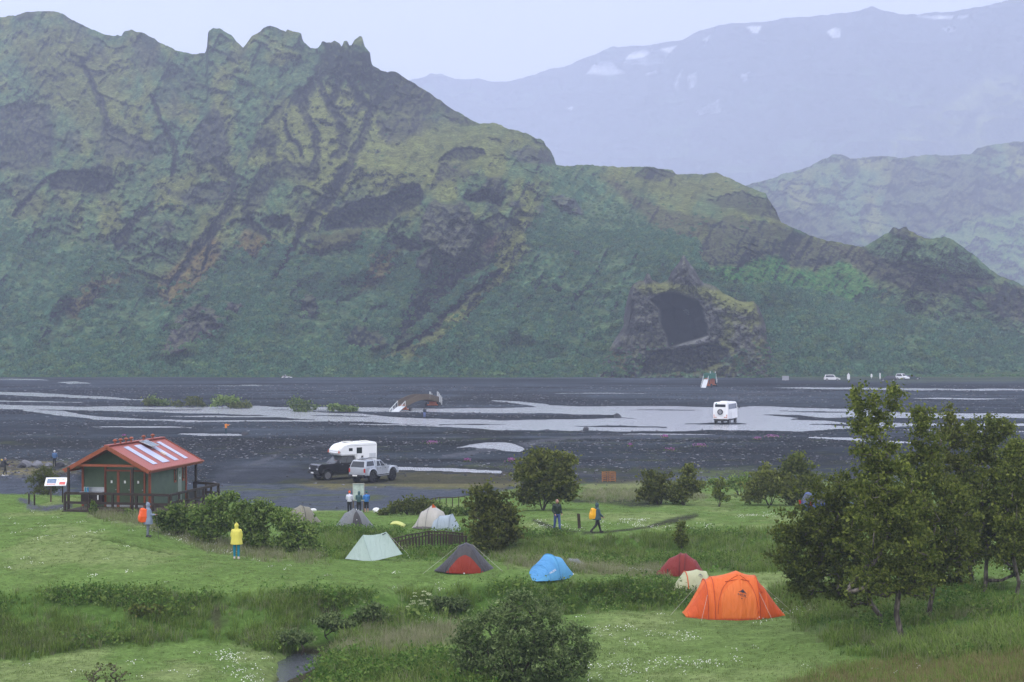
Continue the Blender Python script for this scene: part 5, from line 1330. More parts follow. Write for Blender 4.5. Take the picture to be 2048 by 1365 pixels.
# sink bench
MB().box((-1.35, WY0 - .28, 1.02), (1.35, .5, .06)).build('sink_bench', STEEL, hut)
MB().box((-1.35, WY0 - .05, 1.18), (1.35, .03, .24)).build('splash_back', STEEL, hut)
MB().box((-1.35, WY0 - .20, .72), (1.25, .3, .5)).build('sink_cabinet', WOODD, hut)
MB().cyl((-.9, WY0 - .45, .9), (-.9, WY0 - .45, .62), .04, n=8).build('waste_pipe', WHITE, hut)
for x, c_ in ((-1.58, (.02, .22, .42)), (-1.72, (.03, .25, .30))):
    b_ = MB().cyl((0, 0, 0), (0, 0, .2), .05, n=10).cyl((0, 0, .2), (0, 0, .25), .05, .02, n=10).cyl((0, 0, .25), (0, 0, .29), .018, n=8).build('soap_bottle', plain('blue_plastic_%d' % int(-x * 100), c_, .3))
    b_.matrix_world = Matrix.Translation(hut.location) @ Matrix.Rotation(math.radians(-11), 4, 'Z') @ Matrix.Scale(1.05, 4) @ Matrix.Translation((x, WY0 - .3, 1.051))
    props(b_, ('blue' if x > -1.6 else 'teal') + ' soap bottle standing on the sink bench of the hut', 'bottle')
# side windows and door
for yc in (4.95, 6.2):
    w_ = MB().box((WX1 + .035, yc, 1.72), (.05, .30, .82)).build('window', REDT, hut)
    MB().box((WX1 + .062, yc, 1.75), (.012, .17, .62)).build('pane', GLASS, w_)
dr = MB().box((WX1 + .04, 5.58, 1.22), (.06, .55, 1.98)).build('door', plain('pale_green_paint', (.22, .27, .22), .5), hut)
MB().box((WX1 + .075, 5.58, 1.52), (.01, .1, .13)).build('door_plate', WHITE, dr)
MB().box((WX1 + .075, 5.58, 1.85), (.01, .12, .16)).build('vent_triangle', plain('dark_green_paint', (.04, .07, .04)), dr)
# deck, its planks and the railings
deck = MB().box((.95, 3.4, .06), (6.5, 8.4, .16)).build('deck_frame', WOODD, hut)
for k in range(24):
    MB().box((-1.9 + k * .255, 3.4, .175), (.24, 8.3, .06)).build('plank', WOODB, deck)
for x in (-2.1, .0, 2.0, 4.0):
    for y in (-.5, 3.4, 7.3): MB().box((x, y, -.4), (.15, .15, .9)).build('deck_pile', WOODD, deck)
def rail(p0, p1, n, post_z=1.12, name='railing', skip=()):
    p0, p1 = Vector(p0), Vector(p1)
    r_ = MB().bar(p0 + Vector((0, 0, 1.10)), p1 + Vector((0, 0, 1.10)), .07, .14).build(name, WOODD, hut)
    MB().bar(p0 + Vector((0, 0, .58)), p1 + Vector((0, 0, .58)), .05, .14).build('lower_rail', WOODD, r_)
    for k in range(n):
        q = p0 + (p1 - p0) * k / (n - 1)
        MB().box((q.x, q.y, .56), (.11, .11, post_z)).build('railing_post', WOODD, r_)
rail((-2.25, -.5, 0), (2.0, -.5, 0), 4)
rail((2.0, -.55, 0), (3.95, -.6, 0), 3)
rail((4.0, -.5, 0), (4.12, 6.5, 0), 7)
rail((4.05, 6.6, 0), (2.2, 7.5, 0), 3)
for x, y in ((-2.25, -.05), (1.55, -.05), (2.2, 7.75), (-2.25, 7.75)):
    MB().box((x, y, 1.25), (.12, .12, 2.5)).build('porch_post', WOODD, hut)
MB().box((3.2, 5.3, .55), (.7, .5, .7)).build('deck_bin', plain('dark_bin', (.05, .055, .06), .5), hut)
# gravel step path beside the hut
# ------------------------------------------------------------------ signs and small furniture
g = on_ground(112, 1006)
pn = empty('information_panel', g, math.radians(6), 'tilted white information panel with a blue photo beside the hut', 'sign')
pw = 42 * g.y / F; pz = (1006 - 965) * g.y / F
MB().box((-.35, .25, pz / 2 - .15), (.09, .09, pz + .2)).build('leg', WOODG, pn); MB().box((.42, -.15, pz / 2 - .2), (.07, .07, pz + .1)).build('leg', WOODD, pn)
pl_ = MB().box((0, 0, pz), (pw, .82, .04), rx=math.radians(32)).build('panel', WHITE, pn)
def on_panel(name, x, y, w, h, c):
    m = Matrix.Translation((0, 0, pz)) @ Matrix.Rotation(math.radians(32), 4, 'X')
    MB().add([m @ Vector((x + sx * w / 2, y + sy * h / 2, .023)) for sx, sy in ((-1,-1),(1,-1),(1,1),(-1,1))], [(0,1,2,3)]).build(name, plain('print_' + name, c, .5, var=.4, scale=9), pl_)
on_panel('photo_print', -.26, .06, .56, .46, (.16, .23, .34)); on_panel('map_print', .40, -.18, .36, .30, (.62, .12, .10)); on_panel('caption_print', -.26, -.27, .56, .1, (.55, .22, .2)); on_panel('text_print', .3, .2, .5, .22, (.62, .66, .68))
for (a, b, hh), lab in zip(((58, 1009, .62), (69, 1012, .62)), ('left of two short dark posts by the information panel', 'right of two short dark posts by the information panel')):
    g = on_ground(a, b); p_ = MB().box((0, 0, hh / 2), (.08, .08, hh), rx=.02).box((0, 0, hh + .015), (.06, .06, .03)).build('marker_post', WOODD); p_.location = g
    props(p_, lab, 'post')
g = on_ground(1158, 1058); p_ = MB().box((0, 0, .38), (.17, .15, .86), ry=-.06).box((-.05, 0, .80), (.13, .11, .06), ry=-.06).build('trail_post', WOODB); p_.location = g; props(p_, 'short thick wooden trail post between the two walkers', 'post')
# map board with its legs
Ymb = 128.0; X = (717 - 1024) * Ymb / F; z0 = ground_z(X, Ymb)
mb = empty('map_board', (X, Ymb, z0), 0, 'upright pale green map board the three people are reading', 'sign')
topz = CZ - (967 - HOR) * Ymb / F - z0; botz = CZ - (1002 - HOR) * Ymb / F - z0
for x in (-.40, .40): MB().box((x, .05, (botz + .2) / 2), (.09, .09, botz + .5)).build('leg', WOODG, mb)
b_ = MB().box((0, 0, (topz + botz) / 2), (.88, .06, topz - botz)).build('board', plain('board_edge', (.35, .34, .30), .6), mb)
MB().box((0, -.036, (topz + botz) / 2), (.80, .008, topz - botz - .08)).build('map_print', plain('map_print_sheet', (.42, .50, .45), .4, var=.35, scale=3), b_)
MB().box((0, -.042, topz - .1), (.78, .004, .09)).build('header_print', plain('map_header', (.25, .30, .28), .4), b_)

# ------------------------------------------------------------------ footbridge over the hollow, and a railing beyond
def balustrade(root, ptsT, ptsB, n, post_idx, name):
    r_ = MB()
    for i in range(len(ptsT) - 1): r_.bar(ptsT[i], ptsT[i + 1], .06, .06)
    top = r_.build(name, WOODB, root)
    L = len(ptsT) - 1
    for k in range(n):
        t = k / (n - 1) * L; i = min(int(t), L - 1); f_ = t - i
        a = ptsT[i].lerp(ptsT[i + 1], f_); b = ptsB[i].lerp(ptsB[i + 1], f_)
        th = .13 if k in post_idx else .062
        MB().bar(b, a + Vector((0, 0, .06 if k in post_idx else 0)), th).build('baluster' if k not in post_idx else 'post', WOODB, top)
Yb = 93.0
fb = empty('footbridge', P(858, 1104, Yb), 0, 'small arched wooden footbridge with upright balusters behind the tents', 'footbridge')
o_ = fb.location
def rel(a, b, Y): return P(a, b, Y) - o_
nT = [rel(782, 1087, Yb - .3), rel(822, 1077, Yb), rel(861, 1070, Yb + .2), rel(896, 1070, Yb), rel(932, 1074, Yb - .3)]
nB = [rel(782, 1101, Yb - .3), rel(822, 1102, Yb), rel(861, 1105, Yb + .2), rel(896, 1106, Yb), rel(932, 1106, Yb - .3)]
balustrade(fb, nT, nB, 26, (13, 20, 25), 'near_handrail')
off = Vector((-.25, 1.5, 0))
balustrade(fb, [p + off for p in nT], [p + off for p in nB], 24, (0, 12, 23), 'far_handrail')
nP = 22
for k in range(nP):
    t = k / (nP - 1) * 4; i = min(int(t), 3); b = nB[i].lerp(nB[i + 1], t - i)
    MB().box((b.x - .12, b.y + .75, b.z + .06), (.20, 1.5, .05)).build('deck_plank', WOODG, fb)
Y2 = 121.0
ft = empty('trail_railing', P(895, 1012, Y2), 0, 'thin dark railing of a second footbridge behind the white dome tent', 'railing'); o_ = ft.location
tp_ = [rel(862, 998, Y2), rel(880, 995, Y2), rel(905, 996, Y2), rel(930, 993, Y2)]; bt_ = [rel(862, 1016, Y2), rel(880, 1015, Y2), rel(905, 1015, Y2), rel(930, 1014, Y2)]
balustrade(ft, tp_, bt_, 7, (), 'handrail')

# timber pallets stacked as a crate
g = on_ground(1217, 963)
pc = empty('pallet_stack', g, .12, 'stack of orange-brown wooden pallets standing on the dry grass', 'pallets')
ORW = plain('orange_timber', (0.26, 0.11, 0.032), .75, var=.35, scale=3)
for sx in (-.42, .12, .42):
    for k in range(5): MB().box((sx, -.3, .12 + k * .18), (.30, .04, .075)).build('slat', ORW, pc)
for sx in (-.6, -.12, .14, .6): MB().box((sx, -.22, .45), (.09, .09, .92)).build('upright', ORW, pc)
for k in range(5): MB().box((0, .25, .12 + k * .19), (1.25, .04, .06)).build('slat', ORW, pc)

# painted stones along the lot, boulders at the left
def boulder(name, g, r, seed, mat, label, cat, group):
    bm = bmesh.new(); bmesh.ops.create_icosphere(bm, subdivisions=3, radius=1)
    rs = np.random.RandomState(seed); k = rs.normal(size=(6, 3)); k /= np.linalg.norm(k, axis=1)[:, None]
    for v in bm.verts:
        d = np.array(v.co); s = 1.0
        for q in k: s = min(s, .72 / max(float(d @ q), .2) if d @ q > .72 else 1.0)
        s *= 1 + .05 * math.sin(7 * d[0] + seed) * math.cos(6 * d[1]); v.co = Vector(d * s * np.array(r))
    me = bpy.data.meshes.new(name); bm.to_mesh(me); bm.free(); me.materials.append(mat)
    o = bpy.data.objects.new(name, me); col.objects.link(o); o.location = Vector(g) + Vector((0, 0, r[2] * .45)); return props(o, label, cat, group)
for a, b, r, lab in ((625, 1023, .33, 'white painted stone left of the three people at the map board'), (713, 1022, .2, 'small white painted stone under the map board'), (752, 1022, .33, 'white painted stone right of the three people'), (608, 1022, .15, 'smallest white painted stone, above the brown tent')):
    Yq = 129.0; X = (a - 1024) * Yq / F; zq = CZ - (b - HOR) * Yq / F
    boulder('painted_stone', (X, Yq, max(ground_z(X, Yq), zq) - .05), (r, r * .8, r * .62), a, WHITE, lab, 'stone', 'white stones edging the gravel lot')
for a, b, r, lab in ((52, 934, .75, 'largest pale boulder left of the dark shrub'), (75, 935, .7, 'pale boulder just above the dark shrub'), (97, 935, .45, 'small boulder left of the person in the blue jacket'), (119, 935, .55, 'dark boulder at the feet of the person in the blue jacket'), (43, 936, .5, 'low dark boulder at the left end of the row'), (148, 932, .35, 'small pale boulder at the right end of the row'), (1235, 833, .7, 'single dark boulder on the bar in the middle of the river'), (1172, 862, .5, 'dark boulder at the near edge of the river'), (490, 870, .6, 'dark boulder right of the river photographer')):
    g = on_ground(a, b); boulder('boulder', g, (r, r * .8, r * .72), a, STONE if 'pale' in lab or 'small b' in lab else STONED, lab, 'boulder', 'boulders on the gravel')

# ------------------------------------------------------------------ vehicles
def wheel(parent, c, r, w, rim, name='wheel', axis=(0, 1, 0)):
    ax = Vector(axis); c = Vector(c)
    t = MB(); R_ = [(-.5, .72), (-.5, .92), (-.38, 1.0), (.38, 1.0), (.5, .92), (.5, .72)]
    n = 20; u = ax.orthogonal().normalized(); v = ax.cross(u); V, Fc = [], []
    for q, rr in R_: V += [c + ax * q * w + (u * math.cos(2 * math.pi * i / n) + v * math.sin(2 * math.pi * i / n)) * rr * r for i in range(n)]
    for k in range(len(R_)):
        k2 = (k + 1) % len(R_)
        Fc += [(k * n + i, k * n + (i + 1) % n, k2 * n + (i + 1) % n, k2 * n + i) for i in range(n)]
    wh = empty(name, (0, 0, 0)); wh.parent = parent
    t.add(V, Fc).build('tyre', RUBBER, wh, smooth_=False)
    m = MB().cyl(c - ax * w * .38, c + ax * w * .38, r * .70, n=20).cyl(c - ax * w * .46, c + ax * w * .46, r * .2, n=12)
    for k in range(6):
        a = k * math.pi / 3; d = u * math.cos(a) + v * math.sin(a); m.bar(c + d * r * .12 - ax * w * .43, c + d * r * .66 - ax * w * .40, r * .16); m.bar(c + d * r * .12 + ax * w * .43, c + d * r * .66 + ax * w * .40, r * .16)
    m.build('rim', rim, wh)
    return wh

def arch_profile(pts, axles, zb, R):
    """closed side profile: top outline pts (rear to front), then the sill with wheel arches cut in (front to rear)"""
    out = list(pts)
    for ax in sorted(axles, reverse=True):
        out.append((ax + R, zb))
        out += [(ax + R * math.cos(t), zb + R * .92 * math.sin(t)) for t in np.linspace(.25, math.pi - .25, 7)]
        out.append((ax - R, zb))
    return out

def window_quad(parent, pts, name='window', mat=None, off=.012):
    p = [Vector(q) for q in pts]; n = (p[1] - p[0]).cross(p[2] - p[0]).normalized() * off
    return MB().hexa([q - n * .3 for q in p], [q + n for q in p]).build(name, mat or GLASS, parent)

def pickup(loc, head, body_mat, L, W, wheel_r, lift, rim, canopy, label, flare_mat=None, bh=.72, ch=.62):
    root = empty('pickup_truck', loc, head, label, 'pickup')
    zb = wheel_r + lift; f0, f1 = -L / 2, L / 2
    axf, axr = f1 - .95, f0 + 1.15
    belt = zb + bh
    prof = [(f0, zb + .02), (f0 - .02, zb + .66), (f0 + .03, belt), (f1 - 1.75, belt + .02), (f1 - .35, belt - .03), (f1 - .06, belt - .14), (f1, zb + bh * .62), (f1 - .02, zb + .02)]
    body = MB().prism(arch_profile(prof, (axf, axr), zb, wheel_r * 1.14), -W / 2, W / 2).build('body', body_mat, root, bevel=.05)
    c0, c1 = f0 + (1.75 if canopy else 2.0), f1 - 1.72            # cab base
    t0, t1, zt, ins = c0 + .18, c1 - .78, belt + ch, .18
    base = [(c0, -W / 2 + .05, belt - .02), (c1, -W / 2 + .05, belt - .02), (c1, W / 2 - .05, belt - .02), (c0, W / 2 - .05, belt - .02)]
    top = [(t0, -W / 2 + ins, zt), (t1, -W / 2 + ins, zt), (t1, W / 2 - ins, zt), (t0, W / 2 - ins, zt)]
    MB().hexa(base, top).build('cab', body_mat, root, bevel=.06)
    B_, T_ = [Vector(p) for p in base], [Vector(p) for p in top]
    def on(a, b, c, d, u, v): return (a.lerp(b, u)).lerp(c.lerp(d, u), v)
    for (i, j, nm) in ((1, 2, 'windscreen'), (3, 0, 'rear_window')):
        window_quad(root, [on(B_[i], B_[j], T_[i], T_[j], u, v) for u, v in ((.07, .12), (.93, .12), (.92, .9), (.08, .9))], nm)
    for i, j in ((0, 1), (2, 3)):
        for u0, u1 in (((.08, .44), (.50, .88)) if i == 0 else ((.12, .50), (.56, .92))):
            window_quad(root, [on(B_[i], B_[j], T_[i], T_[j], u, v) for u, v in ((u0, .14), (u1, .14), (u1 - .04 * (u1 > .8), .86), (u0 + .03, .86))], 'side_window')
    for sy in (-1, 1):
        for ax in (axf, axr): wheel(root, (ax, sy * (W / 2 - .06), wheel_r), wheel_r, .34 if lift > .1 else .28, rim)
        for ax in (axf, axr):
            fl = MB(); n = 9; RR = wheel_r * 1.14
            for k in range(n):
                a0, a1 = [.0 + (math.pi) * q / n for q in (k, k + 1)]
                pa = [(ax + RR * math.cos(t), sy * (W / 2 + dy), zb + RR * .92 * math.sin(t) + (.0 if RR else 0)) for t in (a0, a1) for dy in (-.03, .09 if lift > .1 else .05)]
                pb = [(ax + RR * 1.2 * math.cos(t), sy * (W / 2 + dy), zb + RR * 1.16 * math.sin(t)) for t in (a0, a1) for dy in (-.03, .07 if lift > .1 else .04)]
                fl.hexa([pa[0], pa[1], pa[3], pa[2]], [pb[0], pb[1], pb[3], pb[2]])
            fl.build('wheel_flare', flare_mat or body_mat, root)
        MB().bar((axr + wheel_r * 1.3, sy * (W / 2 + .08), zb - .08), (axf - wheel_r * 1.3, sy * (W / 2 + .08), zb - .08), .16, .05).build('side_step', CHROME if canopy is None else STEEL, root)
        MB().box((c1 - .45, sy * (W / 2 + .13), belt + .13), (.12, .22, .18)).build('mirror', CHROME if canopy is None else body_mat, root, bevel=.02)
        MB().box((f1 - .04, sy * (W / 2 - .25), zb + .45), (.1, .36, .2)).build('headlight', LAMPW, root, bevel=.02)
        MB().box((f0 + .02, sy * (W / 2 - .09), zb + .48), (.12, .16, .36)).build('tail_light', LAMPR, root, bevel=.02)
        for dx in (.25, 1.1): MB().box((c0 + .4 + dx * .9, sy * (W / 2 + .012), belt - .12), (.2, .03, .04)).build('door_handle', CHROME, root)
        for dx in (.12, 1.0, 1.95): MB().box((c0 + dx, sy * (W / 2 + .002), zb + .4), (.014, .012, .6)).build('door_seam', BLACKP, root)
    MB().box((f1 + .02, 0, zb + .12), (.22, W + .02, .26)).build('front_bumper', BLACKP if canopy is None else body_mat, root, bevel=.04)
    gr = MB().box((f1 + .005, 0, zb + bh * .6), (.06, W * .6, bh * .5)).build('grille', BLACKP, root, bevel=.02)
    for k in (-1, 0, 1): MB().box((f1 + .04, 0, zb + .46 + k * .11), (.03, W * .55, .025)).build('grille_bar', BLACKP if canopy is None else CHROME, gr)
    MB().box((f1 + .055, 0, zb + .56), (.02, .12, .12)).build('badge', CHROME, gr)
    MB().box((f0 - .08, 0, zb + .0), (.24, W - .1, .2)).build('rear_bumper', BLACKP, root, bevel=.04)
    MB().box((f1 + .14, .0, zb + .1), (.015, .52, .12)).build('front_plate', WHITE, root); MB().box((f0 - .21, .1, zb + .02), (.015, .52, .12)).build('rear_plate', WHITE, root)
    MB().box((f0 - .03, 0, zb + .46), (.02, W * .72, .42)).build('tailgate', body_mat, root, bevel=.008)
    MB().box((0, 0, zb - .1), (L * .86, W * .5, .2)).build('chassis', BLACKP, root)
    for ax in (axf, axr): MB().cyl((ax, -W / 2 + .1, wheel_r), (ax, W / 2 - .1, wheel_r), .09, n=8).build('axle', BLACKP, root)
    if canopy is not None:                # hard canopy over the bed, with roof rack
        b0, b1 = f0 + .02, c0 - .02
        cb = [(b0, -W / 2 + .05, belt), (b1, -W / 2 + .05, belt), (b1, W / 2 - .05, belt), (b0, W / 2 - .05, belt)]
        ct = [(b0 + .28, -W / 2 + .2, zt + .04), (b1 - .02, -W / 2 + .2, zt + .04), (b1 - .02, W / 2 - .2, zt + .04), (b0 + .28, W / 2 - .2, zt + .04)]
        cn = MB().hexa(cb, ct).build('canopy', canopy, root, bevel=.05)
        cb, ct = [Vector(p) for p in cb], [Vector(p) for p in ct]
        window_quad(root, [on(cb[3], cb[0], ct[3], ct[0], u, v) for u, v in ((.06, .08), (.94, .08), (.93, .86), (.07, .86))], 'canopy_rear_window')
        for i, j in ((0, 1), (2, 3)):
            window_quad(root, [on(cb[i], cb[j], ct[i], ct[j], u, v) for u, v in ((.14, .2), (.86, .2), (.84, .86), (.18, .86))], 'canopy_side_window')
        for x in (b0 + .45, b1 - .3, b1 + .9): MB().bar((x, -W / 2 + .22, zt + .12), (x, W / 2 - .22, zt + .12), .06, .04).build('roof_bar', BLACKP, root)
        MB().box((b0 + .9, -.1, zt + .2), (.8, .5, .1)).build('roof_box', STEEL, root, bevel=.02)
        for q in (-.05, .06, .17): MB().cyl((b0 + 1.0 + q, .2, zt + .1), (b0 + 1.0 + q, .2, zt + .42), .03, n=6).build('antenna', BLACKP, root)
    return root, zb, belt, c0, c1, zt
BLKPAINT = plain('black_car_paint', (0.014, 0.013, 0.015), .16, var=.3, scale=1.5, spec=.6)
SILVER = plain('silver_car_paint', (0.47, 0.50, 0.54), .25, .35, var=.08, scale=1.5, spec=.6)
sY = 155.5; sx = (714 - 1024) * sY / F
sh = Vector((.52, .854, 0)); sl_ = Vector((sx, sY, 0)) + sh * 2.6
pickup((sl_.x, sl_.y, ground_z(sl_.x, sl_.y)), math.atan2(sh.y, sh.x), SILVER, 5.2, 1.86, .55, .16, RIMD, SILVER, 'silver pickup with oversized wheels and a canopy, parked beside the camper')
bh_ = Vector((-.835, -.55, 0)); fY = 159.2; fx = (627 - 1024) * fY / F; bl_ = Vector((fx, fY, 0)) - bh_ * 2.95
bz_ = ground_z(bl_.x, bl_.y)
tr, zb, belt, c0, c1, zt = pickup((bl_.x, bl_.y, bz_), math.atan2(bh_.y, bh_.x), BLKPAINT, 5.9, 2.02, .45, .14, RIML, None, 'black pickup carrying the white camper cabin on its bed', bh=.92, ch=.64)
# camper cabin on the bed and over the cab
cp = empty('camper_cabin', (bl_.x, bl_.y, bz_), math.atan2(bh_.y, bh_.x), 'white camper cabin carried on the black pickup', 'camper')
CAMPW = plain('white_gelcoat', (0.80, 0.81, 0.82), .3, var=.05, scale=1)
z1 = zt + .07
prof = [(-3.25, belt + .05), (c0 - .06, belt + .05), (c0 - .06, z1), (c1 - .75, z1), (c1 - .45, z1 + .12), (c1 - .36, z1 + .36), (c1 - .5, z1 + .72), (c1 - .95, z1 + 1.02), (c1 - 1.7, z1 + 1.2), (-3.1, z1 + 1.24), (-3.28, z1 + 1.1)]
cb_ = MB().prism(prof, -1.06, 1.06).build('shell', CAMPW, cp, bevel=.10, seg=3)
for sy in (-1, 1):
    q = 1.065 * sy
    for x0, x1, a, b in ((-1.62, -1.05, z1 + .18, z1 + .74), (-.62, -.22, z1 + .42, z1 + .70)):
        w_ = MB().box(((x0 + x1) / 2, q, (a + b) / 2), (x1 - x0, .03, b - a)).build('window_frame', BLACKP, cb_, bevel=.01)
        MB().box(((x0 + x1) / 2, q + sy * .017, (a + b) / 2), (x1 - x0 - .06, .006, b - a - .06)).build('pane', GLASS, w_)
    MB().add([(.72, q + sy * .004, z1 + .26), (.95, q + sy * .004, z1 + .26), (.85, q + sy * .004, z1 + .58)], [(0, 1, 2)]).build('logo_triangle', plain('red_decal', (.52, .12, .07), .4), cb_)
    MB().add([(.60, q + sy * .004, z1 + .26), (.70, q + sy * .004, z1 + .26), (.80, q + sy * .004, z1 + .5), (.72, q + sy * .004, z1 + .42)], [(0, 1, 2, 3)]).build('logo_stroke', plain('grey_decal', (.3, .3, .33), .4), cb_)
    MB().box((-1.6, q + sy * .003, z1 + .92), (3.2, .006, .05)).build('trim_line', plain('pale_grey_trim', (.5, .52, .55), .4), cb_)
    MB().box((-2.75, q + sy * .003, belt + .62), (.7, .006, .5)).build('service_hatch', plain('pale_grey_trim', (.5, .52, .55), .4), cb_)
MB().box((-.6, 0, z1 + 1.25), (.9, .7, .08)).build('roof_hatch', OFFW, cb_, bevel=.02); MB().box((-2.3, .2, z1 + 1.28), (.7, .6, .08)).build('roof_hatch', OFFW, cb_, bevel=.02)

# the river-crossing bus
Yb_ = 263.0; bw = Vector((.36, .933, 0)); bx_ = (1441 - 1024) * Yb_ / F; bc = Vector((bx_, Yb_, 0)) + bw * 3.3
bus = empty('highland_bus', (bc.x, bc.y, -.28), math.atan2(bw.y, bw.x), 'white high-clearance bus fording the river, spare wheel on its back', 'bus')
BW = plain('white_bus_paint', (0.80, 0.80, 0.79), .35, var=.06, scale=1)
L, W, z0, z1 = 6.8, 2.35, .95, 3.55
sec = lambda x, z0, z1, s: [(x, -W / 2 * s, z0), (x, W / 2 * s, z0), (x, W / 2 * s, z0 + (z1 - z0) * .5), (x, W / 2 * s * .93, z1 - .12), (x, W / 2 * s * .80, z1), (x, -W / 2 * s * .80, z1), (x, -W / 2 * s * .93, z1 - .12), (x, -W / 2 * s, z0 + (z1 - z0) * .5)]
rows = [sec(-L / 2, z0, z1 - .08, .97), sec(-L / 2 + .25, z0 - .05, z1, 1), sec(L / 2 - .9, z0 - .05, z1 - .05, 1), sec(L / 2 - .35, z0 - .05, z1 - .35, .97), sec(L / 2, z0 + .05, z1 - 1.2, .92)]
m = MB(); V = [p for r in rows for p in r]; n = 8
m.add(V, [tuple(range(n))] + [tuple(range(4 * n, 5 * n))[::-1]] + [(k * n + i, k * n + (i + 1) % n, (k + 1) * n + (i + 1) % n, (k + 1) * n + i) for k in range(4) for i in range(n)])
bb = m.build('body', BW, bus, bevel=.05)
xr = -L / 2 - .012
MB().box((xr, .0, 3.02), (.03, 1.65, .42)).build('rear_window', GLASS, bus, bevel=.01)
wheel(bus, (xr - .12, 0, 2.05), .43, .24, RIML, 'spare_wheel', (1, 0, 0))
for sy in (-1, 1):
    for k in range(3): MB().box((xr, sy * (.98 - k * .16), 1.22), (.04, .12, .12)).build('tail_light', LAMPR if k != 1 else plain('amber_lens', (.6, .25, .03), .2), bus)
    MB().box((xr, sy * 1.0, 1.5), (.03, .13, .3)).build('rear_reflector', plain('pale_red_lens', (.6, .25, .2), .3), bus)
    window_quad(bus, [(-2.7, sy * (W / 2 + .004), 2.45), (2.3, sy * (W / 2 + .004), 2.45), (2.3, sy * (W / 2 * .945), 3.22), (-2.7, sy * (W / 2 * .945), 3.22)][::sy], 'side_windows', GLASS, .02)
    for ax in (-2.0, 2.1):
        wheel(bus, (ax, sy * (W / 2 - .16), .52), .52, .32, RIML)
    MB().box((L / 2 - .1, sy * (W / 2 + .2), 2.6), (.14, .22, .42)).build('mirror', BLACKP, bus, bevel=.02)
    MB().box((-1.2, sy * (W / 2 + .004), 1.45), (.02, .012, .9)).build('panel_seam', BLACKP, bus)
MB().box((xr, 0, 1.02), (.05, .5, .12)).build('rear_plate', WHITE, bus)
MB().box((-L / 2 + .2, 0, .78), (.4, 2.0, .34)).build('rear_bumper', BLACKP, bus); MB().box((0, 0, .72), (L * .8, 1.2, .3)).build('chassis', BLACKP, bus)
MB().box((-1, 0, z1 + .04), (1.4, 1.0, .12)).build('roof_vent', BW, bus, bevel=.03)
MB().cyl((xr - .004, .62, 3.36), (xr + .01, .62, 3.36), .10, n=12).build('emblem', plain('teal_decal', (.05, .3, .25), .4), bus)

def small_car(name, px, py, head, mat, L, H, label, suv=True, Y=None, dz=0.0, cat='car'):
    Y = Y or F * CZ / (py - HOR); x = (px - 1024) * Y / F
    root = empty(name, (x, Y, ground_z(x, Y) + dz), head, label, cat)
    W, r = 1.85, .37; f0, f1 = -L / 2, L / 2; belt = H * .56
    prof = [(f0 + .02, .38), (f0 - .02, belt - .1), (f0 + .05, belt), (f1 - 1.3, belt), (f1 - .2, belt - .16), (f1, .62), (f1 - .03, .36)]
    MB().prism(arch_profile(prof, (f1 - .85, f0 + .85), .36, r * 1.15), -W / 2, W / 2).build('body', mat, root, bevel=.05)
    c0, c1 = f0 + .06, f1 - 1.25; t0, t1 = (c0 + .3, c1 - .65) if suv else (c0 + .9, c1 - .8)
    base = [(c0, -W / 2 + .06, belt - .02), (c1, -W / 2 + .06, belt - .02), (c1, W / 2 - .06, belt - .02), (c0, W / 2 - .06, belt - .02)]
    top = [(t0, -W / 2 + .22, H), (t1, -W / 2 + .22, H), (t1, W / 2 - .22, H), (t0, W / 2 - .22, H)]
    MB().hexa(base, top).build('cabin', mat, root, bevel=.05)
    B_, T_ = [Vector(p) for p in base], [Vector(p) for p in top]
    for i, j, nm in ((0, 1, 'side_window'), (2, 3, 'side_window'), (1, 2, 'windscreen'), (3, 0, 'rear_window')):
        q = [(B_[i].lerp(B_[j], u)).lerp(T_[i].lerp(T_[j], u), v) for u, v in ((.08, .15), (.92, .15), (.9, .85), (.1, .85))]
        window_quad(root, q, nm)
    for sy in (-1, 1):
        for ax in (f1 - .85, f0 + .85): wheel(root, (ax, sy * (W / 2 - .1), r), r, .24, RIML)
        MB().box((f1 - .05, sy * (W / 2 - .25), .72), (.1, .34, .15)).build('headlight', LAMPW, root); MB().box((f0 + .02, sy * (W / 2 - .14), .85), (.08, .2, .25)).build('tail_light', LAMPR, root)
    return root
CW = plain('white_car_paint', (.74, .74, .75), .3, var=.06, scale=1, spec=.6); CD = plain('dark_car_paint', (.02, .022, .028), .2, var=.2, scale=1, spec=.6); CG = plain('dark_green_car_paint', (.02, .05, .045), .2, var=.2, scale=1, spec=.6)
CB = plain('blue_car_paint', (.05, .08, .22), .25, var=.1, scale=1, spec=.6)
small_car('parked_car', 1664, 763, -.1, CW, 4.8, 1.85, 'white estate car parked alone at the foot of the mountain')
small_car('parked_car', 1776, 765, math.pi - .1, CD, 4.7, 1.75, 'black car parked among others at the far right')
small_car('parked_car', 1805, 763, -.9, CW, 4.2, 1.9, 'white car partly behind the black one at the far right', Y=522)
small_car('parked_car', 1824, 762, .05, CG, 4.8, 1.5, 'dark green car, rightmost of the far parked cars', suv=False, Y=527)
small_car('parked_van', 574, 757, 0, CW, 3.2, 1.35, 'tiny white car roof showing above the far gravel bank', suv=False, Y=556, dz=-.45)
small_car('parked_car', 1668, 1042, .3, CB, 4.2, 1.5, 'blue car half hidden behind the birch leaves', Y=112)

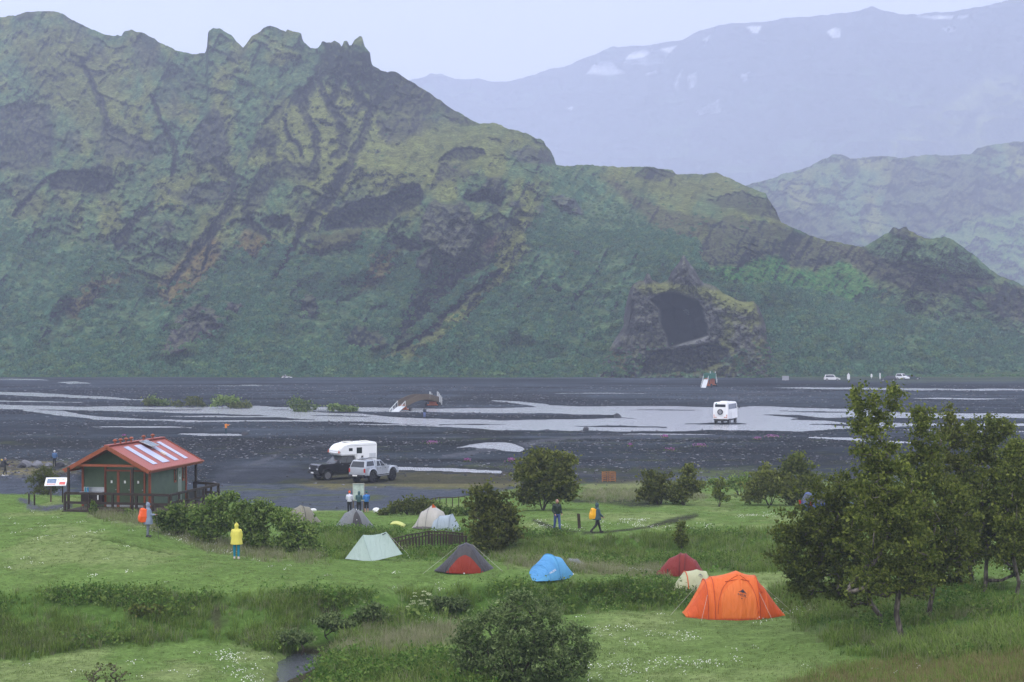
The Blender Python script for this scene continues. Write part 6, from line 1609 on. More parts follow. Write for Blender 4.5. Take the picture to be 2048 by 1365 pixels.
# far signs
def far_sign(px, py, w, h, post, mat, label, tri=False, Y=None):
    Y = Y or F * CZ / (py - HOR); x = (px - 1024) * Y / F; root = empty('road_sign', (x, Y, ground_z(x, Y)), 0, label, 'sign')
    MB().box((0, .04, (post + h) / 2), (.12, .08, post + h)).build('post', STEEL, root)
    if tri: MB().prism([(-w / 2, post), (w / 2, post), (w / 2, post + h * .7), (0, post + h), (-w / 2, post + h * .7)], -.05, .0).build('board', mat, root)
    else: MB().box((0, -.03, post + h / 2), (w, .06, h)).build('board', mat, root)
far_sign(1697, 763, .85, 2.0, .45, WHITE, 'white pointed road sign right of the white estate car', True)
far_sign(1743, 758, .6, 1.2, .5, WHITE, 'small pale sign between the pointed sign and the parked cars', True)
far_sign(1760, 760, .35, 1.7, .4, WHITE, 'narrow white marker sign left of the black car')
far_sign(1571, 762, 2.1, 1.35, .15, plain('grey_board', (.32, .33, .35), .6), 'low grey board standing alone left of the white estate car')

# ------------------------------------------------------------------ wheeled footbridges on the plain
ORM = plain('orange_paint', (.48, .12, .03), .5); GREENP = plain('green_panel_paint', (.015, .16, .09), .5, var=.12)
def mobile_bridge(near, far, width, rise, deckz, side_mat, rail_mat, ramp_len, ramp_dir, label, panel_h=.9, n_slat=30):
    d = Vector((far[0] - near[0], far[1] - near[1], 0)); L = d.length
    root = empty('wheeled_footbridge', (near[0], near[1], ground_z(*near)), math.atan2(d.y, d.x), label, 'footbridge')
    n = 14; xs = [L * i / n for i in range(n + 1)]
    zf = lambda x: deckz + rise * math.sin(math.pi * min(max(x / L, 0), 1))
    for i in range(n):
        MB().hexa([(xs[i], -width / 2, zf(xs[i]) - .12), (xs[i + 1], -width / 2, zf(xs[i + 1]) - .12), (xs[i + 1], width / 2, zf(xs[i + 1]) - .12), (xs[i], width / 2, zf(xs[i]) - .12)], [(xs[i], -width / 2, zf(xs[i])), (xs[i + 1], -width / 2, zf(xs[i + 1])), (xs[i + 1], width / 2, zf(xs[i + 1])), (xs[i], width / 2, zf(xs[i]))]).build('deck_panel', WOODG, root)
    for sy in (-1, 1):
        y = sy * width / 2
        r_ = MB()
        for i in range(n): r_.bar((xs[i], y, zf(xs[i]) + panel_h), (xs[i + 1], y, zf(xs[i + 1]) + panel_h), .09, .09)
        top = r_.build('handrail', WOODG if side_mat is not GREENP else GREENP, root)
        for k in range(n_slat):
            x = L * (k + .5) / n_slat
            MB().box((x, y, zf(x) + panel_h / 2 - .1), (L / n_slat * .72, .04, panel_h + .1)).build('side_slat', side_mat, top)
    for xq in (1.0, L - 1.2):
        MB().cyl((xq, -width / 2 - .45, .55), (xq, width / 2 + .45, .55), .12, n=8).build('axle', ORM, root)
        MB().box((xq, 0, (deckz + .5) / 2 + .1), (.4, width * .8, max(deckz - .3, .3))).build('axle_stand', ORM, root)
        for sy in (-1, 1): wheel(root, (xq, sy * (width / 2 + .5), .55), .55, .32, RIMD)
    a = Vector((math.cos(ramp_dir), math.sin(ramp_dir), 0)); s_ = Vector((-a.y, a.x, 0)) * width * .42
    p0 = Vector((0, 0, deckz)); p1 = p0 + a * ramp_len; p1.z = .03
    MB().hexa([p0 - s_ - Vector((0, 0, .08)), p1 - s_ - Vector((0, 0, .02)), p1 + s_ - Vector((0, 0, .02)), p0 + s_ - Vector((0, 0, .08))], [p0 - s_, p1 - s_ + Vector((0, 0, .05)), p1 + s_ + Vector((0, 0, .05)), p0 + s_]).build('ramp', plain('galvanised_ramp', (.55, .57, .58), .5, .2, var=.15), root)
    for sg in (-1, 1):
        q0, q1 = p0 + s_ * sg * 1.05 + Vector((0, 0, .95)), p1 + s_ * sg * 1.05 + Vector((0, 0, .6))
        rr = MB().bar(q0, q1, .07).build('ramp_rail', rail_mat, root)
        for t in (0, .33, .66, 1.0):
            q = q0.lerp(q1, t); b = (p0 + s_ * sg * 1.05).lerp(p1 + s_ * sg * 1.05, t); MB().bar(b, q, .06).build('ramp_rail_post', rail_mat, rr)
    e0 = Vector((L, 0, deckz)); e1 = Vector((L + 2.6, 0, .1))
    MB().hexa([e0 + Vector((0, -width * .4, -.1)), e1 + Vector((0, -width * .4, -.05)), e1 + Vector((0, width * .4, -.05)), e0 + Vector((0, width * .4, -.1))], [e0 + Vector((0, -width * .4, 0)), e1 + Vector((0, -width * .4, .05)), e1 + Vector((0, width * .4, .05)), e0 + Vector((0, width * .4, 0))]).build('far_steps', WOODB, root)
    for sg in (-1, 1):
        for t in (-.25, .0, .35, .7, 1.0):
            b = e0.lerp(e1, t) if t >= 0 else Vector((L + t * 3, 0, zf(L + t * 3))); b = b + Vector((0, sg * width * .45, 0)); MB().bar(b, b + Vector((0, 0, 1.9)), .1).build('end_rail_post', rail_mat, root)
    return root
WRAIL = plain('pale_rail_paint', (.62, .64, .64), .5)
n_ = P(799, 820, 1); Yn = 309.0
mobile_bridge(((803 - 1024) * Yn / F, Yn), ((869 - 1024) * 331 / F, 331.0), 1.7, .9, 1.15, plain('bridge_slats', (0.12, 0.088, 0.05), .85, var=.3), WRAIL, 3.6, math.radians(250 - 77), 'arched wooden footbridge on wheels with a pale ramp, standing in the river')
Yn = 444.0
mobile_bridge(((1412 - 1024) * Yn / F, Yn), ((1426 - 1024) * 455 / F, 455.0), 1.5, .3, 2.2, GREENP, WRAIL, 4.2, math.radians(180), 'green-sided footbridge on wheels with a white ramp, on the far gravel', 1.3, 12)

# ------------------------------------------------------------------ tents
def cloth(name, rgb, trans=.25, rough=.55):
    """thin tent fabric: fine wrinkles, a little light through it"""
    if name in MATS: return MATS[name]
    m, n, l, b = new_mat(name)
    tc = n.new('ShaderNodeTexCoord'); mp = n.new('ShaderNodeMapping'); mp.inputs['Scale'].default_value = (5, 2, 1.2); mp.inputs['Rotation'].default_value = (.3, .5, .2)
    nz = n.new('ShaderNodeTexNoise'); nz.inputs['Scale'].default_value = 1.4; nz.inputs['Detail'].default_value = 3; nz.inputs['Distortion'].default_value = .8
    l.new(tc.outputs['Object'], mp.inputs['Vector']); l.new(mp.outputs['Vector'], nz.inputs['Vector'])
    bp = n.new('ShaderNodeBump'); bp.inputs['Strength'].default_value = .9; bp.inputs['Distance'].default_value = .09
    l.new(nz.outputs['Fac'], bp.inputs['Height']); l.new(bp.outputs['Normal'], b.inputs['Normal'])
    b.inputs['Base Color'].default_value = (*rgb, 1); b.inputs['Roughness'].default_value = rough; b.inputs['Specular IOR Level'].default_value = .3
    tr_ = n.new('ShaderNodeBsdfTranslucent'); tr_.inputs['Color'].default_value = (*rgb, 1); ms = n.new('ShaderNodeMixShader'); ms.inputs['Fac'].default_value = trans
    l.new(b.outputs[0], ms.inputs[1]); l.new(tr_.outputs[0], ms.inputs[2]); l.new(ms.outputs[0], n['Material Output'].inputs['Surface'])
    MATS[name] = m
    return m

class Tent:
    """fly sheet lofted over pole hoops: (x, half width, height, shoulder) from end to end"""
    def __init__(s, loc, rz, hoops, mat, label, n=24, sub=4, name='tent', sag=.03, lift=.03):
        s.root = empty(name, loc, rz, label, 'tent', 'tents on the camp lawns')
        s.h = hoops; s.n = n; s.sag = sag; s.lift = lift
        us = np.linspace(0, len(hoops) - 1, (len(hoops) - 1) * sub + 1)
        V = [s.pt(u, t) for u in us for t in np.linspace(0, 1, n + 1)]
        k = n + 1; Fc = [(i * k + j, i * k + j + 1, (i + 1) * k + j + 1, (i + 1) * k + j) for i in range(len(us) - 1) for j in range(n)]
        s.fly = mesh_obj('fly', V, Fc, mat, s.root, True)
        for f in s.fly.data.polygons: f.use_smooth = True
    def pt(s, u, t, off=0.0):
        i = min(int(u), len(s.h) - 2); f = u - i
        a, b = s.h[i], s.h[i + 1]
        x, w, h, p = [a[q] + (b[q] - a[q]) * f for q in range(4)]
        sg = s.sag * 4 * f * (1 - f)
        th = math.pi * t
        c, sn = math.cos(th), math.sin(th)
        y = -(w - sg * .6) * math.copysign(abs(c) ** p, c); z = (h - sg) * abs(sn) ** (2 - p) if h > .03 else h * sn
        v = Vector((x, y, z + s.lift))
        if off:
            e = 1e-3
            d1 = s.pt(min(u + e, len(s.h) - 1.001), t) - s.pt(max(u - e, 0), t); d2 = s.pt(u, min(t + e, 1)) - s.pt(u, max(t - e, 0))
            v = v + d1.cross(d2).normalized() * off
        return v
    def patch(s, name, fn, nu, nv, mat, off=.012):
        """a panel of cloth lying on the fly: fn(a, b) -> (u, t)"""
        V = [s.pt(*fn(a, b), off) for a in np.linspace(0, 1, nu) for b in np.linspace(0, 1, nv)]
        Fc = [(i * nv + j, i * nv + j + 1, (i + 1) * nv + j + 1, (i + 1) * nv + j) for i in range(nu - 1) for j in range(nv - 1)]
        return mesh_obj(name, V, Fc, mat, s.root, True)
    def pole(s, u, mat, r=.016, name='pole_sleeve', t0=0, t1=1):
        q = [s.pt(u, t, .008) for t in np.linspace(t0, t1, 20)]
        m = MB()
        for i in range(19): m.cyl(q[i], q[i + 1], r, n=6)
        return m.build(name, mat, s.root)
    def seam(s, pts, mat, r=.010, name='seam'):
        q = [s.pt(u, t, .008) for u, t in pts]; m = MB()
        for i in range(len(q) - 1): m.cyl(q[i], q[i + 1], r, n=5)
        return m.build(name, mat, s.root)
    def frame(s, u, t, off):
        p = s.pt(u, t, off); e = .02
        dx = (s.pt(u + e, t) - s.pt(u - e, t)).normalized(); du = s.pt(u, t + e) - s.pt(u, t - e); nn = dx.cross(du).normalized()
        if nn.y > 0: nn = -nn
        yy = nn.cross(dx).normalized()
        return Matrix((( dx.x, yy.x, nn.x, p.x), (dx.y, yy.y, nn.y, p.y), (dx.z, yy.z, nn.z, p.z), (0, 0, 0, 1)))
    def pegs(s, pts, mat):
        for a, b in pts:
            MB().cyl((a[0], a[1], a[2]), (b[0], b[1], b[2]), .006, n=4).build('guy_line', mat, s.root)
LINE = plain('guy_cord', (.45, .44, .38), .8)

# orange tent
g = on_ground(1472, 1240); k = F / g.y
OR = cloth('orange_ripstop', (.82, .165, .026)); ORD = cloth('dark_orange_ripstop', (.50, .065, .018), .1); ORL = cloth('lit_orange_ripstop', (.86, .21, .04))
t = Tent((g.x, g.y + .9, g.z), math.radians(3), [(-2.08, .55, .02, .8), (-1.22, 1.15, 1.46, .78), (-.95, 1.2, 1.56, .78), (.15, 1.25, 1.80, .8), (.90, 1.22, 1.60, .78), (1.25, 1.1, 1.15, .75), (2.10, .5, .02, .8)], OR, 'big orange tent with a dark mountain logo on its door, nearest to the birches', lift=.09, sag=.05)
t.pole(1.0, ORD, .022); t.pole(2.0, ORD, .016); t.pole(4.0, ORD, .016)
t.seam([(3.0 + .9 * math.cos(a) * (1 if math.cos(a) > 0 else 1.0), .06 + .34 * math.sin(a)) for a in np.linspace(math.pi, 0, 20)], ORD, .012, 'door_zip')
t.seam([(2.45, .36), (2.8, .355), (3.1, .35), (3.55, .36)], ORD, .016, 'vent_hood')
t.seam([(4.1, .30), (4.3, .27), (4.5, .30)], ORD, .012, 'corner_vent')
t.patch('door_panel', lambda a, b: (2.25 + 1.55 * a, .015 + b * .33 * math.sin(math.pi * (.12 + .76 * a)) ** .5), 14, 10, ORL, .008)  # door cloth painted lighter so it reads as a lit facet
t.patch('porch_panel', lambda a, b: (.1 + .86 * a, .01 + b * .42), 8, 12, cloth('shaded_orange_ripstop', (.72, .115, .018)), .007)  # facet shade put into the cloth colour over the porch
t.patch('end_panel', lambda a, b: (4.05 + 1.8 * a, .01 + b * .42), 10, 12, cloth('shaded_orange_ripstop', (.72, .115, .018)), .007)  # same painted facet shade on the far end of the fly
t.pegs([(t.pt(1, .25, .01), Vector((-1.7, -2.0, .0))), (t.pt(4, .25, .01), Vector((1.3, -2.1, .0))), (t.pt(5, .5, .01), Vector((2.7, .2, .0))), (t.pt(1, .6, .01), Vector((-2.6, .3, .0)))], LINE)
m_ = t.frame(3.05, .215, .02)
text_mesh('logo_lettering', 'MSR', .17, plain('dark_print', (.03, .03, .04), .6), t.root, m_ @ Matrix.Translation((0, -.09, 0)) @ Matrix.Diagonal((1.3, .8, 1, 1)))
lg = MB().add([m_ @ Vector(q) for q in ((-.20, .0, .003), (-.06, .11, .003), (0, .18, .003), (.07, .11, .003), (.22, .0, .003), (.08, .05, .003), (0, .02, .003), (-.08, .05, .003))], [(0, 1, 7), (1, 2, 6, 7), (2, 3, 5, 6), (3, 4, 5)]).build('logo_peak', plain('dark_print', (.03, .03, .04), .6), t.root)
MB().add([m_ @ Vector(q) for q in ((-.02, -.25, .003), (.03, -.25, .003), (.035, -.21, .003), (-.015, -.21, .003))], [(0, 1, 2, 3)]).build('logo_dot', plain('dark_print', (.03, .03, .04), .6), t.root)
sk = MB()
ring = [t.pt(u, 0) for u in np.linspace(0, 6, 25)]
for i in range(24):
    a, b = ring[i], ring[i + 1]; sk.add([a + Vector((0, .01, .0)), b + Vector((0, .01, .0)), Vector((b.x, b.y - .02, -.05)), Vector((a.x, a.y - .02, -.05))], [(0, 1, 2, 3)])
sk.build('skirt', ORD, t.root)
MB().box((.15, -1.0, .03), (1.5, .3, .16)).build('inner_tent_wall', plain('slate_nylon', (.12, .16, .22), .7), t.root)

# cream tent with an orange stripe, behind it
g = on_ground(1387, 1191)
CR = cloth('cream_ripstop', (.52, .53, .33))
t = Tent((g.x - .12, g.y + .5, g.z), math.radians(8), [(-.95, .35, .02, .8), (-.22, .72, .92, .85), (.35, .72, 1.0, .85), (.75, .7, .92, .85), (1.2, .4, .02, .8)], CR, 'small cream tent with an orange stripe behind the big orange tent')
t.pole(1.0, cloth('orange_webbing', (.62, .12, .03), .1), .024, 'stripe')
m_ = t.frame(2.1, .30, .015); DP = plain('grey_print', (.18, .18, .17), .6)
MB().add([m_ @ Vector(q) for q in ((-.12, .0, .003), (0, .11, .003), (.13, .0, .003), (0, .02, .003))], [(0, 1, 3), (1, 2, 3)]).build('logo_peak', DP, t.root)
text_mesh('logo_lettering', 'MSR', .11, DP, t.root, m_ @ Matrix.Translation((0, -.05, 0)) @ Matrix.Diagonal((1.3, .8, 1, 1)))

# dark red tent
g = on_ground(1364, 1154)
DR = cloth('dark_red_ripstop', (.20, .016, .011), .12); DRD = cloth('deep_red_ripstop', (.11, .012, .010), .1)
t = Tent((g.x, g.y + .7, g.z), math.radians(-10), [(-1.12, .42, .10, .8), (-.55, .8, .74, .78), (.0, .85, 1.02, .78), (.25, .85, 1.0, .78), (.75, .75, .66, .78), (1.12, .4, .10, .8)], DR, 'dark red dome tent at the foot of the grassy bank')
t.pole(2.0, DRD, .018); t.pole(3.0, DRD, .018)
MB().box((0, 0, .04), (2.0, 1.25, .08)).build('groundsheet', BLACKP, t.root, bevel=.02)
for u, tt in ((1.0, .12), (4.0, .12)):
    p0 = t.pt(u, tt, .02); MB().bar(p0 + Vector((0, 0, -.12)), p0 + Vector((0, -.02, .12)), .05).build('toggle_strap', BLACKP, t.root)

# blue tent
g = on_ground(1086, 1161)
BL = cloth('sky_blue_ripstop', (.13, .42, .72)); BLD = cloth('mid_blue_ripstop', (.10, .34, .64))
t = Tent((g.x + .30, g.y + .75, g.z), math.radians(38), [(-1.15, .5, .02, .7), (-.55, .78, .62, .72), (.0, .80, 1.08, .70), (.5, .72, .92, .70), (1.25, .42, .10, .75)], BL, 'sky blue dome tent on the edge of the terrace', sag=.02)
t.pole(2.0, BLD, .016); t.pole(1.0, BLD, .016)
p_ = t.patch('vestibule_door', lambda a, b: (.08 + 1.75 * a, .5 + (b - .5) * .62), 10, 10, BLD)
m_ = t.frame(1.35, .20, .02)
text_mesh('logo_lettering', 'VAUDE', .12, WHITE, t.root, m_ @ Matrix.Rotation(0, 4, 'Z'))
m_ = t.frame(3.7, .16, .02)
MB().add([m_ @ Vector(q) for q in ((-.05, -.04, .002), (.05, -.04, .002), (.06, .04, .002), (-.04, .04, .002))], [(0, 1, 2, 3)]).build('logo_mark', WHITE, t.root)

# grey tent with a red door
g = on_ground(931, 1147)
GR = cloth('charcoal_ripstop', (.050, .047, .050), .05); GRP = cloth('slate_purple_ripstop', (.085, .082, .105), .05); RD = cloth('brick_red_ripstop', (.26, .026, .010), .15)
t = Tent((g.x, g.y + .75, g.z), math.radians(-3), [(-1.45, .16, .02, .8), (-.72, .80, .70, .80), (-.30, .9, 1.18, .72), (.0, .92, 1.30, .70), (.30, .9, 1.20, .72), (.75, .80, .66, .80), (1.42, .16, .02, .8)], GR, 'charcoal tent with a brick red half-moon door')
p_ = t.patch('door_panel', lambda a, b: (3.0 + (2 * a - 1) * 2.2, b * .25 * math.sqrt(max(0, 1 - (2 * a - 1) ** 2))), 18, 8, RD, .014)
t.seam([(3.0 + 2.3 * math.cos(a), .44 * math.sin(a)) for a in np.linspace(math.pi, 0, 20)], GRP, .018, 'pole_sleeve')
t.patch('roof_panel', lambda a, b: (2.2 + 1.6 * a, .47 + b * .3), 8, 8, GRP, .010)
MB().ball((0, -1.0, .05), (.04, .03, .03), 8, 6).build('peg_tag', WHITE, t.root)

t.pegs([(t.pt(2, .5, .01), Vector((-1.9, -.9, 0))), (t.pt(4, .5, .01), Vector((1.9, -.9, 0)))], LINE)
# pale green trekking-pole tent
g = on_ground(746, 1122); PG = cloth('pale_green_silnylon', (.46, .57, .52), .3)
tr_ = empty('tent', (g.x, g.y, g.z), 0, 'pale green ridge tent with two peaks, left of the charcoal one', 'tent', 'tents on the camp lawns')
s_ = g.y / F
q = lambda a, b, d=0.0: Vector(((a - 746) * s_, d, (1122 - b) * s_))
A, B_, C_, D_, E_ = q(688, 1121, .5), q(744, 1123, -.25), q(802, 1114, .9), q(724, 1073, .55), q(769, 1070, 1.1)
Fb, Gb = q(790, 1108, 2.2), q(700, 1108, 1.9)
def drape(a, b, c, d, n=8, sag=.06):
    V, Fc = [], []
    for i in range(n + 1):
        for j in range(n + 1):
            u, v = i / n, j / n; p = (a.lerp(b, u)).lerp(d.lerp(c, u), v); V.append(p + Vector((0, sag * .4 * 16 * u * (1 - u) * v * (1 - v), -sag * 16 * u * (1 - u) * v * (1 - v) * .6 - .07 * 4 * u * (1 - u) * v)))
    for i in range(n):
        for j in range(n): Fc.append((i * (n + 1) + j, (i + 1) * (n + 1) + j, (i + 1) * (n + 1) + j + 1, i * (n + 1) + j + 1))
    return V, Fc
m = MB(); m.add(*drape(A, B_, D_, D_, sag=.03)); m.build('front_panel', PG, tr_, smooth_=True)
m = MB(); m.add(*drape(B_, C_, E_, D_, sag=.04)); m.build('side_panel', PG, tr_, smooth_=True)
m = MB(); m.add(*drape(C_, Fb, E_, E_, sag=.03)); m.build('end_panel', PG, tr_, smooth_=True)
m = MB(); m.add(*drape(Fb, Gb, D_, E_, sag=.04)); m.build('back_panel', PG, tr_, smooth_=True)
m = MB(); m.add(*drape(Gb, A, D_, D_, sag=.03)); m.build('back_panel', PG, tr_, smooth_=True)
for a, b in ((D_, B_), (E_, C_)): MB().cyl(a, b, .012, n=5).build('seam', cloth('pale_seam', (.36, .45, .42), .1), tr_)
MB().cyl(E_ + Vector((-.02, -.06, -.05)), E_ + Vector((-.18, -.2, -.12)), .02, n=6).build('door_roll', BLACKP, tr_)
MB().cyl(E_, C_ + Vector((.3, -.1, 0)), .006, n=4).build('guy_line', LINE, tr_)

# grey tent by the lot
g = on_ground(706, 1061); GY = cloth('mid_grey_ripstop', (.15, .16, .165), .08)
t = Tent((g.x, g.y + .8, g.z), math.radians(20), [(-1.25, .5, .02, .8), (-.5, .9, .95, .75), (.0, .95, 1.22, .72), (.45, .9, 1.05, .75), (1.2, .6, .10, .8)], GY, 'mid grey dome tent in front of the three people')
t.pole(2.0, GR, .016); t.patch('door_panel', lambda a, b: (1.2 + 1.5 * a, b * .36 * math.sin(math.pi * a) ** .7), 12, 8, GR, .012)
MB().ball(t.pt(1.9, .2, .02), (.025, .02, .03), 8, 6).build('toggle', WHITE, t.root)
# brown tent behind the hedge
g = on_ground(603, 1048); BRN = cloth('khaki_ripstop', (.20, .19, .14), .1)
t = Tent((g.x - .1, g.y + .8, g.z), math.radians(25), [(-1.2, .5, .02, .8), (-.5, .85, .8, .75), (.0, .9, 1.02, .72), (.45, .85, .9, .75), (1.1, .5, .05, .8)], BRN, 'khaki dome tent half hidden by the willow hedge')
t.pole(2.0, GR, .014); t.pole(1.0, GR, .012)
# white dome tent and the pale blue one in front
g = on_ground(862, 1061); WH = cloth('off_white_ripstop', (.48, .46, .41), .2); LB = cloth('pale_blue_ripstop', (.36, .43, .48), .2)
t = Tent((g.x, g.y + 1.4, g.z), math.radians(-20), [(-1.05, .7, .05, .75), (-.55, .98, .98, .72), (.0, 1.05, 1.32, .70), (.55, .98, 1.0, .72), (1.05, .7, .05, .75)], WH, 'off-white dome tent behind the pale blue one')
t.pole(2.0, GY, .012); t.pole(1.0, GY, .010); t.seam([(.3, .0), (.6, .25), (1.2, .42), (2.0, .5)], GY, .012)
t.patch('skirt_band', lambda a, b: (.2 + 3.4 * a, b * .06), 14, 4, cloth('mauve_ripstop', (.20, .17, .19), .1), .012)
MB().add([t.pt(2.2, .42, .05), t.pt(2.2, .42, .05) + Vector((.3, 0, .02)), t.pt(2.2, .42, .05) + Vector((.1, -.05, .26))], [(0, 1, 2)]).build('vent_flap', cloth('orange_webbing', (.62, .12, .03), .1), t.root)
g = on_ground(889, 1064)
t = Tent((g.x, g.y + .65, g.z), math.radians(-12), [(-.85, .5, .05, .7), (-.62, .7, .60, .68), (-.30, .75, .86, .66), (.42, .72, .98, .66), (.98, .55, .05, .75)], LB, 'pale blue angular tent in front of the off-white dome')
t.pole(2.0, cloth('blue_grey_webbing', (.2, .25, .29), .1), .014); t.pole(3.0, cloth('blue_grey_webbing', (.2, .25, .29), .1), .014)
MB().box((0, -.55, .02), (1.5, .3, .06)).build('groundsheet', plain('slate_nylon', (.12, .16, .22), .7), t.root)
# yellow mat airing
g = on_ground(794, 1055)
Yq = g.y; mt = []
for i in range(9):
    for j in range(5):
        u, v = i / 8, j / 4; mt.append((-.42 + .84 * u + .1 * v, -.1 + .5 * v, .30 + .16 * math.sin(u * 2.6 + .2) - .22 * u + .1 * v))
mo = mesh_obj('sleeping_mat', mt, [(i * 5 + j, (i + 1) * 5 + j, (i + 1) * 5 + j + 1, i * 5 + j + 1) for i in range(8) for j in range(4)], cloth('lime_yellow_foam', (.62, .66, .20), .2), None, True)
mo.location = (g.x, g.y, g.z - .12); md = mo.modifiers.new('thickness', 'SOLIDIFY'); md.thickness = .06
props(mo, 'lime yellow sleeping mat spread on the grass between the tents', 'mat')
# dark tent top in the hollow
g = on_ground(1148, 1133)
t = Tent((g.x, g.y + .8, g.z), 0, [(-.55, .3, .02, .8), (-.2, .5, .28, .75), (.2, .5, .25, .75), (.55, .3, .02, .8)], GY, 'low grey bivouac tent showing above the grass right of the blue tent')
# dark groundsheet pegs
# ------------------------------------------------------------------ people
SKIN = plain('skin', (.42, .23, .16), .5, var=.08)
def person(px, py, head, H, label, jacket, trousers, boots=(.03, .027, .025), hat=None, hood=False, coat=0.0, legs=((0, 0), (0, 0)), arms=((.1, .15, .2), (.1, .15, .2)), shorts=False, lean=0.0, Y=None, hair=(.06, .04, .03), face=False, turn=0.0, cuff=True):
    """standing / walking figure facing local +y; legs (thigh pitch, knee bend), arms (pitch, spread, elbow bend)"""
    if Y is None: g = on_ground(px, py)
    else:
        x = (px - 1024) * Y / F; g = Vector((x, Y, ground_z(x, Y)))
    root = empty('person', g, head, label, 'person')
    k = H / 1.75
    S = lambda v: Vector(v) * k
    body, top, low, shoe = MB(), MB(), MB(), MB()
    foot_low = 9
    J = []
    for sd, (th, kn) in zip((-1, 1), legs):
        hip = Vector((sd * .095, 0, .93)); d1 = Vector((sd * .01, math.sin(th), -math.cos(th))); knee = hip + d1 * .43
        a2 = th - kn; d2 = Vector((0, math.sin(a2), -math.cos(a2))); ank = knee + d2 * .42
        J.append((hip, knee, ank, a2)); foot_low = min(foot_low, ank.z - .08)
    dz = -foot_low
    up = Vector((0, 0, dz))
    for sd, (hip, knee, ank, a2) in zip((-1, 1), J):
        hip, knee, ank = hip + up, knee + up, ank + up
        toe = ank + Vector((sd * .03, .17 * math.cos(a2 * .6), -.045 + .17 * math.sin(a2 * .6))); heel = ank + Vector((0, -.05, -.045))
        body.capsule(S(hip), .078 * k, S(knee), .052 * k); body.capsule(S(knee), .05 * k, S(ank), .036 * k); body.capsule(S(heel), .036 * k, S(toe), .03 * k)
        low.capsule(S(hip), .098 * k, S(knee), .074 * k)
        if shorts: low.capsule(S(knee + (hip - knee) * .12), .085 * k, S(knee), .085 * k)
        else: low.capsule(S(knee), .072 * k, S(ank + (knee - ank) * .08), .055 * k)
        shoe.capsule(S(heel), .050 * k, S(toe), .044 * k); shoe.capsule(S(ank + Vector((0, 0, .05))), .052 * k, S(heel + Vector((0, .02, .02))), .05 * k)
    L_ = lambda z: Vector((0, lean * (z - .95), z)) + up
    body.capsule(S(L_(.97)), .13 * k, S(L_(1.12)), .12 * k); body.capsule(S(L_(1.12)), .12 * k, S(L_(1.34)), .135 * k)
    body.capsule(S(L_(1.36) + Vector((-.11, 0, 0))), .085 * k, S(L_(1.36) + Vector((.11, 0, 0))), .085 * k)
    body.capsule(S(L_(1.42)), .058 * k, S(L_(1.56)), .052 * k)
    hc = L_(1.635) + Vector((0, .02 + lean * .05, 0))
    body.ball(S(hc), Vector((.076, .096, .118)) * k, 14, 10)
    R_ = Matrix.Rotation(turn, 3, 'Z')
    body.capsule(S(hc + R_ @ Vector((0, .088, -.005))), .012 * k, S(hc + R_ @ Vector((0, .108, -.028))), .016 * k)
    for sd in (-1, 1): body.ball(S(hc + R_ @ Vector((sd * .078, -.005, -.01))), Vector((.014, .022, .032)) * k, 8, 6)
    low.capsule(S(L_(.93) + Vector((-.05, 0, 0))), .125 * k, S(L_(.93) + Vector((.05, 0, 0))), .125 * k)
    top.capsule(S(L_(1.0) + Vector((-.05, 0, 0))), .135 * k, S(L_(1.0) + Vector((.05, 0, 0))), .135 * k); top.capsule(S(L_(1.02)), .155 * k, S(L_(1.34)), .165 * k)
    top.capsule(S(L_(1.38) + Vector((-.13, 0, 0))), .095 * k, S(L_(1.38) + Vector((.13, 0, 0))), .095 * k); top.capsule(S(L_(1.40)), .09 * k, S(L_(1.50)), .075 * k)
    hands = []
    for sd, (pt, ab, el) in zip((-1, 1), arms):
        sh = L_(1.41) + Vector((sd * .185, 0, 0)); d1 = Vector((sd * math.sin(ab), math.sin(pt) * math.cos(ab), -math.cos(pt) * math.cos(ab))); elb = sh + d1 * .28
        d2 = Vector((sd * math.sin(ab) * .25 - sd * .35 * math.sin(el) * .7, math.sin(pt + el), -math.cos(pt + el))).normalized(); wr = elb + d2 * .25
        body.capsule(S(sh), .055 * k, S(elb), .042 * k); body.capsule(S(elb), .04 * k, S(wr), .03 * k)
        top.capsule(S(sh), .078 * k, S(elb), .066 * k); top.capsule(S(elb), .066 * k, S(wr - d2 * .01), .052 * k)
        side = d2.cross(Vector((sd, 0, 0)));
        if side.length < .1: side = Vector((0, 1, 0))
        side.normalize(); curl = Vector((-sd, 0, 0)) * .35
        palm = wr + d2 * .075; body.capsule(S(wr), .028 * k, S(palm), .034 * k)
        for q, ln in ((-1.5, .058), (-.5, .072), (.5, .078), (1.5, .068)):
            b0 = palm + d2 * .02 + side * q * .019; m0 = b0 + (d2 + curl * .5).normalized() * ln * .6; b1 = m0 + (d2 + curl * 2).normalized() * ln * .5
            body.capsule(S(b0), .0095 * k, S(m0), .009 * k, 6); body.capsule(S(m0), .009 * k, S(b1), .008 * k, 6)
        tb = wr + d2 * .03 + side * .03; body.capsule(S(tb), .012 * k, S(tb + side * .035 + d2 * .03), .010 * k, 6)
        hands.append(S(palm + d2 * .02))
    b_ = body.build('body', SKIN, root, remesh=.015)
    jm = cloth('jacket_%d_%d' % (px, py), jacket, .0, .6)
